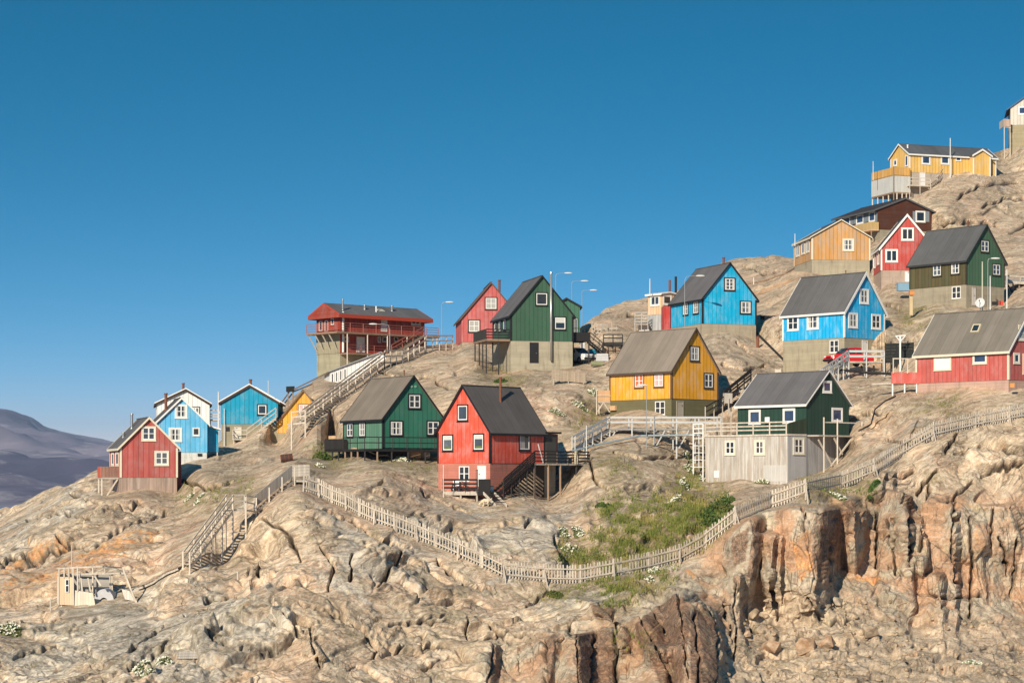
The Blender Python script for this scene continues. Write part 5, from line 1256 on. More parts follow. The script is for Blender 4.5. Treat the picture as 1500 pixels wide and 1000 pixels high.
mb = MB(); mb.box(h['C'] + l * s0 - r * 1.05 + Z * zz, r * 1.05, l * .05, Z * .95); mb.build('end_panel', board((.52, .36, .15), .14, .7, .12, .15), bf)
for s in (s0 + .1, (s0 + s1) / 2, s1 - .1): post_to_ground(bf, h['C'] + l * s - r * 1.0 + Z * zz, h['C'].z + zz, T_BROWN, .13)
# ---- h22: veranda with white screens, right wing
h = HS['h22']; R0 = h['root']; r, l = h['r'], h['l']; Wd = h['Wd']; YP = board((.62, .34, .085), .42, .6, .12, .15)
zf = on_face(h, 'L', 1318, 256.5, 1.6)[1]; out = 2.6
vf = platform(R0, [hp(h, -.03, -.4, zf), hp(h, -.03, Wd + .6, zf), hp(h, -out, Wd + .6, zf), hp(h, -out, -.4, zf)], T_LIGHT, .2, name='veranda')
for A_, B_ in ((hp(h, -out, -.4, zf), hp(h, -out, Wd + .6, zf)), (hp(h, -.05, -.4, zf), hp(h, -out, -.4, zf))):
    mb = MB(); e = B_ - A_; nn = e.cross(Z).normalized() * .05; mb.box(A_ - Z * .15, e, nn, Z * 1.15); mb.build('rail_panel', YP, vf)
    mb = MB(); mb.box(A_ - Z * 2.3, e, nn, Z * 2.1); mb.build('screen', board((.56, .56, .53), .5, .85, .05, .15), vf)
platform(vf, [hp(h, -.03, -.4, zf - 2.3), hp(h, -.03, Wd + .6, zf - 2.3), hp(h, -out, Wd + .6, zf - 2.3), hp(h, -out, -.4, zf - 2.3)], T_BROWN, .2, name='lower_floor')
for i in range(5):
    t = i / 4; p = hp(h, -out + .1, -.3 + (Wd + .8) * t, zf - 2.4); post_to_ground(vf, p, p.z + (3.4 if i == 0 else 0), T_LIGHT, .14, extra=1.5)
p = hp(h, -out - .03, -.45, zf - 4.2); mb = MB(); mb.bar(p, p + Z * 5.3, .12, .12, side=Vector((1, 0, 0))); mb.build('corner_post', T_BROWN, vf)
for t in (.25, .5, .8): p = hp(h, -out * t, -.35, zf - 2.4); post_to_ground(vf, p, p.z, T_LIGHT, .14)
pos = along(h['C'], r, 1420); pe = along(h['C'], r, 1446); YW = board(h['wall'], .46, .62, .07, .1)
Q = hp(h, pos, -.9, 0); ww = pe - pos; aw = (CZ + (HY - 219.5) / F * Q.y) - Q.z; ew = (CZ + (HY - 228) / F * Q.y) - Q.z
mb = MB(); mb.prism([Q - Z * 1.5, Q + r * ww - Z * 1.5, Q + r * ww + Z * ew, Q + r * ww / 2 + Z * aw, Q + Z * ew], l * 1.2); wg = mb.build('wing', YW, R0)
tn = (aw - ew) / (ww / 2)
for sg, o in ((1, Q), (-1, Q + r * ww)):
    e0 = o - r * sg * .2 + Z * (ew - tn * .2 + .03) - l * .2; t0 = Q + r * ww / 2 + Z * (aw + .03) - l * .2
    mb = MB(); mb.prism([e0, t0, t0 + Z * .12, e0 + Z * .12], l * 3.0); mb.build('wing_roof', roofing(h['roof']), wg)
    mb = MB(); mb.prism([e0 - Z * .1, t0 - Z * .1, t0 + Z * .15, e0 + Z * .15], -l * .045); mb.build('barge_board', M_WHITE, wg)
for o in (Q, Q + r * (ww - .17)): mb = MB(); mb.box(o - l * .03 - Z * 1.5, r * .17, l * .028, Z * (ew + 1.45)); mb.build('corner_board', M_WHITE, wg)
zl = (252 - 272.5) / F * h['Y']; s1 = along(h['C'] - l, r, 1362)
pf = platform(R0, [hp(h, -.6, -.05, zl), hp(h, s1, -.05, zl), hp(h, s1, -1.2, zl), hp(h, -.6, -1.2, zl)], T_LIGHT, name='porch')
railing(pf, [hp(h, -.6, -1.15, zl), hp(h, s1, -1.15, zl)], T_LIGHT, .95, (.95, .5), 1.6, .09, .09, ground=True)
st = empty('stair', hp(h, s1, -1, zl), 'pale wooden stair climbing the rock from the porch of the topmost yellow house', 'stair', 'outdoor stairs')
A_, B_ = hp(h, s1, -1.15, zl), P(1392, 248.5, 305)
flight(st, A_, B_, l * 1.0, T_LIGHT, smat=T_GREY); railing(st, [A_, B_, B_ + r * 1.9], T_LIGHT, .95, (.95, .5), 1.8, .08, .09)
# ---- h6: balconies round the two storey red house
h = HS['h6']; R0 = h['root']; r, l = h['r'], h['l']; Wd, Ln = h['Wd'], h['Ln']
zu = on_face(h, 'R', 530, 487, 1.4)[1]
mb = MB(); mb.box(hp(h, -.03, .0, 0), r * .028, l * Wd, Z * (zu - .2)); mb.build('concrete_wall', concrete((.33, .30, .21)), R0)
ub = platform(R0, [hp(h, 0, -.02, zu), hp(h, Ln + 1.2, -.02, zu), hp(h, Ln + 1.2, -1.5, zu), hp(h, -1.6, -1.5, zu), hp(h, -1.6, Wd, zu), hp(h, 0, Wd, zu)], T_BROWN, .22, name='upper_balcony')
railing(ub, [hp(h, Ln + 1.15, -1.45, zu), hp(h, -1.55, -1.45, zu), hp(h, -1.55, Wd, zu)], T_RED, 1.1, (1.1, .8, .5, .2), 2.0, .08, .07)
zl = 0.
lb = platform(R0, [hp(h, .1, -.02, zl), hp(h, Ln, -.02, zl), hp(h, Ln, -1.5, zl), hp(h, .1, -1.5, zl)], T_BROWN, .2, name='lower_balcony')
railing(lb, [hp(h, Ln * .62, -1.45, zl), hp(h, .1, -1.45, zl)], T_RED, 1.0, (1.0, .66, .33), 2.0, .07, .06)
for t in (.0, .22, .44, .66, .88, 1.0): post_to_ground(ub, hp(h, .05 + (Ln + .8) * t, -1.42, zu - .2), h['C'].z + zu - .2, T_LIGHT, .13)
for s in (.4, 1.8, 3.2, 4.6):
    mb = MB(); mb.bar(hp(h, -1.5, min(s, Wd - .1), zu - .15), hp(h, -.06, min(s, Wd - .1), zu - 2.3), .09, .12); mb.build('strut', T_LIGHT, ub)
mb = MB(); s, z = on_face(h, 'R', 503, 516, .3); p = hp(h, s, -.25, 0); mb.tube(p + Z * .1, p + Z * (h['He'] + .1), .14, .14, 10); mb.build('downpipe', M_WHITE, R0)
flue('h6', 502, 439, u=Wd * .1, r=.13, mat=M_METAL); flue('h6', 534, 447.5, u=Wd * .25, r=.16, mat=M_METAL, name='vent'); flue('h6', 574, 448.5, u=Wd * .25, r=.16, mat=M_METAL, name='vent'); flue('h6', 551, 449.5, u=Wd * .12, r=.09, mat=M_WHITE, name='vent')
tn = h['R'] / (Wd / 2); v0 = along(h['C'] + l * (Wd * .2), r, 553); o = hp(h, v0, Wd * .14, h['He'] + .16 + tn * Wd * .14)
mb = MB(); e2 = (l * .62 + Z * .62 * tn); mb.box(o, r * 1.0, e2, (r.cross(e2)).normalized() * .1); mb.build('roof_window', plain((.62, .58, .44), .3, .1), h['roof_ob'])
st = empty('stair', hp(h, Ln * .5, -1.6, 0), 'steep red railed stair from the lower to the upper balcony of the dark red house', 'stair', 'outdoor stairs')
sa, sb = along(hp(h, 0, -2.6, 0), r, 573), along(hp(h, 0, -2.6, 0), r, 620)
flight(st, hp(h, sa, -2.6, .1), hp(h, sb, -2.6, zu), l * 1.0, T_BLACK, smat=T_BROWN)
railing(st, [hp(h, sa, -2.68, .1), hp(h, sb, -2.68, zu)], T_RED, 1.05, (1.05, .6), 2.2, .09, .12)
# clad verge panel that closes the overhanging roof end
for vv_, sg in ((-h['og'] - .05, -1), (Ln + h['og'] + .05, 1)):
    tn = h['R'] / (Wd / 2); oe = h['over'] + .02; e0 = h['C'] + h['d'] * vv_ - h['g'] * oe + Z * (h['He'] - tn * oe - .30); e1 = h['C'] + h['d'] * vv_ + h['g'] * (Wd + oe) + Z * (h['He'] - tn * oe - .30); ap = h['C'] + h['d'] * vv_ + h['g'] * Wd / 2 + Z * (h['He'] + h['R'])
    mb = MB(); mb.prism([e0, e1, e1 + Z * .3, ap, e0 + Z * .3], -h['d'] * sg * .05); mb.build('verge_panel', board((.30, .05, .028), .16, .6, .1, .1, axis=1), R0)
# ---- h14 balcony, red lean-to, flues; h23 balcony
h = HS['h14']; R0 = h['root']
zz = (460 - 478) / F * 262
bf = platform(R0, [P(929, 474, 262), P(949, 474, 262.2), P(951, 472, 265), P(931, 472, 265)], M_GREYWOOD, name='balcony')
railing(bf, [P(930, 474, 262), P(949, 474, 262.1)], M_GREYPAINT, 1.3, (1.3, .95, .6, .25), .8, .07, .1, ground=True)
mb = MB(); p = P(936, 486, 263); mb.box(p - Z * 1.5, Vector((1.2, 0, 0)), Vector((0, 2, 0)), Z * 2.3); mb.build('grey_store', plain((.55, .55, .54), .6, .1), R0)
mb = MB(); p = P(972.5, 484, 259.5); mb.box(p - Z * 1, Vector((1.3, .2, 0)), Vector((-.2, 1.6, 0)), Z * 3.8); mb.build('lean_to', board((.46, .05, .045), .3, .7, .1, .1), R0)
for px, py, m in ((981, 410, M_RUST), (990, 405, M_BLACK)):
    mb = MB(); q = P(px, py, 264); mb.tube(q, q - Z * 1.9, .14, .14, 10); mb.build('chimney', m, R0)
h = HS['h23']; R0 = h['root']
bf = platform(R0, [P(1470.5, 185, 321), P(1481, 186, 321), P(1481, 184, 324), P(1471, 183, 324)], T_LIGHT, name='balcony')
mb = MB(); a, b = P(1470.5, 185, 320.9), P(1480.5, 186, 320.9); mb.box(a, b - a, Vector((0, .06, 0)), Z * 1.05); mb.build('balcony_panel', board((.45, .33, .26), .2, .7, .1, .2), bf)
mb = MB(); a = P(1470.5, 185, 321); mb.box(a, Vector((.06, 0, 0)), Vector((0, 3, 0)), Z * 1.05); mb.build('end_panel', T_LIGHT, bf)
for px in (1471, 1479.5): p = P(px, 185, 321); post_to_ground(bf, p, p.z, T_LIGHT, .1)

# ---- picket fences
def fence(feet, label, hgt=1.25):
    pts = [ground(*f) for f in feet]
    for i, p in enumerate(pts): pts[i] = Vector((p.x, p.y - .05, p.z))
    root = empty('picket_fence', pts[0], label, 'fence', 'weathered picket fences')
    for i, p in enumerate(pts):
        jit = random.uniform(-.09, .09)
        mb = MB(); mb.bar(p - Z * .3, p + Z * (hgt + .06) + Vector((jit, 0, 0)), .11, .12, side=Vector((1, 0, 0))); po = mb.build('post', T_FENCE2, root)
        if i % 2 == 1:
            q = Vector((p.x + random.uniform(-.1, .25), p.y - .75, 0)); q.z = max(min(drop(q.x, q.y), p.z + .1), p.z - .55)
            mb = MB(); mb.bar(q - Z * .1, p + Z * hgt * .72 - Vector((0, .07, 0)), .07, .09); mb.build('brace', T_FENCE2, po)
    for A, B in zip(pts, pts[1:]):
        e = B - A; L = e.length; n = max(7, int(abs(e.x) / .205)); side = Vector((e.x, e.y, 0)).normalized(); nn = Z.cross(side)
        if nn.y > 0: nn = -nn
        rails = MB()
        for zz in (.30, hgt - .28): rails.bar(A + Z * zz + nn * .02, B + Z * zz + nn * .02, .045, .10, side=nn)
        # rails keep their own piece each; pickets of one bay are one panel
        for k, zz in enumerate((.30, hgt - .28)):
            mb = MB(); mb.bar(A + Z * zz + nn * .085, B + Z * zz + nn * .085, .045, .10, side=nn); mb.build('rail', T_FENCE2, root)
        mb = MB()
        for k in range(n):
            t = (k + .5) / n; p = A + e * t; w = .095 * random.uniform(.85, 1.1)
            g = max(min(drop(p.x, p.y, p.z + 2.0), p.z + .45), p.z - .5); tl = side * random.uniform(-.05, .05)
            z0, z1 = max(g + .03, p.z - .06 - random.random() * .06), p.z + hgt + random.uniform(-.05, .04)
            if random.random() < .03 and n > 9: continue
            b0 = Vector((p.x, p.y, z0)) - side * w / 2 - nn * .0; b1 = Vector((p.x, p.y, z1)) - side * w / 2 + tl
            mb.prism([b0, b0 + side * w, b1 + side * w, b1 + side * w / 2 + Z * .05, b1], nn * .024)
        mb.build('picket_panel', T_FENCE, root)
T_FENCE = board((.54, .475, .39), .1, .9, .28, .35); T_FENCE2 = board((.52, .45, .37), .3, .9, .14, .3)
fence([(444, 719), (467, 726), (486, 736), (507, 744), (526, 755), (549, 765), (579, 776), (610, 788), (638, 800), (672, 815), (705, 830), (737, 846)], 'weathered wooden picket fence running downhill from the upper landing of the lower staircase')
fence([(740, 846.5), (797, 852), (850, 853), (899, 844), (950, 834), (996, 822), (1033, 801), (1077, 767), (1130, 743), (1180, 726), (1231, 714), (1280, 695), (1322, 667), (1366, 641), (1428, 626), (1477, 617), (1520, 610), (1570, 602)], 'long weathered picket fence climbing right along the cliff edge past the grey plank basement')

# ---- staircases
W0 = Vector((0, 1, 0))
A_, B_ = ground(268, 832), P(331, 745, 166.5); A_ = A_ + Z * .15
st = empty('stair', A_, 'tall pale timber stair with landing tower, left of the picket fence', 'stair', 'outdoor stairs')
wv = Vector((.62, -.95, 0))
flight(st, A_, B_, wv, T_LIGHT, .2)
for o in (Vector((0, 0, 0)), wv):
    railing(st, [A_ + o, B_ + o], T_LIGHT, 1.05, (1.05, .6), 1.75, .10, .10, ground=True)
C1 = P(357, 745, 167.5); lw = Vector((.3, -1.2, 0))
platform(st, [B_ + wv, B_, C1 + Vector((0, .4, 0)), C1 + lw], T_LIGHT, name='landing')
railing(st, [B_ + wv, C1 + lw], T_LIGHT, 1.05, (1.05, .6, -1.7), 1.2, .12, .10, ground=True)
D1 = P(374, 748, 168.5); platform(st, [C1 + lw, C1 + Vector((0, .4, 0)), D1 + Vector((0, .6, 0)), D1 + Vector((.2, -.7, 0))], T_GREY, name='walkway')
railing(st, [C1 + Vector((0, .4, 0)), D1 + Vector((0, .6, 0))], T_GREY, 1.0, (1.0, .5), 1.4, .08, .1)
E1 = P(431, 703, 171.8)
su = empty('stair', D1, 'grey boarded upper stair rising to the head of the picket fence', 'stair', 'outdoor stairs')
flight(su, D1 + Vector((.1, -.6, 0)), E1 + Vector((0, -.6, 0)), Vector((-.25, 1.15, 0)), T_BROWN, .2, smat=T_GREY)
railing(su, [D1 + Vector((.15, -.68, 0)), E1 + Vector((.1, -.68, 0))], T_LIGHT, 1.0, (), 1.5, .10, .1, ground=True)
railing(su, [D1 + Vector((-.15, .65, 0)), E1 + Vector((-.25, .65, 0)), E1 + Vector((1.1, .75, .05))], T_GREY, 1.05, (1.05, .82, .6, .38), 1.5, .08, .20)
platform(su, [E1 + Vector((0, -.6, 0)), E1 + Vector((1.1, -.6, 0)), E1 + Vector((1.1, .8, 0)), E1 + Vector((-.25, .6, 0))], T_GREY, name='landing')
pw = empty('boardwalk_steps', ground(205, 862), 'narrow dark plank steps laid on the rock between the ruined hut and the tall stair', 'stair', 'outdoor stairs')
gA, gB = ground(203, 863), ground(262, 834)
for k in range(16):
    t = k / 15; p = gA.lerp(gB, t); p.z = max(drop(p.x, p.y, p.z + 2), p.z - .3) + .16
    mb = MB(); mb.box(p + Vector((-.16, -.45, 0)), Vector((.2, 0, 0)), Vector((.15, .9, 0)), Z * .07); mb.build('step', T_BROWN, pw)
    if k: prev = last
    for o in (-.4, .4):
        if k: mb = MB(); mb.bar(prev + Vector((0, o, -.08)), p + Vector((0, o, -.08)), .07, .14); mb.build('stringer', T_GREY, pw)
    last = p.copy()
# long staircase up the ridge
A_, B_ = P(447, 617.5, 209.5), P(563, 530, 241)
st = empty('stair', A_, 'long straight weathered staircase climbing the ridge in front of the white building', 'stair', 'outdoor stairs')
wv = Vector((-.5, 1.1, 0))
flight(st, A_, B_, wv, T_LIGHT, .2)
railing(st, [A_ - wv * .06, B_ - wv * .06], T_LIGHT, 1.05, (1.05, .62), 3.2, .10, .13, ground=True)
railing(st, [A_ + wv * 1.1, B_ + wv * 1.1], T_LIGHT, 1.05, (1.05, .62), 3.2, .09, .12)
L1 = P(427, 620, 209.5)
lp = platform(st, [A_, A_ + wv, L1 + wv, L1], T_LIGHT, name='lower_landing')
railing(st, [L1 + Vector((0, -.05, 0)), A_ + Vector((0, -.05, 0))], T_LIGHT, 1.05, (1.05, .55), 1.1, .10, .12, ground=True)
C1, D1 = P(589, 529, 244.5), P(622, 508, 251.5)
platform(st, [B_, C1, C1 + wv, B_ + wv], T_LIGHT, name='upper_landing')
railing(st, [B_ - wv * .06, C1 - wv * .06], T_LIGHT, 1.2, (1.2, .6), 1.4, .10, .16, ground=True)
sv = empty('stair', C1, 'shorter weathered stair flight leading from the long staircase to the boardwalk', 'stair', 'outdoor stairs')
flight(sv, C1, D1, wv, T_LIGHT, .2)
railing(sv, [C1 - wv * .06, D1 - wv * .06], T_LIGHT, 1.25, (1.25, .75), 1.9, .12, .20, ground=True)
bw = empty('boardwalk', D1, 'grey boardwalk with double railing crossing the ridge to the rose red house', 'boardwalk')
E1 = P(663, 505, 256); D2 = P(624, 506, 251.8)
platform(bw, [D2, E1, E1 + Vector((0, 1.4, 0)), D2 + Vector((0, 1.4, 0))], T_GREY, .25, name='deck_floor')
railing(bw, [D2, E1], T_GREY, 1.05, (1.05, .5), 1.45, .11, .14, ground=True)
railing(bw, [P(669, 502, 262), P(682, 501, 263)], T_LIGHT, .95, (.95, .45), .9, .09, .1)
# grey walkway below the yellow house
A_, B_ = P(842, 656, 193.5), P(893, 627.5, 199)
ws = empty('walkway', B_, 'pale grey elevated walkway with stair and double rails below the golden yellow house', 'walkway')
wv = Vector((-.2, 1.4, 0))
flight(ws, A_, B_, wv, T_PALE, .19)
for o in (-wv * .05, wv * 1.05): railing(ws, [A_ + o, B_ + o], T_PALE, 1.0, (1.0, .55), 1.5, .09, .11, ground=True)
C1 = P(1056, 627.5, 199.5)
platform(ws, [B_, C1, C1 + wv, B_ + wv], board((.30, .30, .29), .16, .7, .1, .15), .14, name='deck_floor')
for o in (Vector((0, -.05, 0)), wv * 1.03): railing(ws, [B_ + o, C1 + o], T_PALE, 1.0, (1.0, .58), 2.15, .11, .13, ground=True)
for px in (902, 974, 1009): p = P(px, 630, 199.3); q = p + Vector((-.9, -.1, -1.6)); mb = MB(); mb.bar(p, q, .08, .1); mb.build('brace', T_PALE, ws)
mb = MB(); pts = [P(818, 666, 192), P(870, 652, 194.5), P(938, 638, 197.5), P(1010, 637, 197.8), P(1036, 637, 197.5)]
mb.path(pts, .085, 8); tag(mb.build('water_pipe', plain((.38, .47, .50), .4, .1, .3, name='insulated_pipe')), 'long pale blue pipe running below the grey walkway', 'pipe')
# second pale walkway with steps by the azure house
A_, B_, C1 = P(1204, 556, 208), P(1243, 529, 213), P(1295, 529, 213.5); wv = Vector((0, 1.3, 0))
ws = empty('walkway', B_, 'pale wooden walkway with steps in front of the red pickup and the azure house', 'walkway')
flight(ws, A_, B_, wv, T_PALE, .19)
for o in (Vector((0, -.05, 0)), wv): railing(ws, [A_ + o, B_ + o], T_PALEW if 'T_PALEW' in globals() else T_PALE, .98, (.98, .5), 1.3, .11, .13, ground=True)
platform(ws, [B_, C1, C1 + wv, B_ + wv], T_GREY, .16, name='deck_floor')
for o in (Vector((0, -.05, 0)), wv): railing(ws, [B_ + o, C1 + o], T_PALE, .98, (.98, .5), 1.6, .12, .14, ground=True)
for px in (1262, 1280):
    p = P(px, 533, 214); mb = MB(); mb.tube(p - Z * .9, p - Z * .15, .09, .09, 8); mb.build('support_leg', T_BLACK, ws)
mb = MB(); mb.path([P(1225, 541, 212), P(1262, 545, 212), P(1300, 547, 211), P(1312, 549, 209)], .12, 8); tag(mb.build('black_pipe', T_BLACK), 'black pipe lying on the rock under the pale walkway by the azure house', 'pipe')
# scaffolding timber behind the green house
sc = empty('timber_rack', P(885, 495, 258), 'jumble of pale timber frames and racks behind the stair of the green house', 'timber frame')
for i, px in enumerate((867, 873, 881, 889, 896, 903)):
    p = P(px, 494, 257 + (i % 3)); post_to_ground(sc, p, P(px, 472 + (i % 2) * 4, 257).z, M_GREYWOOD, .13)
for i, (x0, y0, x1, y1) in enumerate(((866, 476, 890, 475), (868, 482, 905, 481), (866, 488, 897, 487), (872, 493, 905, 492), (880, 477, 896, 490), (876, 489, 884, 474))):
    mb = MB(); mb.bar(P(x0, y0, 257 + i * .4), P(x1, y1, 257 + i * .4), .07, .16); mb.build('rail', M_GREYWOOD, sc)
mb = MB(); q = P(868, 497, 256); mb.box(q, Vector((2.4, 0, 0)), Vector((0, 2, 0)), Z * .12); mb.build('rack_floor', T_BROWN, sc)
for i, (px, py, w, hh, c, nm, lb) in enumerate(((868, 517, .8, 1.1, (.02, .24, .36), 'plastic_tarp', 'crumpled blue tarp under the black landing'), (853, 509, .5, 1.3, (.55, .55, .53), 'white_board', 'white boards stacked below the black porch of the green house'), (882, 520, 1.3, .8, (.5, .5, .5), 'cargo_crate', 'pale crate beneath the black landing right of the green house'), (874, 528, 1.2, .6, (.22, .23, .13), 'fuel_tank', 'olive fuel tank lying under the black landing'))):
    q = ground(px, py + 9) + Z * hh * .5 - Vector((0, .5, 0))
    mb = MB()
    if nm == 'fuel_tank': mb.tube(q - Vector((w / 2, 0, 0)), q + Vector((w / 2, 0, 0)), hh * .45, hh * .45, 14)
    else:
        for k in range(3): mb.box(q + Vector((-w / 2 + .03 * k, .05 * k, -hh / 2 + hh / 3 * k)), Vector((w * (1 - .04 * k), 0, 0)), Vector((0, .7, 0)), Z * (hh / 3 - .015))
    tag(mb.build(nm, plain(c, .6, .25)), lb, nm.split('_')[-1])

root = empty('black_deck', P(886, 506, 235), 'low black timber deck on posts right of the stair of the green house', 'deck')
dA, dB = ground(884, 522) + Z * 1.5, ground(912, 517) + Z * 1.5; dB.z = dA.z
platform(root, [dA, dB, dB + Vector((0, 2.2, 0)), dA + Vector((0, 2.2, 0))], T_BLACK, .3, name='deck_floor')
railing(root, [dA, dB], T_BLACK, .8, (.8, .45), .9, .1, .12, ground=True)
for k in range(3): q = dA.lerp(dB, k / 2) + Vector((0, 2.1, 0)); post_to_ground(root, q, q.z, T_BLACK, .13)
mb = MB(); mb.box(dA - Z * 1.4 + Vector((.1, .4, 0)), Vector((dB.x - dA.x - .2, 0, 0)), Vector((0, 1.5, 0)), Z * .8); mb.build('stored_timber', T_BROWN, root)
# ---- street lamps, poles, aerials
M_LAMP = plain((.36, .38, .39), .5, .08, .4, name='lamp_steel'); M_HEAD = plain((.72, .73, .73), .4, .05, name='lamp_head')
def lamp(px, py_foot, py_top, hx, hy, Y, label, w=.07, dY=0., mat=M_LAMP):
    foot = P(px, py_foot, Y); g = drop(foot.x, foot.y, P(px, py_top, Y).z - .5); foot.z = min(g, foot.z) if g > foot.z - 3 else foot.z
    root = empty('street_lamp', foot, label, 'street lamp', 'street lamps')
    top = P(px, py_top, Y); hd = P(hx, hy, Y + dY)
    mb = MB(); mb.tube(foot - Z * .3, top, w * 1.25, w * .8, 10); mb.build('pole', mat, root)
    v = hd - top; pts = [top, top + Vector((v.x * .12, v.y * .12, v.z * .75)), top + Vector((v.x * .4, v.y * .4, v.z * .95)), hd]
    mb = MB(); mb.path(pts, w * .6, 8); mb.build('arm', mat, root)
    u = Vector((v.x, v.y, 0)).normalized(); s = u.cross(Z)
    ring = lambda c, a, b, zz: [c + s * a * math.cos(t) + Z * (b * math.sin(t) + zz) for t in np.linspace(0, 2 * math.pi, 11)[:-1]]
    mb = MB(); prof = [(-.1, .05, .04), (.1, .13, .08), (.4, .17, .10), (.7, .12, .07), (.82, .03, .02)]
    rr = [ring(hd + u * d_, a, b, 0) for d_, a, b in prof]
    for q, q2 in zip(rr, rr[1:]):
        for k in range(10): mb.face(q[k], q[(k + 1) % 10], q2[(k + 1) % 10], q2[k])
    mb.face(*rr[0]); mb.face(*reversed(rr[-1])); mb.build('lamp_head', M_HEAD, root, smooth=True)
lamp(647, 501, 449, 654, 442.5, 259, 'slender street lamp alone on the ridge between the dark red and rose red houses', .04)
lamp(571, 522, 482, 551, 474.5, 252, 'street lamp with arm pointing left before the dark red house', .055, 0., plain((.30, .30, .31), .5, .1, .4, name='dull_lamp_steel'))
lamp(814, 480, 404, 828, 400, 263, 'tallest street lamp above the roof of the dark green house with flue', .035)
lamp(837.5, 470, 414, 852, 411.5, 268, 'middle street lamp head behind the dark green house with flue', .035)
lamp(852.5, 475, 427, 865, 425, 274, 'lowest street lamp head behind the dark green house with flue', .035)
lamp(1003, 489, 411, 1021, 404, 234, 'street lamp standing before the side wall of the cyan house', .036)
lamp(1447, 455, 384, 1453, 378.5, 226, 'curved street lamp before the gable of the mossy green house', .042)
lamp(947, 640, 567, 946.5, 564, 197.3, 'thin lamp post rising in front of the golden yellow house', .036)
def pole(px, y0, y1, Y, label, w=.045, mat=None, name='pole', cat='pole'):
    a, b = P(px, y0, Y), P(px, y1, Y); g = drop(a.x, a.y, b.z); a.z = min(a.z, g) if a.z - g < 1.2 else a.z
    mb = MB(); mb.tube(a - Z * .2, b, w, w * .75, 8); mb.tube(b, b + Z * .06, w * 1.5, w * .6, 8)
    return tag(mb.build(name, mat or M_HEAD), label, cat)
pole(1475, 452, 395, 226, 'thin metal pole right of the mossy green house', .06)
pole(1439, 445, 384, 229, 'pale drain pole against the gable of the mossy green house', .08, plain((.50, .50, .40), .6, .1))
pole(1450.5, 455, 405, 225.5, 'light steel pole close beside the curved street lamp', .06)
pole(952, 431, 409, 262, 'short white pole above the flat roof of the peach house', .06)
pole(1392, 252, 203, 303, 'white flagpole beside the topmost yellow house', .07, name='flagpole', cat='flagpole')
pole(1279, 262, 237, 303, 'thin white aerial at the corner of the stilted veranda', .05, name='aerial', cat='aerial')
pole(320, 655, 574, 232, 'white mast between the white house and the turquoise house', .08, name='mast', cat='mast')
pole(328.5, 640, 599, 225.6, 'pale drainpipe against the turquoise house', .05, name='drainpipe', cat='pipe')
pole(393, 600, 558, 232, 'thin aerial behind the roof of the turquoise house', .04, name='aerial', cat='aerial')
pole(859, 668, 624, 193, 'white painted stick before the steps of the grey walkway', .05)
pole(105, 835, 800, 160, 'leaning pale pole rising from the ruined hut', .045, T_LIGHT)
pole(74, 902, 877, 157, 'short wooden stake left of the ruined hut', .05, T_LIGHT, name='stake', cat='stake')
pole(1164.5, 358, 343, 261, 'short white vent pole at the eave of the ochre house', .05, name='vent_pole')
pole(649.5, 712, 682, 182, 'white stick leaning against the basement of the bright red house', .035, name='stick', cat='stick')
pole(1104, 430, 407, 270, 'white post by the plank path on the far slope', .06, name='post', cat='post')
pole(348, 868, 838, 156, 'pale driftwood post stuck in a rock cleft below the stair', .06, T_LIGHT, name='driftwood', cat='wood post')

# dark netting fence and timber walk on the right
root = empty('netting_fence', P(1297, 526, 216), 'black netting fence between the azure house and the rose red house', 'fence')
A_, B_ = P(1297, 524, 216), P(1338, 523, 214)
for k in range(6): q = A_.lerp(B_, k / 5); post_to_ground(root, q, P(1300, 502, 216).z + .1 * math.sin(k * 2), T_BLACK, .09)
for k in range(5):
    a, b = A_.lerp(B_, k / 5), A_.lerp(B_, (k + 1) / 5); mb = MB()
    for j in range(6):
        zt = P(1300, 503, 216).z; z0 = a.z - .5 + (zt - a.z + .5) * j / 6
        mb.box(Vector((a.x, a.y, z0)), Vector((b.x - a.x - .02, b.y - a.y, 0)), Vector((0, .03 + .05 * (j % 2), 0)), Z * ((zt - a.z + .5) / 6 - .012))
    mb.build('net_panel', plain((.022, .026, .024), .9, .4, name='black_net'), root)
root = empty('timber_walk', P(1474, 432, 240), 'grey timber walk on dark posts at the right picture edge beyond the mossy green house', 'boardwalk')
platform(root, [P(1474, 411, 240), P(1515, 413, 240), P(1515, 409, 243), P(1474, 408, 243)], T_GREY, .3, name='deck_floor')
railing(root, [P(1474, 411, 240), P(1515, 413, 240)], T_GREY, .55, (.5,), 1.6, .1, .14)
for px in (1476, 1484, 1493, 1503): p = P(px, 413, 240.3); post_to_ground(root, p, p.z, T_BROWN, .14)
mb = MB(); mb.bar(P(1475, 415, 240), P(1488, 436, 239), .1, .12); mb.build('brace', T_BLACK, root)
# ------------------------------------------------------------------ the ruined hut
base = ground(150, 884); Yh = base.y
hut = empty('ruined_hut', base, 'roofless ruined plank hut with bare rafters on the rock at lower left', 'hut')
def H(px, py, dy=0.): return P(px, py, Yh + dy)
mb = MB(); a, b = H(84, 885), H(107, 886); e = b - a
mb.box(a, e, Vector((0, .06, 0)), H(84, 844) - a)
mb.build('front_wall', board((.66, .50, .33), .18, .7, .08, .2), hut)
mb = MB()
for x0, x1, y0, y1 in ((95.5, 101, 848, 867),):
    a = H(x0, y1, -.03); mb.box(a, H(x1, y1, -.03) - a, Vector((0, -.05, 0)), H(x0, y0, -.03) - a)
wo = mb.build('window', M_WHITE, hut)
mb = MB()
for y0, y1 in ((849, 856), (857.5, 866)):
    a = H(96.5, y1, -.09); mb.box(a, H(100, y1, -.09) - a, Vector((0, .006, 0)), H(96.5, y0, -.09) - a)
mb.build('pane', M_GLASS, wo)
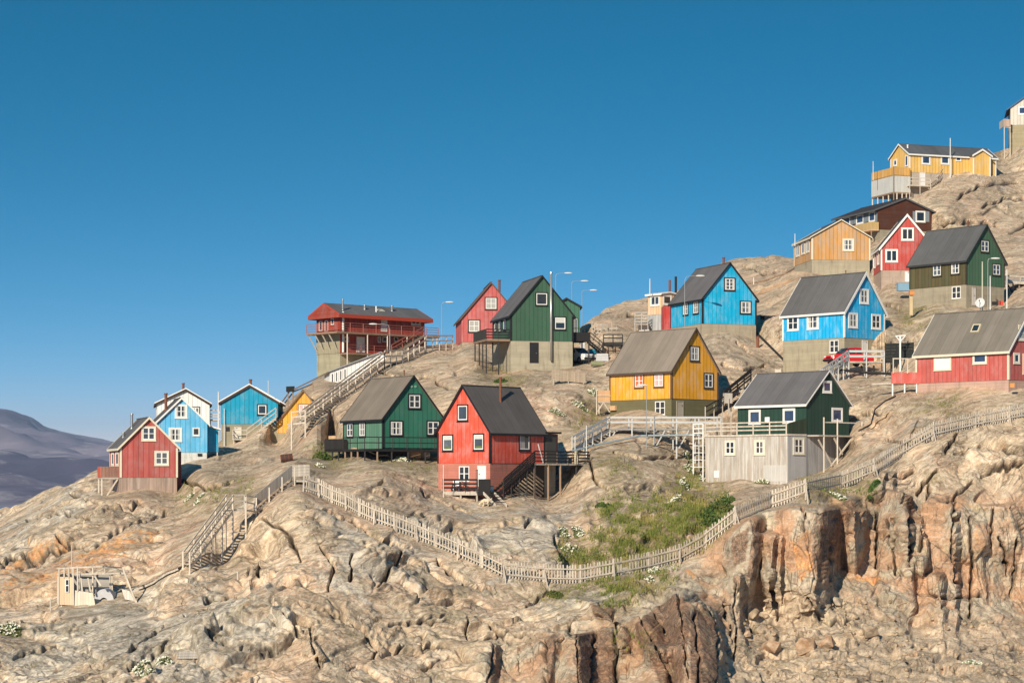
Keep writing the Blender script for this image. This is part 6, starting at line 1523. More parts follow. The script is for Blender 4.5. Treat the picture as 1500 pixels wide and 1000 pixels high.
mb = MB(); a, b = H(108, 875, 2.6), H(163, 873, 2.9); mb.box(a, b - a, Vector((0, .06, 0)), H(108, 842, 2.6) - a + Vector((0, 0, .1)))
mb.build('back_wall', board((.40, .37, .33), .16, .65, .14, .25, axis=1), hut)
mb = MB(); a, b = H(84.2, 885, .06), H(97, 882, 2.6); mb.box(a, b - a, Vector((.06, 0, 0)), Z * 2.1); mb.build('side_wall', board((.5, .42, .32), .16, .65, .14, .25, axis=1), hut)
mb = MB(); a, b, c, d_ = H(109, 890), H(141, 893), H(136, 868), H(110, 864); mb.prism([a, b, c, d_], Vector((0, .06, 0))); mb.build('leaning_wall', board((.70, .62, .50), .2, .7, .08, .2), hut)
mb = MB(); a = H(112, 888, .2); mb.prism([a, H(188, 884, .0), H(180, 880, 2.5), H(118, 880, 2.6)], Z * .12); mb.build('floor', T_GREY, hut)
for x0, y0, x1, y1, dy0, dy1, w in ((84, 832, 150, 829, 0, 0, .11), (84, 841, 182, 839, 2.2, 2.2, .11), (150, 829, 178, 831, 0, 2.4, .08), (84, 832, 97, 830, 0, 2.4, .09)):
    mb = MB(); mb.bar(H(x0, y0, dy0), H(x1, y1, dy1), w, w); mb.build('beam', M_PALEWOOD, hut)
for x0, y0, x1, y1, dy in ((86, 885, 86.5, 832, 0), (94, 846, 94, 831, .0), (101, 846, 100.5, 831, 0), (107.5, 886, 107, 830, 0), (114, 866, 113.5, 831, 0), (118, 864, 117, 840, .4), (120.5, 865, 118.5, 846, .2), (132.5, 866, 129, 846, .3), (136, 866, 136, 831, 2.3), (154, 840, 153, 829, .2), (162, 876, 161, 842, 2.4), (164.5, 874, 164, 840, 2.4)):
    mb = MB(); mb.bar(H(x0, y0, dy), H(x1, y1, dy), .10, .09, side=Vector((1, 0, 0))); mb.build('stud', M_PALEWOOD, hut)
for x0, y0, x1, y1 in ((180, 832, 199, 882), (139, 844, 148, 858), (193, 866, 200, 882)):
    mb = MB(); mb.bar(H(x0, y0, .4), H(x1, y1, .2), .13, .10, side=Vector((1, 0, 0))); mb.build('fallen_rafter', M_PALEWOOD, hut)
mb = MB(); mb.prism([H(178, 862, .8), H(190, 865, .8), H(197, 880, .6), H(183, 877, .6)], Vector((0, .06, 0))); mb.build('leaning_panel', board((.62, .57, .5), .16, .65, .12, .25), hut)
for px in (90, 126, 170): p = H(px, 886, .1); post_to_ground(hut, p, p.z, T_GREY, .12)
# pale rounded boat hull / tank inside
mb = MB(); c = H(152, 882, 1.0); n = 16
for k in range(n):
    t0, t1 = math.pi * k / n, math.pi * (k + 1) / n
    f = lambda t, o: c + Vector((math.cos(t) * .72, o, math.sin(t) * .95))
    mb.face(f(t0, 0), f(t0, 1.5), f(t1, 1.5), f(t1, 0)); mb.face(f(t0, 0), f(t1, 0), c + Vector((math.cos(t1) * .3, 0, math.sin(t1) * .35)), c + Vector((math.cos(t0) * .3, 0, math.sin(t0) * .35)))
o = mb.build('metal_drum', plain((.50, .50, .52), .5, .2, name='old_drum')); tag(o, 'arched pale metal drum with a dark opening inside the ruined hut', 'drum')

# ------------------------------------------------------------------ vehicles
def loft(mb, secs):
    for a, b in zip(secs, secs[1:]):
        n = len(a)
        for k in range(n): mb.face(a[k], a[(k + 1) % n], b[(k + 1) % n], b[k])
    mb.face(*reversed(secs[0])); mb.face(*secs[-1])
def vehicle(name, label, pos, ang, col, pickup):
    f = Vector((math.cos(ang), math.sin(ang), 0)); s = Vector((-f.y, f.x, 0))
    root = empty(name, pos, label, 'pickup' if pickup else 'car')
    pm = plain(col, .25, .04, name='car_paint', spec=.5); T = lambda x, y, z: pos + f * x + s * y + Z * z
    L = 4.7; hw = .86
    def sec(x, zt, w=hw, zb=.38):
        return [T(x, -w, zb), T(x, w, zb), T(x, w * 1.02, zb + (zt - zb) * .55), T(x, w * .92, zt), T(x, -w * .92, zt), T(x, -w * 1.02, zb + (zt - zb) * .55)]
    mb = MB(); loft(mb, [sec(2.3, .82, .78), sec(2.2, .98, .84), sec(1.0, 1.10), sec(.8, 1.12), sec(-.9, 1.12), sec(-2.2, 1.10), sec(-2.35, .95, .82)])
    body = mb.build('body', pm, root)
    x0, x1, x2, x3 = (1.05, .35, -1.0, -1.15) if pickup else (1.05, .25, -1.5, -2.15)
    def cs(x, z, w): return [T(x, -w, 1.1), T(x, w, 1.1), T(x, w * .86, z), T(x, -w * .86, z)]
    mb = MB(); loft(mb, [cs(x0, 1.12, .80), cs(x1, 1.72, .80), cs((x1 + x2) / 2, 1.78, .80), cs(x2, 1.74, .80), cs(x3, 1.13, .80)]); mb.build('cab', pm, root)
    for sg in (-1, 1):
        for a0, a1 in ((x1 + .18, (x1 + x2) / 2 + .06), ((x1 + x2) / 2 - .06, x2 + .06)):
            mb = MB(); mb.prism([T(a0 + (.22 if a0 > x1 else 0), sg * .805, 1.16), T(a1, sg * .805, 1.16), T(a1, sg * .725, 1.62), T(a0, sg * .725, 1.62)], s * sg * .012); mb.build('side_window', M_GLASS, root)
    mb = MB(); mb.prism([T(x0 + .0, -.68, 1.18), T(x0 + .0, .68, 1.18), T(x1 + .08, .60, 1.68), T(x1 + .08, -.60, 1.68)], f * .03 + Z * .02); mb.build('windscreen', M_GLASS, root)
    if pickup:
        mb = MB(); mb.box(T(-2.2, -.74, 1.11), f * 1.0, s * 1.48, Z * .008); mb.build('load_bed', M_BLACK, root)
    for x in (1.45, -1.4):
        for sg in (-1, 1):
            mb = MB(); a = T(x, sg * .70, .36); mb.tube(a, a + s * sg * .2, .36, .36, 18); w = mb.build('wheel', M_BLACK, root)
            mb = MB(); mb.tube(a + s * sg * .19, a + s * sg * .21, .2, .18, 12); mb.build('rim', M_METAL, w)
    for sg in (-1, 1):
        mb = MB(); mb.box(T(2.24, sg * .62 - .14, .80), f * .07, s * .28, Z * .14); mb.build('headlight', plain((.75, .75, .72), .1, .05), root)
    mb = MB(); mb.box(T(2.28, -.82, .42), f * .12, s * 1.64, Z * .2); mb.build('bumper', M_BLACK, root)
    mb = MB(); mb.box(T(2.25, -.42, .68), f * .05, s * .84, Z * .14); mb.build('grille', M_BLACK, root)
    return root
p = P(1243, 536, 216.8)
vehicle('pickup', 'red pickup parked behind the pale walkway below the azure house', p, math.radians(205), (.66, .022, .03), True)
p = P(846, 537, 238.5); p.z = min(drop(p.x, p.y, P(846, 515, 238).z), P(846, 533, 238).z)
vehicle('parked_car', 'white car nose showing from behind the corner of the tall concrete basement', p, math.radians(-55), (.70, .71, .73), False)

# ------------------------------------------------------------------ dog
g = ground(713, 741.5); dg = Vector((g.x, g.y, g.z))
def skin_body(name, verts, edges, radii, mat, label, cat, loc):
    me_ = bpy.data.meshes.new(name); me_.from_pydata(verts, edges, []); o = bpy.data.objects.new(name, me_); COL.objects.link(o)
    o.location = loc; sk = o.modifiers.new('skin', 'SKIN')
    lay = me_.skin_vertices[0] if me_.skin_vertices else None
    if lay is None:
        bpy.context.view_layer.objects.active = o; lay = me_.skin_vertices[0]
    for v, r in zip(lay.data, radii): v.radius = (r, r) if not isinstance(r, tuple) else r
    lay.data[0].use_root = True
    sb = o.modifiers.new('smooth', 'SUBSURF'); sb.levels = sb.render_levels = 2; sk.use_smooth_shade = True
    me_.materials.append(mat); return tag(o, label, cat)
vv = [(0, 0, .50), (.22, -.02, .49), (.36, -.04, .45), (.46, -.06, .33), (.56, -.08, .20), (.66, -.09, .12),      # rump forward to the lowered muzzle, along -x
      (-.16, 0, .48), (-.28, .02, .52), (-.38, .04, .60), (-.42, .05, .68),                                        # tail
      (-.12, .11, .36), (-.05, .12, .22), (-.16, .12, .17), (-.14, .12, .02), (-.12, -.11, .36), (-.02, -.12, .22), (-.13, -.12, .17), (-.10, -.12, .02),
      (.30, .10, .34), (.30, .11, .18), (.31, .11, .02), (.27, -.11, .34), (.24, -.12, .18), (.27, -.12, .02)]
ee = [(0, 1), (1, 2), (2, 3), (3, 4), (4, 5), (0, 6), (6, 7), (7, 8), (8, 9), (6, 10), (10, 11), (11, 12), (12, 13), (6, 14), (14, 15), (15, 16), (16, 17), (2, 18), (18, 19), (19, 20), (2, 21), (21, 22), (22, 23)]
rr = [.155, .165, .15, .10, .095, .045, .13, .06, .045, .03, .075, .05, .035, .038, .075, .05, .035, .038, .06, .04, .04, .06, .04, .04]
sc_ = 1.0
vv = [(-x * sc_, y * sc_, z * sc_) for x, y, z in vv]
FUR = plain((.66, .56, .40), .9, .18, scale=9, name='cream_fur')
try:
    dog = skin_body('dog', vv, ee, [r_ * sc_ for r_ in rr], FUR, 'cream sled dog with lowered head beside the steps under the bright red house', 'dog', dg)
    for sg in (-1, 1):
        mb = MB(); e0 = dg + Vector((-.53, -.08 + sg * .075, .30)); mb.prism([e0 - Vector((0, .035, 0)), e0 + Vector((0, .035, 0)), e0 + Vector((.03, sg * .02, .11))], Vector((.03, 0, 0))); mb.build('ear', FUR, dog)
    mb = MB(); mb.tube(dg + Vector((-.70, -.09, .11)), dg + Vector((-.665, -.09, .12)), .022, .03, 8); mb.build('nose', M_BLACK, dog)
except Exception as ex:
    print('DOG', ex)

# ------------------------------------------------------------------ small things
def sitting(px, py, Y=None):
    g = ground(px, py); return g
def crate(px, py, w, d_, hh, mat, name, label, cat, rot=0., legs=False, Y=None, battens=True, bm=None):
    g = ground(px, py) if Y is None else P(px, py, Y)
    c, s = math.cos(rot), math.sin(rot); a, b = Vector((c, s, 0)), Vector((-s, c, 0)); o = g - a * w / 2 + b * .05
    root = empty(name, g, label, cat)
    mb = MB(); mb.box(o, a * w, b * d_, Z * hh); mb.build('box_body', mat, root)
    if battens:
        for k in (0, 1): mb = MB(); mb.box(o + a * (k * (w - .06)) - b * .022 - Z * .0, a * .06, b * .02, Z * hh); mb.build('batten', bm or mat, root)
        mb = MB(); mb.box(o - a * .02 - b * .03 + Z * (hh + .002), a * (w + .04), b * (d_ + .06), Z * .035); mb.build('lid', bm or mat, root)
    return root
crate(608, 671, 1.0, .8, .85, T_PLY, 'crate', 'tan plywood crate on the rock below the teal green house', 'crate', .25)
crate(622, 671, .95, .8, .75, M_GREYWOOD, 'crate', 'grey weathered crate right of the tan crate below the teal green house', 'crate', .15)
cr_ = crate(1324, 425.5, 1.25, .8, .82, plain((.22, .38, .52), .6, .1), 'plastic_tub', 'faded blue tub standing at the corner of the mossy green house', 'tub', .05, Y=244)
crate(1483, 567.5, .36, .3, .35, plain((.66, .30, .10), .6, .1), 'orange_box', 'small orange box at the dark corner of the rose red house with skylight', 'box', 0, Y=189.5)
crate(1467, 446.5, .42, .35, .38, plain((.66, .07, .045), .6, .1), 'red_box', 'small red box against the foot of the mossy green house', 'box', 0, Y=231)
crate(1458, 446.5, .55, .3, .3, M_BLACK, 'black_bin', 'low black bin beside the small red box', 'bin', 0, Y=231)
p = P(1336, 450, 230.5); mb = MB(); pr = empty('letter_box_post', p, 'orange box on a thick pale timber post before the mossy green house', 'post box')
mb.box(p + Vector((-.25, 0, -.8)), Vector((.34, 0, 0)), Vector((0, .3, 0)), Z * 2.0); mb.build('timber_post', board((.55, .42, .24), .2, .8, .1, .2), pr)
q = P(1336, 432, 230.4); mb = MB(); mb.box(q + Vector((-.27, -.1, 0)), Vector((.5, 0, 0)), Vector((0, .5, 0)), Z * .42); mb.build('orange_casing', plain((.62, .25, .08), .6, .1), pr)
q = P(1336, 426, 230.4); mb = MB(); mb.box(q + Vector((-.30, -.13, -.02)), Vector((.56, 0, 0)), Vector((0, .56, 0)), Z * .05); mb.build('casing_lid', plain((.5, .2, .07), .6, .1), pr)
# satellite dish
c = P(1436, 444, 227.5); dr = empty('satellite_dish', c - Z * .8, 'white satellite dish by the gable of the mossy green house', 'satellite dish')
ax = Vector((-.35, -.85, .35)).normalized(); u = ax.cross(Z).normalized(); v = u.cross(ax)
mb = MB(); rings = []
for k in range(6):
    rr_ = .46 * k / 5; rings.append([c + ax * (.32 * (rr_ / .46) ** 2 * .45) + (u * math.cos(t) + v * math.sin(t) * 1.1) * rr_ for t in np.linspace(0, 2 * math.pi, 25)[:-1]])
for a, b in zip(rings, rings[1:]):
    for k in range(24): mb.face(a[k], a[(k + 1) % 24], b[(k + 1) % 24], b[k])
o = mb.build('reflector', M_HEAD, dr, smooth=True); m = o.modifiers.new('t', 'SOLIDIFY'); m.thickness = .03
mb = MB(); mb.bar(c - v * .45 + ax * .15, c + ax * .55 + v * .05, .03); mb.build('feed_arm', M_BLACK, dr)
mb = MB(); mb.tube(c + ax * .5 + v * .05, c + ax * .62 + v * .05, .06, .05, 10); mb.build('feed_horn', M_BLACK, dr)
mb = MB(); mb.tube(c - ax * .05, c - Z * .9, .045, .045, 8); mb.build('mast', M_METAL, dr)
# barrel on the slope
g = ground(420, 676); g.z += .32
mb = MB(); a = Vector((.98, .15, .12)).normalized()
mb.tube(g - a * .5, g + a * .5, .34, .34, 18); br = mb.build('rusty_barrel', plain((.07, .035, .028), .75, .35, name='rusted_drum')); tag(br, 'rusty brown oil barrel lying on the slope above the picket fence head', 'barrel')
for t in (-.5, -.17, .17, .5): mb = MB(); mb.tube(g + a * (t - .02), g + a * (t + .02), .36, .36, 18); mb.build('hoop', M_RUST, br)
# pallet fence (slatted rack) on the rock below the green house
M_RACK = board((.44, .35, .26), .14, .7, .16, .3)
root = empty('slatted_rack', ground(832, 562), 'low grey slatted timber rack lying on the rock below the dark green house', 'rack')
A_, B_ = P(808, 556, 221), P(857, 561, 222)
for k in range(6):
    mb = MB(); e_ = B_ - A_; mb.box(A_ + Z * (.17 * k), e_, Vector((0, .03, 0)), Z * .145); mb.build('board', M_RACK, root)
for z in (.1, .9): mb = MB(); mb.bar(A_ + Z * z + Vector((0, .08, 0)), B_ + Z * z + Vector((.15, .08, 0)), .04, .1); mb.build('rail', M_GREYWOOD, root)
for k, dy in ((0, 1.2), (1, 1.2)):
    q = A_ if k == 0 else B_; mb = MB(); mb.box(q, Vector((.05, 0, 0)), Vector((.1, dy, 0)), Z * .9); mb.build('end_panel', M_GREYWOOD, root)
for t in (.05, .5, .95): q = A_.lerp(B_, t); post_to_ground(root, q, q.z, M_GREYWOOD, .1)
# white clothes post and washing line
p = P(1318.5, 512, 213); g = drop(p.x, p.y, P(1318, 495, 213).z); root = empty('clothes_post', Vector((p.x, p.y, g)), 'white Y shaped clothes post behind the red panelled deck', 'clothes post')
mb = MB(); t_ = P(1318.5, 491, 213); mb.bar(Vector((p.x, p.y, g - .2)), t_, .14, .14, side=Vector((1, 0, 0))); mb.build('post', M_WHITE, root)
mb = MB(); mb.bar(P(1311.5, 492, 213), P(1326.5, 491, 213), .1, .1); mb.build('cross_arm', M_WHITE, root)
for a in (1312.5, 1325.5): mb = MB(); mb.bar(P(1318.5, 500, 212.95), P(a, 492.5, 212.95), .07, .08); mb.build('brace', M_WHITE, root)
a, b = P(1113, 461, 243), P(1142, 461, 241); mb = MB(); mb.path([a.lerp(b, t) - Z * .12 * math.sin(math.pi * t) for t in np.linspace(0, 1, 9)], .02, 5)
tag(mb.build('washing_line', M_BLACK), 'thin washing line strung over the rock between the two blue houses', 'washing line')
for i, (t, w, hh, c_) in enumerate(((.18, .75, .45, (.015, .015, .018)), (.40, .6, .28, (.02, .02, .025)), (.62, .5, .5, (.03, .03, .05)), (.82, .45, .7, (.025, .03, .10)))):
    cloth_on('laundry', a.lerp(b, t) - Z * .1, Vector((1, 0, 0)), w, hh, plain(c_, .9, .3), ('black wide garment at the start of the washing line between the blue houses', 'black narrow garment second along the washing line', 'dark trousers third along the washing line', 'navy blue garment at the end of the washing line')[i], .05)
# cable from the cyan house over the rock
def ground_line(pix, r_, mat, name, label, lift=.06, n=10):
    pts = []
    for (x0, y0), (x1, y1) in zip(pix, pix[1:]):
        for k in range(n): pts.append(ground(x0 + (x1 - x0) * k / n, y0 + (y1 - y0) * k / n) + Z * lift)
    pts.append(ground(*pix[-1]) + Z * lift)
    pts = [p for i, p in enumerate(pts) if i == 0 or (p - pts[i - 1]).length < 4]
    mb = MB(); mb.path(pts, r_, 7); return tag(mb.build(name, mat, smooth=True), label, 'pipe')
ground_line([(1102, 482), (1120, 500), (1140, 520), (1162, 542)], .13, T_BLACK, 'sewer_pipe', 'black pipe running down the rock from the cyan house to the azure house')
ground_line([(1312, 581), (1297, 588), (1282, 600), (1276, 622), (1258, 632)], .07, T_BLACK, 'drain_hose', 'dark hose snaking down the rock below the red panelled deck')
ground_line([(1090, 418), (1120, 412), (1150, 402), (1165, 393)], .12, T_BROWN, 'timber_edge', 'brown timber edging up the slope to the ochre house')
p = P(1110, 506, 236); mb = MB(); mb.tube(p - Z * .8, p + Z * .9, .16, .16, 10); mb.tube(p + Z * .9, p + Z * .98, .19, .15, 10); tag(mb.build('standpipe', M_RUST), 'short rusty standpipe beside the black pipe at the cyan house', 'standpipe')
p = P(1139.5, 549, 218); root = empty('wooden_stand', p, 'small pale wooden stand on the rock left of the azure house', 'stand')
for dx in (-.25, .25): mb = MB(); mb.bar(p + Vector((dx, 0, -.3)), p + Vector((dx, 0, .6)), .07, .07, side=Vector((1, 0, 0))); mb.build('leg', T_LIGHT, root)
mb = MB(); mb.box(p + Vector((-.3, -.05, .1)), Vector((.6, 0, 0)), Vector((0, .06, 0)), Z * .45); mb.build('board', T_LIGHT, root)
# ropeway behind the small yellow house
root = empty('ropeway', P(424, 575, 237), 'dark wooden ropeway box on the skyline behind the small yellow house', 'ropeway')
mb = MB(); a = P(419.5, 573.5, 237); mb.box(a, Vector((.85, .2, .05)), Vector((-.1, .7, 0)), Z * .55); mb.build('winch_box', T_BLACK, root)
for x0, y0, x1, y1, dy in ((431, 570, 481, 545, 0), (431, 573, 458, 562, .5), (405, 600, 424, 573, 0), (409, 600, 430, 574, .8)):
    mb = MB(); mb.bar(P(x0, y0, 237 + dy), P(x1, y1, 240 + dy), .10, .12); mb.build('beam', T_BROWN, root)
for px, y0, y1 in ((422, 590, 572), (429, 590, 573), (458.5, 582, 560)): p = P(px, y1, 237.4); post_to_ground(root, p, p.z, T_BROWN, .12)
# boards lying on the rock, white chair and clutter on the porch
def board_on(px, py, w, d_, rot, mat, name, label, cat='board'):
    g = ground(px, py); g2 = ground(px, py - 5); up_ = (g2 - g); up_.x = 0; up_ = up_.normalized(); a = Vector((math.cos(rot), 0, math.sin(rot) * .3)).normalized()
    nn = a.cross(up_).normalized()
    if nn.y > 0: nn = -nn
    root = empty(name, g, label, cat)
    for k in range(3):
        mb = MB(); mb.box(g - a * w / 2 + up_ * (d_ / 3 * k) + nn * .10, a * w * (1 - .03 * k), up_ * (d_ / 3 - .02), nn * .05); mb.build('plank', mat, root)
    mb = MB(); mb.box(g - a * w * .3 + nn * .05, a * .08, up_ * d_, nn * .045); mb.build('cleat', mat, root)
board_on(279, 966, 1.7, .6, .05, M_GREYWOOD, 'plank_pallet', 'grey plank panel lying on the rock near the lower picture edge')
board_on(60, 998, .85, .5, .0, M_GREYWOOD, 'plank_pallet', 'small grey board on the rock in the bottom corner')
h = HS['h11']; zf = on_face(h, 'L', 676, 719.5, 1.4)[1]
s = on_face(h, 'L', 668, 710, .7)[0]; q = h['C'] + h['l'] * s - h['r'] * .7 + Z * zf
root = empty('plastic_chair', q, 'white plastic garden chair on the porch of the bright red house', 'chair')
mb = MB(); mb.box(q + Vector((-.25, -.25, .42)), Vector((.5, 0, 0)), Vector((0, .5, 0)), Z * .05); mb.build('seat', M_WHITE, root)
mb = MB(); mb.box(q + Vector((-.25, .22, .47)), Vector((.5, 0, 0)), Vector((0, .05, 0)), Vector((0, .1, .5))); mb.build('backrest', M_WHITE, root)
for dx in (-.22, .22):
    for dy in (-.22, .22): mb = MB(); mb.bar(q + Vector((dx, dy, 0)), q + Vector((dx, dy, .43)), .05); mb.build('leg', M_WHITE, root)
s = on_face(h, 'L', 708, 716, .8)[0]; q = h['C'] + h['l'] * s - h['r'] * 1.0 + Z * (zf + .02)
root = empty('white_tub', q, 'white lidded chest on the porch by the white basement door', 'chest')
mb = MB(); mb.box(q - h['l'] * .0, -h['l'] * .85, h['r'] * .45, Z * .38); mb.build('chest_body', plain((.62, .64, .66), .5, .1), root)
mb = MB(); mb.box(q + h['l'] * .03 - h['r'] * .03 + Z * .382, -h['l'] * .91, h['r'] * .51, Z * .07); mb.build('lid', plain((.12, .13, .15), .5, .1), root)
s = on_face(h, 'L', 680, 712, .6)[0]; q = h['C'] + h['l'] * s - h['r'] * .6 + Z * zf
root = empty('cycle', q, 'dark folding frame leaning by the basement window of the bright red house', 'frame')
for a0, a1 in (((-.4, 0), (.1, .7)), ((.4, 0), (-.1, .7)), ((-.3, .35), (.3, .35)), ((-.1, .7), (.3, .85))):
    mb = MB(); mb.bar(q + h['l'] * a0[0] + Z * a0[1], q + h['l'] * a1[0] + Z * a1[1], .04); mb.build('tube', M_BLACK, root)

# ------------------------------------------------------------------ plants
def leafy(name, base_c, rad, hgt, label, n, blossom, cat='plant', group=None):
    base_c = Vector(base_c); root = empty(name, base_c, label, cat, group)
    mb = MB(); fl = MB()
    for i in range(n):
        a = random.random() * 2 * math.pi; rr_ = rad * math.sqrt(random.random())
        x, y = base_c.x + math.cos(a) * rr_, base_c.y + math.sin(a) * rr_ * .8
        z = drop(x, y, base_c.z + 1.6); z = max(min(z, base_c.z + .9), base_c.z - .9)
        hh = hgt * (1 - .75 * (rr_ / rad) ** 2) * random.uniform(.3, 1.1)
        d_ = Vector((random.uniform(-1, 1), random.uniform(-1, 1), random.uniform(.2, 1.1))).normalized(); w = random.uniform(.05, .10); ln = random.uniform(.14, .30)
        c_ = Vector((x, y, z + hh * random.random() ** .7)); s_ = d_.cross(Vector((random.random(), random.random(), .3))).normalized()
        mb.face(c_ - d_ * ln / 2, c_ + s_ * w, c_ + d_ * ln / 2, c_ - s_ * w)
        if blossom and random.random() < blossom:
            c_ = Vector((x, y, z + hh * random.uniform(.75, 1.15)))
            for q_ in range(3):
                o_ = c_ + Vector((random.uniform(-.12, .12), random.uniform(-.12, .12), random.uniform(-.05, .06))); rr2 = random.uniform(.04, .085)
                nn = Vector((random.uniform(-.6, .6), random.uniform(-1, 0), random.uniform(.4, 1))).normalized(); u_ = nn.cross(Z).normalized(); v_ = nn.cross(u_)
                fl.face(*[o_ + (u_ * math.cos(t) + v_ * math.sin(t)) * rr2 for t in (0, 1.05, 2.1, 3.14, 4.19, 5.24)])
    mb.build('foliage', M_LEAF2 if blossom else M_LEAF, root)
    if fl.v: fl.build('blossom', M_BLOSSOM, root)
def leafmat(a, b, c_):
    t = NT('leaf'); pos = t.node('ShaderNodeNewGeometry').outputs['Position']
    oi = t.noise(pos, 2.2, 3); o2 = t.noise(pos, .35, 4)
    x = t.mix(t.ramp(oi, .3, .7), rgb(*a), rgb(*b)); t.link(t.mix(t.ramp(o2, .48, .66), x, rgb(*c_)), t.b.inputs['Base Color'])
    t.b.inputs['Roughness'].default_value = .7; t.b.inputs['Specular IOR Level'].default_value = .2
    return t.m
M_LEAF = leafmat((.035, .075, .02), (.10, .15, .035), (.14, .14, .04)); M_LEAF2 = leafmat((.09, .13, .04), (.18, .20, .08), (.22, .20, .08))
M_GRASS = leafmat((.11, .155, .03), (.26, .26, .065), (.38, .31, .11)); M_BLOSSOM = plain((.74, .72, .58), .8, .1, name='white_blossom')
FLW = [(12, 925, 1.0, .8, 'large white flowering bush at the left picture edge below the ruined hut'), (1010, 690, .55, .9, 'white flowering plant at the foot of the white ladder stair'), (1002, 712, .5, .8, 'white flowering plant just below the one at the ladder stair'), (990, 735, .7, .7, 'wide white flowering plant at the upper edge of the grassy gully'), (1030, 703, .45, .6, 'white flowering plant at the corner of the grey plank basement'),
 (1116, 708, .75, .5, 'white flowering mound before the pale patch of the grey basement'), (836, 808, .75, .8, 'white flowering bush just above the fence left of the grass'), (826, 785, .45, .6, 'white flowering plant between two smooth slabs above the fence'), (846, 782, .5, .5, 'white flowering plant beside the narrow split slab'), (871, 577, .8, .6, 'pale flowering shrub left of the plywood porch'), (850, 596, .9, .5, 'pale flowering shrub on the slope below the slatted rack'),
 (815, 604, .9, .5, 'pale flowering shrub above the roof edge of the bright red house'), (277, 731, .5, .4, 'white flowering plant right of the plank foundation'), (292, 731, .55, .4, 'white flowering plant second right of the plank foundation'), (958, 838, .5, .45, 'white flowering plant below the picket fence in the gully'), (951, 850, .35, .35, 'small white flowering plant lowest below the fence'), (1226, 728, .8, .35, 'white flowering cushion at the fence foot right of the basement'),
 (210, 985, .7, .35, 'white flowering cushion on the rock near the lower picture edge'), (240, 970, .6, .3, 'white flowering cushion left of the grey plank panel'), (468, 684, .5, .4, 'pale flowering plant under the corner of the black deck'), (588, 674, .9, .35, 'white flowering strip beside the tan crate'), (1008, 672, .5, .9, 'tall white flowering plant above the ladder stair foot'), (900, 600, .6, .45, 'white flowering plant at the foot of the yellow house'), (1425, 972, .7, .3, 'white flowering cushion low on the quarry rubble')]
for px, py, rad, hh, lb in FLW: leafy('flowering_plant', ground(px, py), rad * .85, hh * .8, lb, int(520 * rad), .17, 'flowering plant', 'white flowering plants among the rocks')
for px, py, rad, hh, lb in [(1052, 752, 1.2, 1.0, 'dark green bush at the right end of the grassy gully by the fence'), (1040, 765, .9, .8, 'dark green bush left of the largest bush by the fence'), (1062, 738, .8, .7, 'dark green bush highest at the gully end'), (472, 672, .9, .8, 'green bush under the left end of the black deck'), (885, 742, .7, .4, 'low green bush under the black deck posts'), (733, 560, .7, .4, 'low green bush below the concrete basement with the dark door'),
   (1280, 712, .5, .45, 'green tuft at the foot of the fence post'), (812, 872, .6, .35, 'low green bush under the fence bend')]:
    leafy('green_bush', ground(px, py), rad, hh, lb, int(700 * rad), 0, 'bush', 'green bushes among the rocks')
# grass: one mass of blades over the soil patches
mb_v, mb_f = [], []
grng = np.random.RandomState(5)
for gi, poly in enumerate(GRASS):
    xs, ys = [q[0] for q in poly], [q[1] for q in poly]
    area = (max(xs) - min(xs)) * (max(ys) - min(ys)); n = int(area * (.42 if gi < 2 else .22))
    X = grng.uniform(min(xs) - 6, max(xs) + 6, n); Yp = grng.uniform(min(ys) - 6, max(ys) + 6, n)
    keep = inpoly(X, Yp, poly, 40.) > grng.uniform(.25, .85, n)
    pn = perlin(np.c_[X / 22., Yp / 11., np.zeros(n)]) > grng.uniform(-.3, .3, n)
    for x, y in zip(X[keep & pn], Yp[keep & pn]):
        g = ground(x, y)
        hmax = .38 if gi < 2 else .24
        for b in range(5):
            ox, oy = grng.normal(0, .12, 2); a = grng.uniform(0, 6.28); hh = hmax * grng.uniform(.4, 1.1); lean = grng.uniform(.1, .5) * hh
            w = grng.uniform(.012, .03); i = len(mb_v); cxx, cyy = math.cos(a), math.sin(a)
            mb_v += [(g.x + ox - w * cyy, g.y + oy + w * cxx, g.z - .05), (g.x + ox + w * cyy, g.y + oy - w * cxx, g.z - .05), (g.x + ox + lean * cxx + w * cyy * .7, g.y + oy + lean * cyy - w * cxx * .7, g.z + hh * .65), (g.x + ox + lean * 1.8 * cxx, g.y + oy + lean * 1.8 * cyy, g.z + hh)]
            mb_f += [(i, i + 1, i + 2), (i, i + 2, i + 3)]
gm = bpy.data.meshes.new('grass'); gm.from_pydata(mb_v, [], mb_f); gm.materials.append(M_GRASS)
go = bpy.data.objects.new('grass', gm); COL.objects.link(go); tag(go, 'green and straw coloured grass filling the gully behind the fence', kind='stuff')

# ------------------------------------------------------------------ fallen blocks below the quarry face
def block(g, sx, sy, sz, rot):
    mb = MB(); pts = []
    for k in range(13):
        v_ = Vector((random.gauss(0, 1), random.gauss(0, 1), random.gauss(0, 1))).normalized()
        m_ = max(abs(v_.x), abs(v_.y), abs(v_.z)); v_ = v_ / (m_ ** .75)
        pts.append(Vector((v_.x * sx, v_.y * sy, v_.z * sz)))
    import bmesh
    bm = bmesh.new(); vs = [bm.verts.new(q) for q in pts]; bmesh.ops.convex_hull(bm, input=vs)
    bmesh.ops.delete(bm, geom=[v_ for v_ in bm.verts if not v_.link_faces], context='VERTS')
    me_ = bpy.data.meshes.new('boulder'); bm.to_mesh(me_); bm.free(); o = bpy.data.objects.new('boulder', me_); COL.objects.link(o)
    o.location = g + Z * sz * .35 + Vector((0, -sy * .2, 0)); o.rotation_euler = (random.uniform(-.3, .3), random.uniform(-.3, .3), rot)
    bv = o.modifiers.new('worn', 'BEVEL'); bv.width = .012; bv.segments = 1
    me_.materials.append(ROCKS[random.randrange(3)]); return o
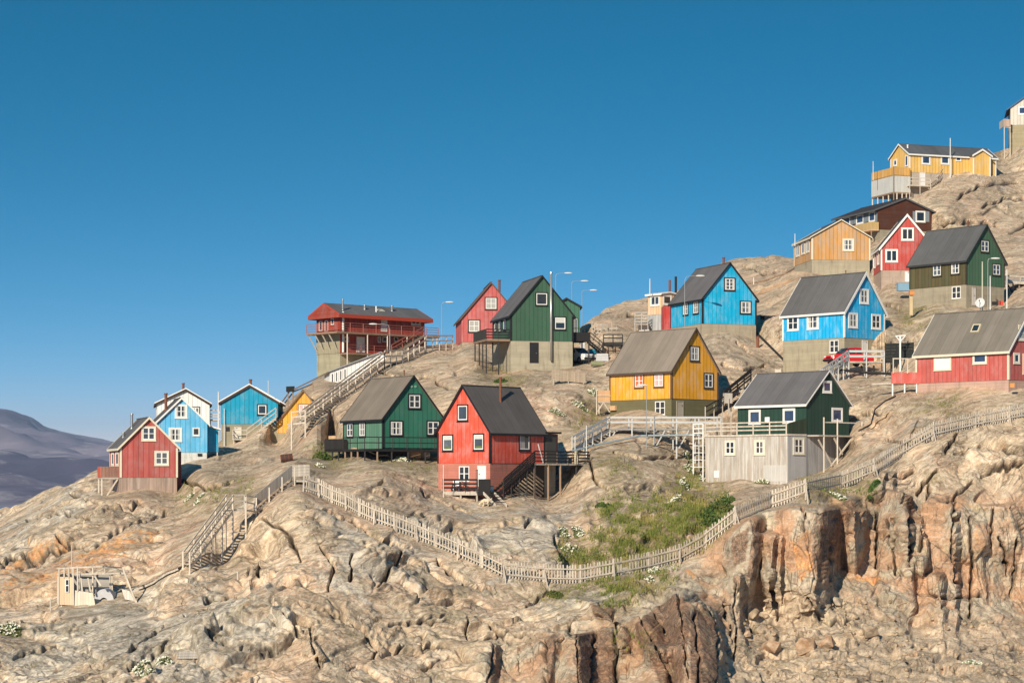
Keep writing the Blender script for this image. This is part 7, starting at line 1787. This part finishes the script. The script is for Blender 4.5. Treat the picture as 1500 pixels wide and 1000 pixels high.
def rockmat(a, b):
    t = NT('broken_rock'); oc = t.node('ShaderNodeTexCoord').outputs['Object']
    n1 = t.noise(oc, 1.4, 7, .65); n2 = t.noise(t.scaled(oc, (1, 1, 5)), 1.0, 6, .65)
    x = t.mix(t.ramp(n1, .35, .65), rgb(*a), rgb(*b)); x = t.mix(t.math('MULTIPLY', t.ramp(n2, .5, .65), .5), x, rgb(.16, .11, .08))
    t.link(x, t.b.inputs['Base Color']); t.b.inputs['Roughness'].default_value = .92; t.b.inputs['Specular IOR Level'].default_value = .1
    t.bump(t.math('ADD', n1, n2), .6, .08); return t.m
ROCKS = [rockmat((.28, .20, .13), (.56, .44, .31)), rockmat((.36, .22, .13), (.58, .42, .29)), rockmat((.24, .20, .15), (.52, .44, .34))]
for px, py, s_, lb in [(1105, 905, .95, 'tan angular block below the left end of the quarry face'), (1128, 950, 1.25, 'large tilted block at the foot of the curved slab'), (1092, 930, .6, 'small block wedged left of the large tilted block'), (1180, 950, 1.15, 'pale block standing in the middle of the rubble'), (1212, 945, 1.1, 'dark sided block right of the pale standing block'), (1275, 930, 1.2, 'dark reddish block under the bird-stained pillar'), (1245, 935, .8, 'block between the two dark sided blocks'), (1225, 885, .9, 'grey slab at the foot of the orange stain'), (1150, 885, .6, 'small grey block above the rubble'), (1340, 960, .5, 'small tan block right of the dark reddish block'),
   (1240, 985, .5, 'orange tinted block at the lower picture edge'), (1480, 970, .4, 'block in the lower right corner')]:
    s_ *= .62; tag(block(ground(px, py), s_, s_ * random.uniform(.7, 1), s_ * random.uniform(.6, .95), random.uniform(0, 3)), lb, 'boulder', 'fallen boulders below the quarry face')
rng2 = random.Random(3); import bmesh
bm = bmesh.new()
for k in range(600):
    px, py = rng2.uniform(1060, 1510), rng2.uniform(875, 1005)
    if py < 905 and px > 1330: continue
    g = ground(px, py); s_ = .05 + .22 * rng2.random() ** 3
    r_ = bmesh.ops.create_icosphere(bm, subdivisions=1, radius=1)
    a_ = rng2.uniform(0, 6.28); sx, sy, sz = s_ * rng2.uniform(.8, 1.5), s_ * rng2.uniform(.7, 1.2), s_ * rng2.uniform(.5, .9)
    for v_ in r_['verts']:
        c_ = v_.co * rng2.uniform(.75, 1.2); v_.co = Vector((g.x + (c_.x * sx) * math.cos(a_) - (c_.y * sy) * math.sin(a_), g.y + c_.x * sx * math.sin(a_) + c_.y * sy * math.cos(a_), g.z + c_.z * sz + sz * .3))
me_ = bpy.data.meshes.new('rubble'); bm.to_mesh(me_); bm.free(); me_.materials.append(ROCKS[0]); o = bpy.data.objects.new('rubble', me_); COL.objects.link(o)
tag(o, 'loose broken stones scattered below the quarry face', kind='stuff')
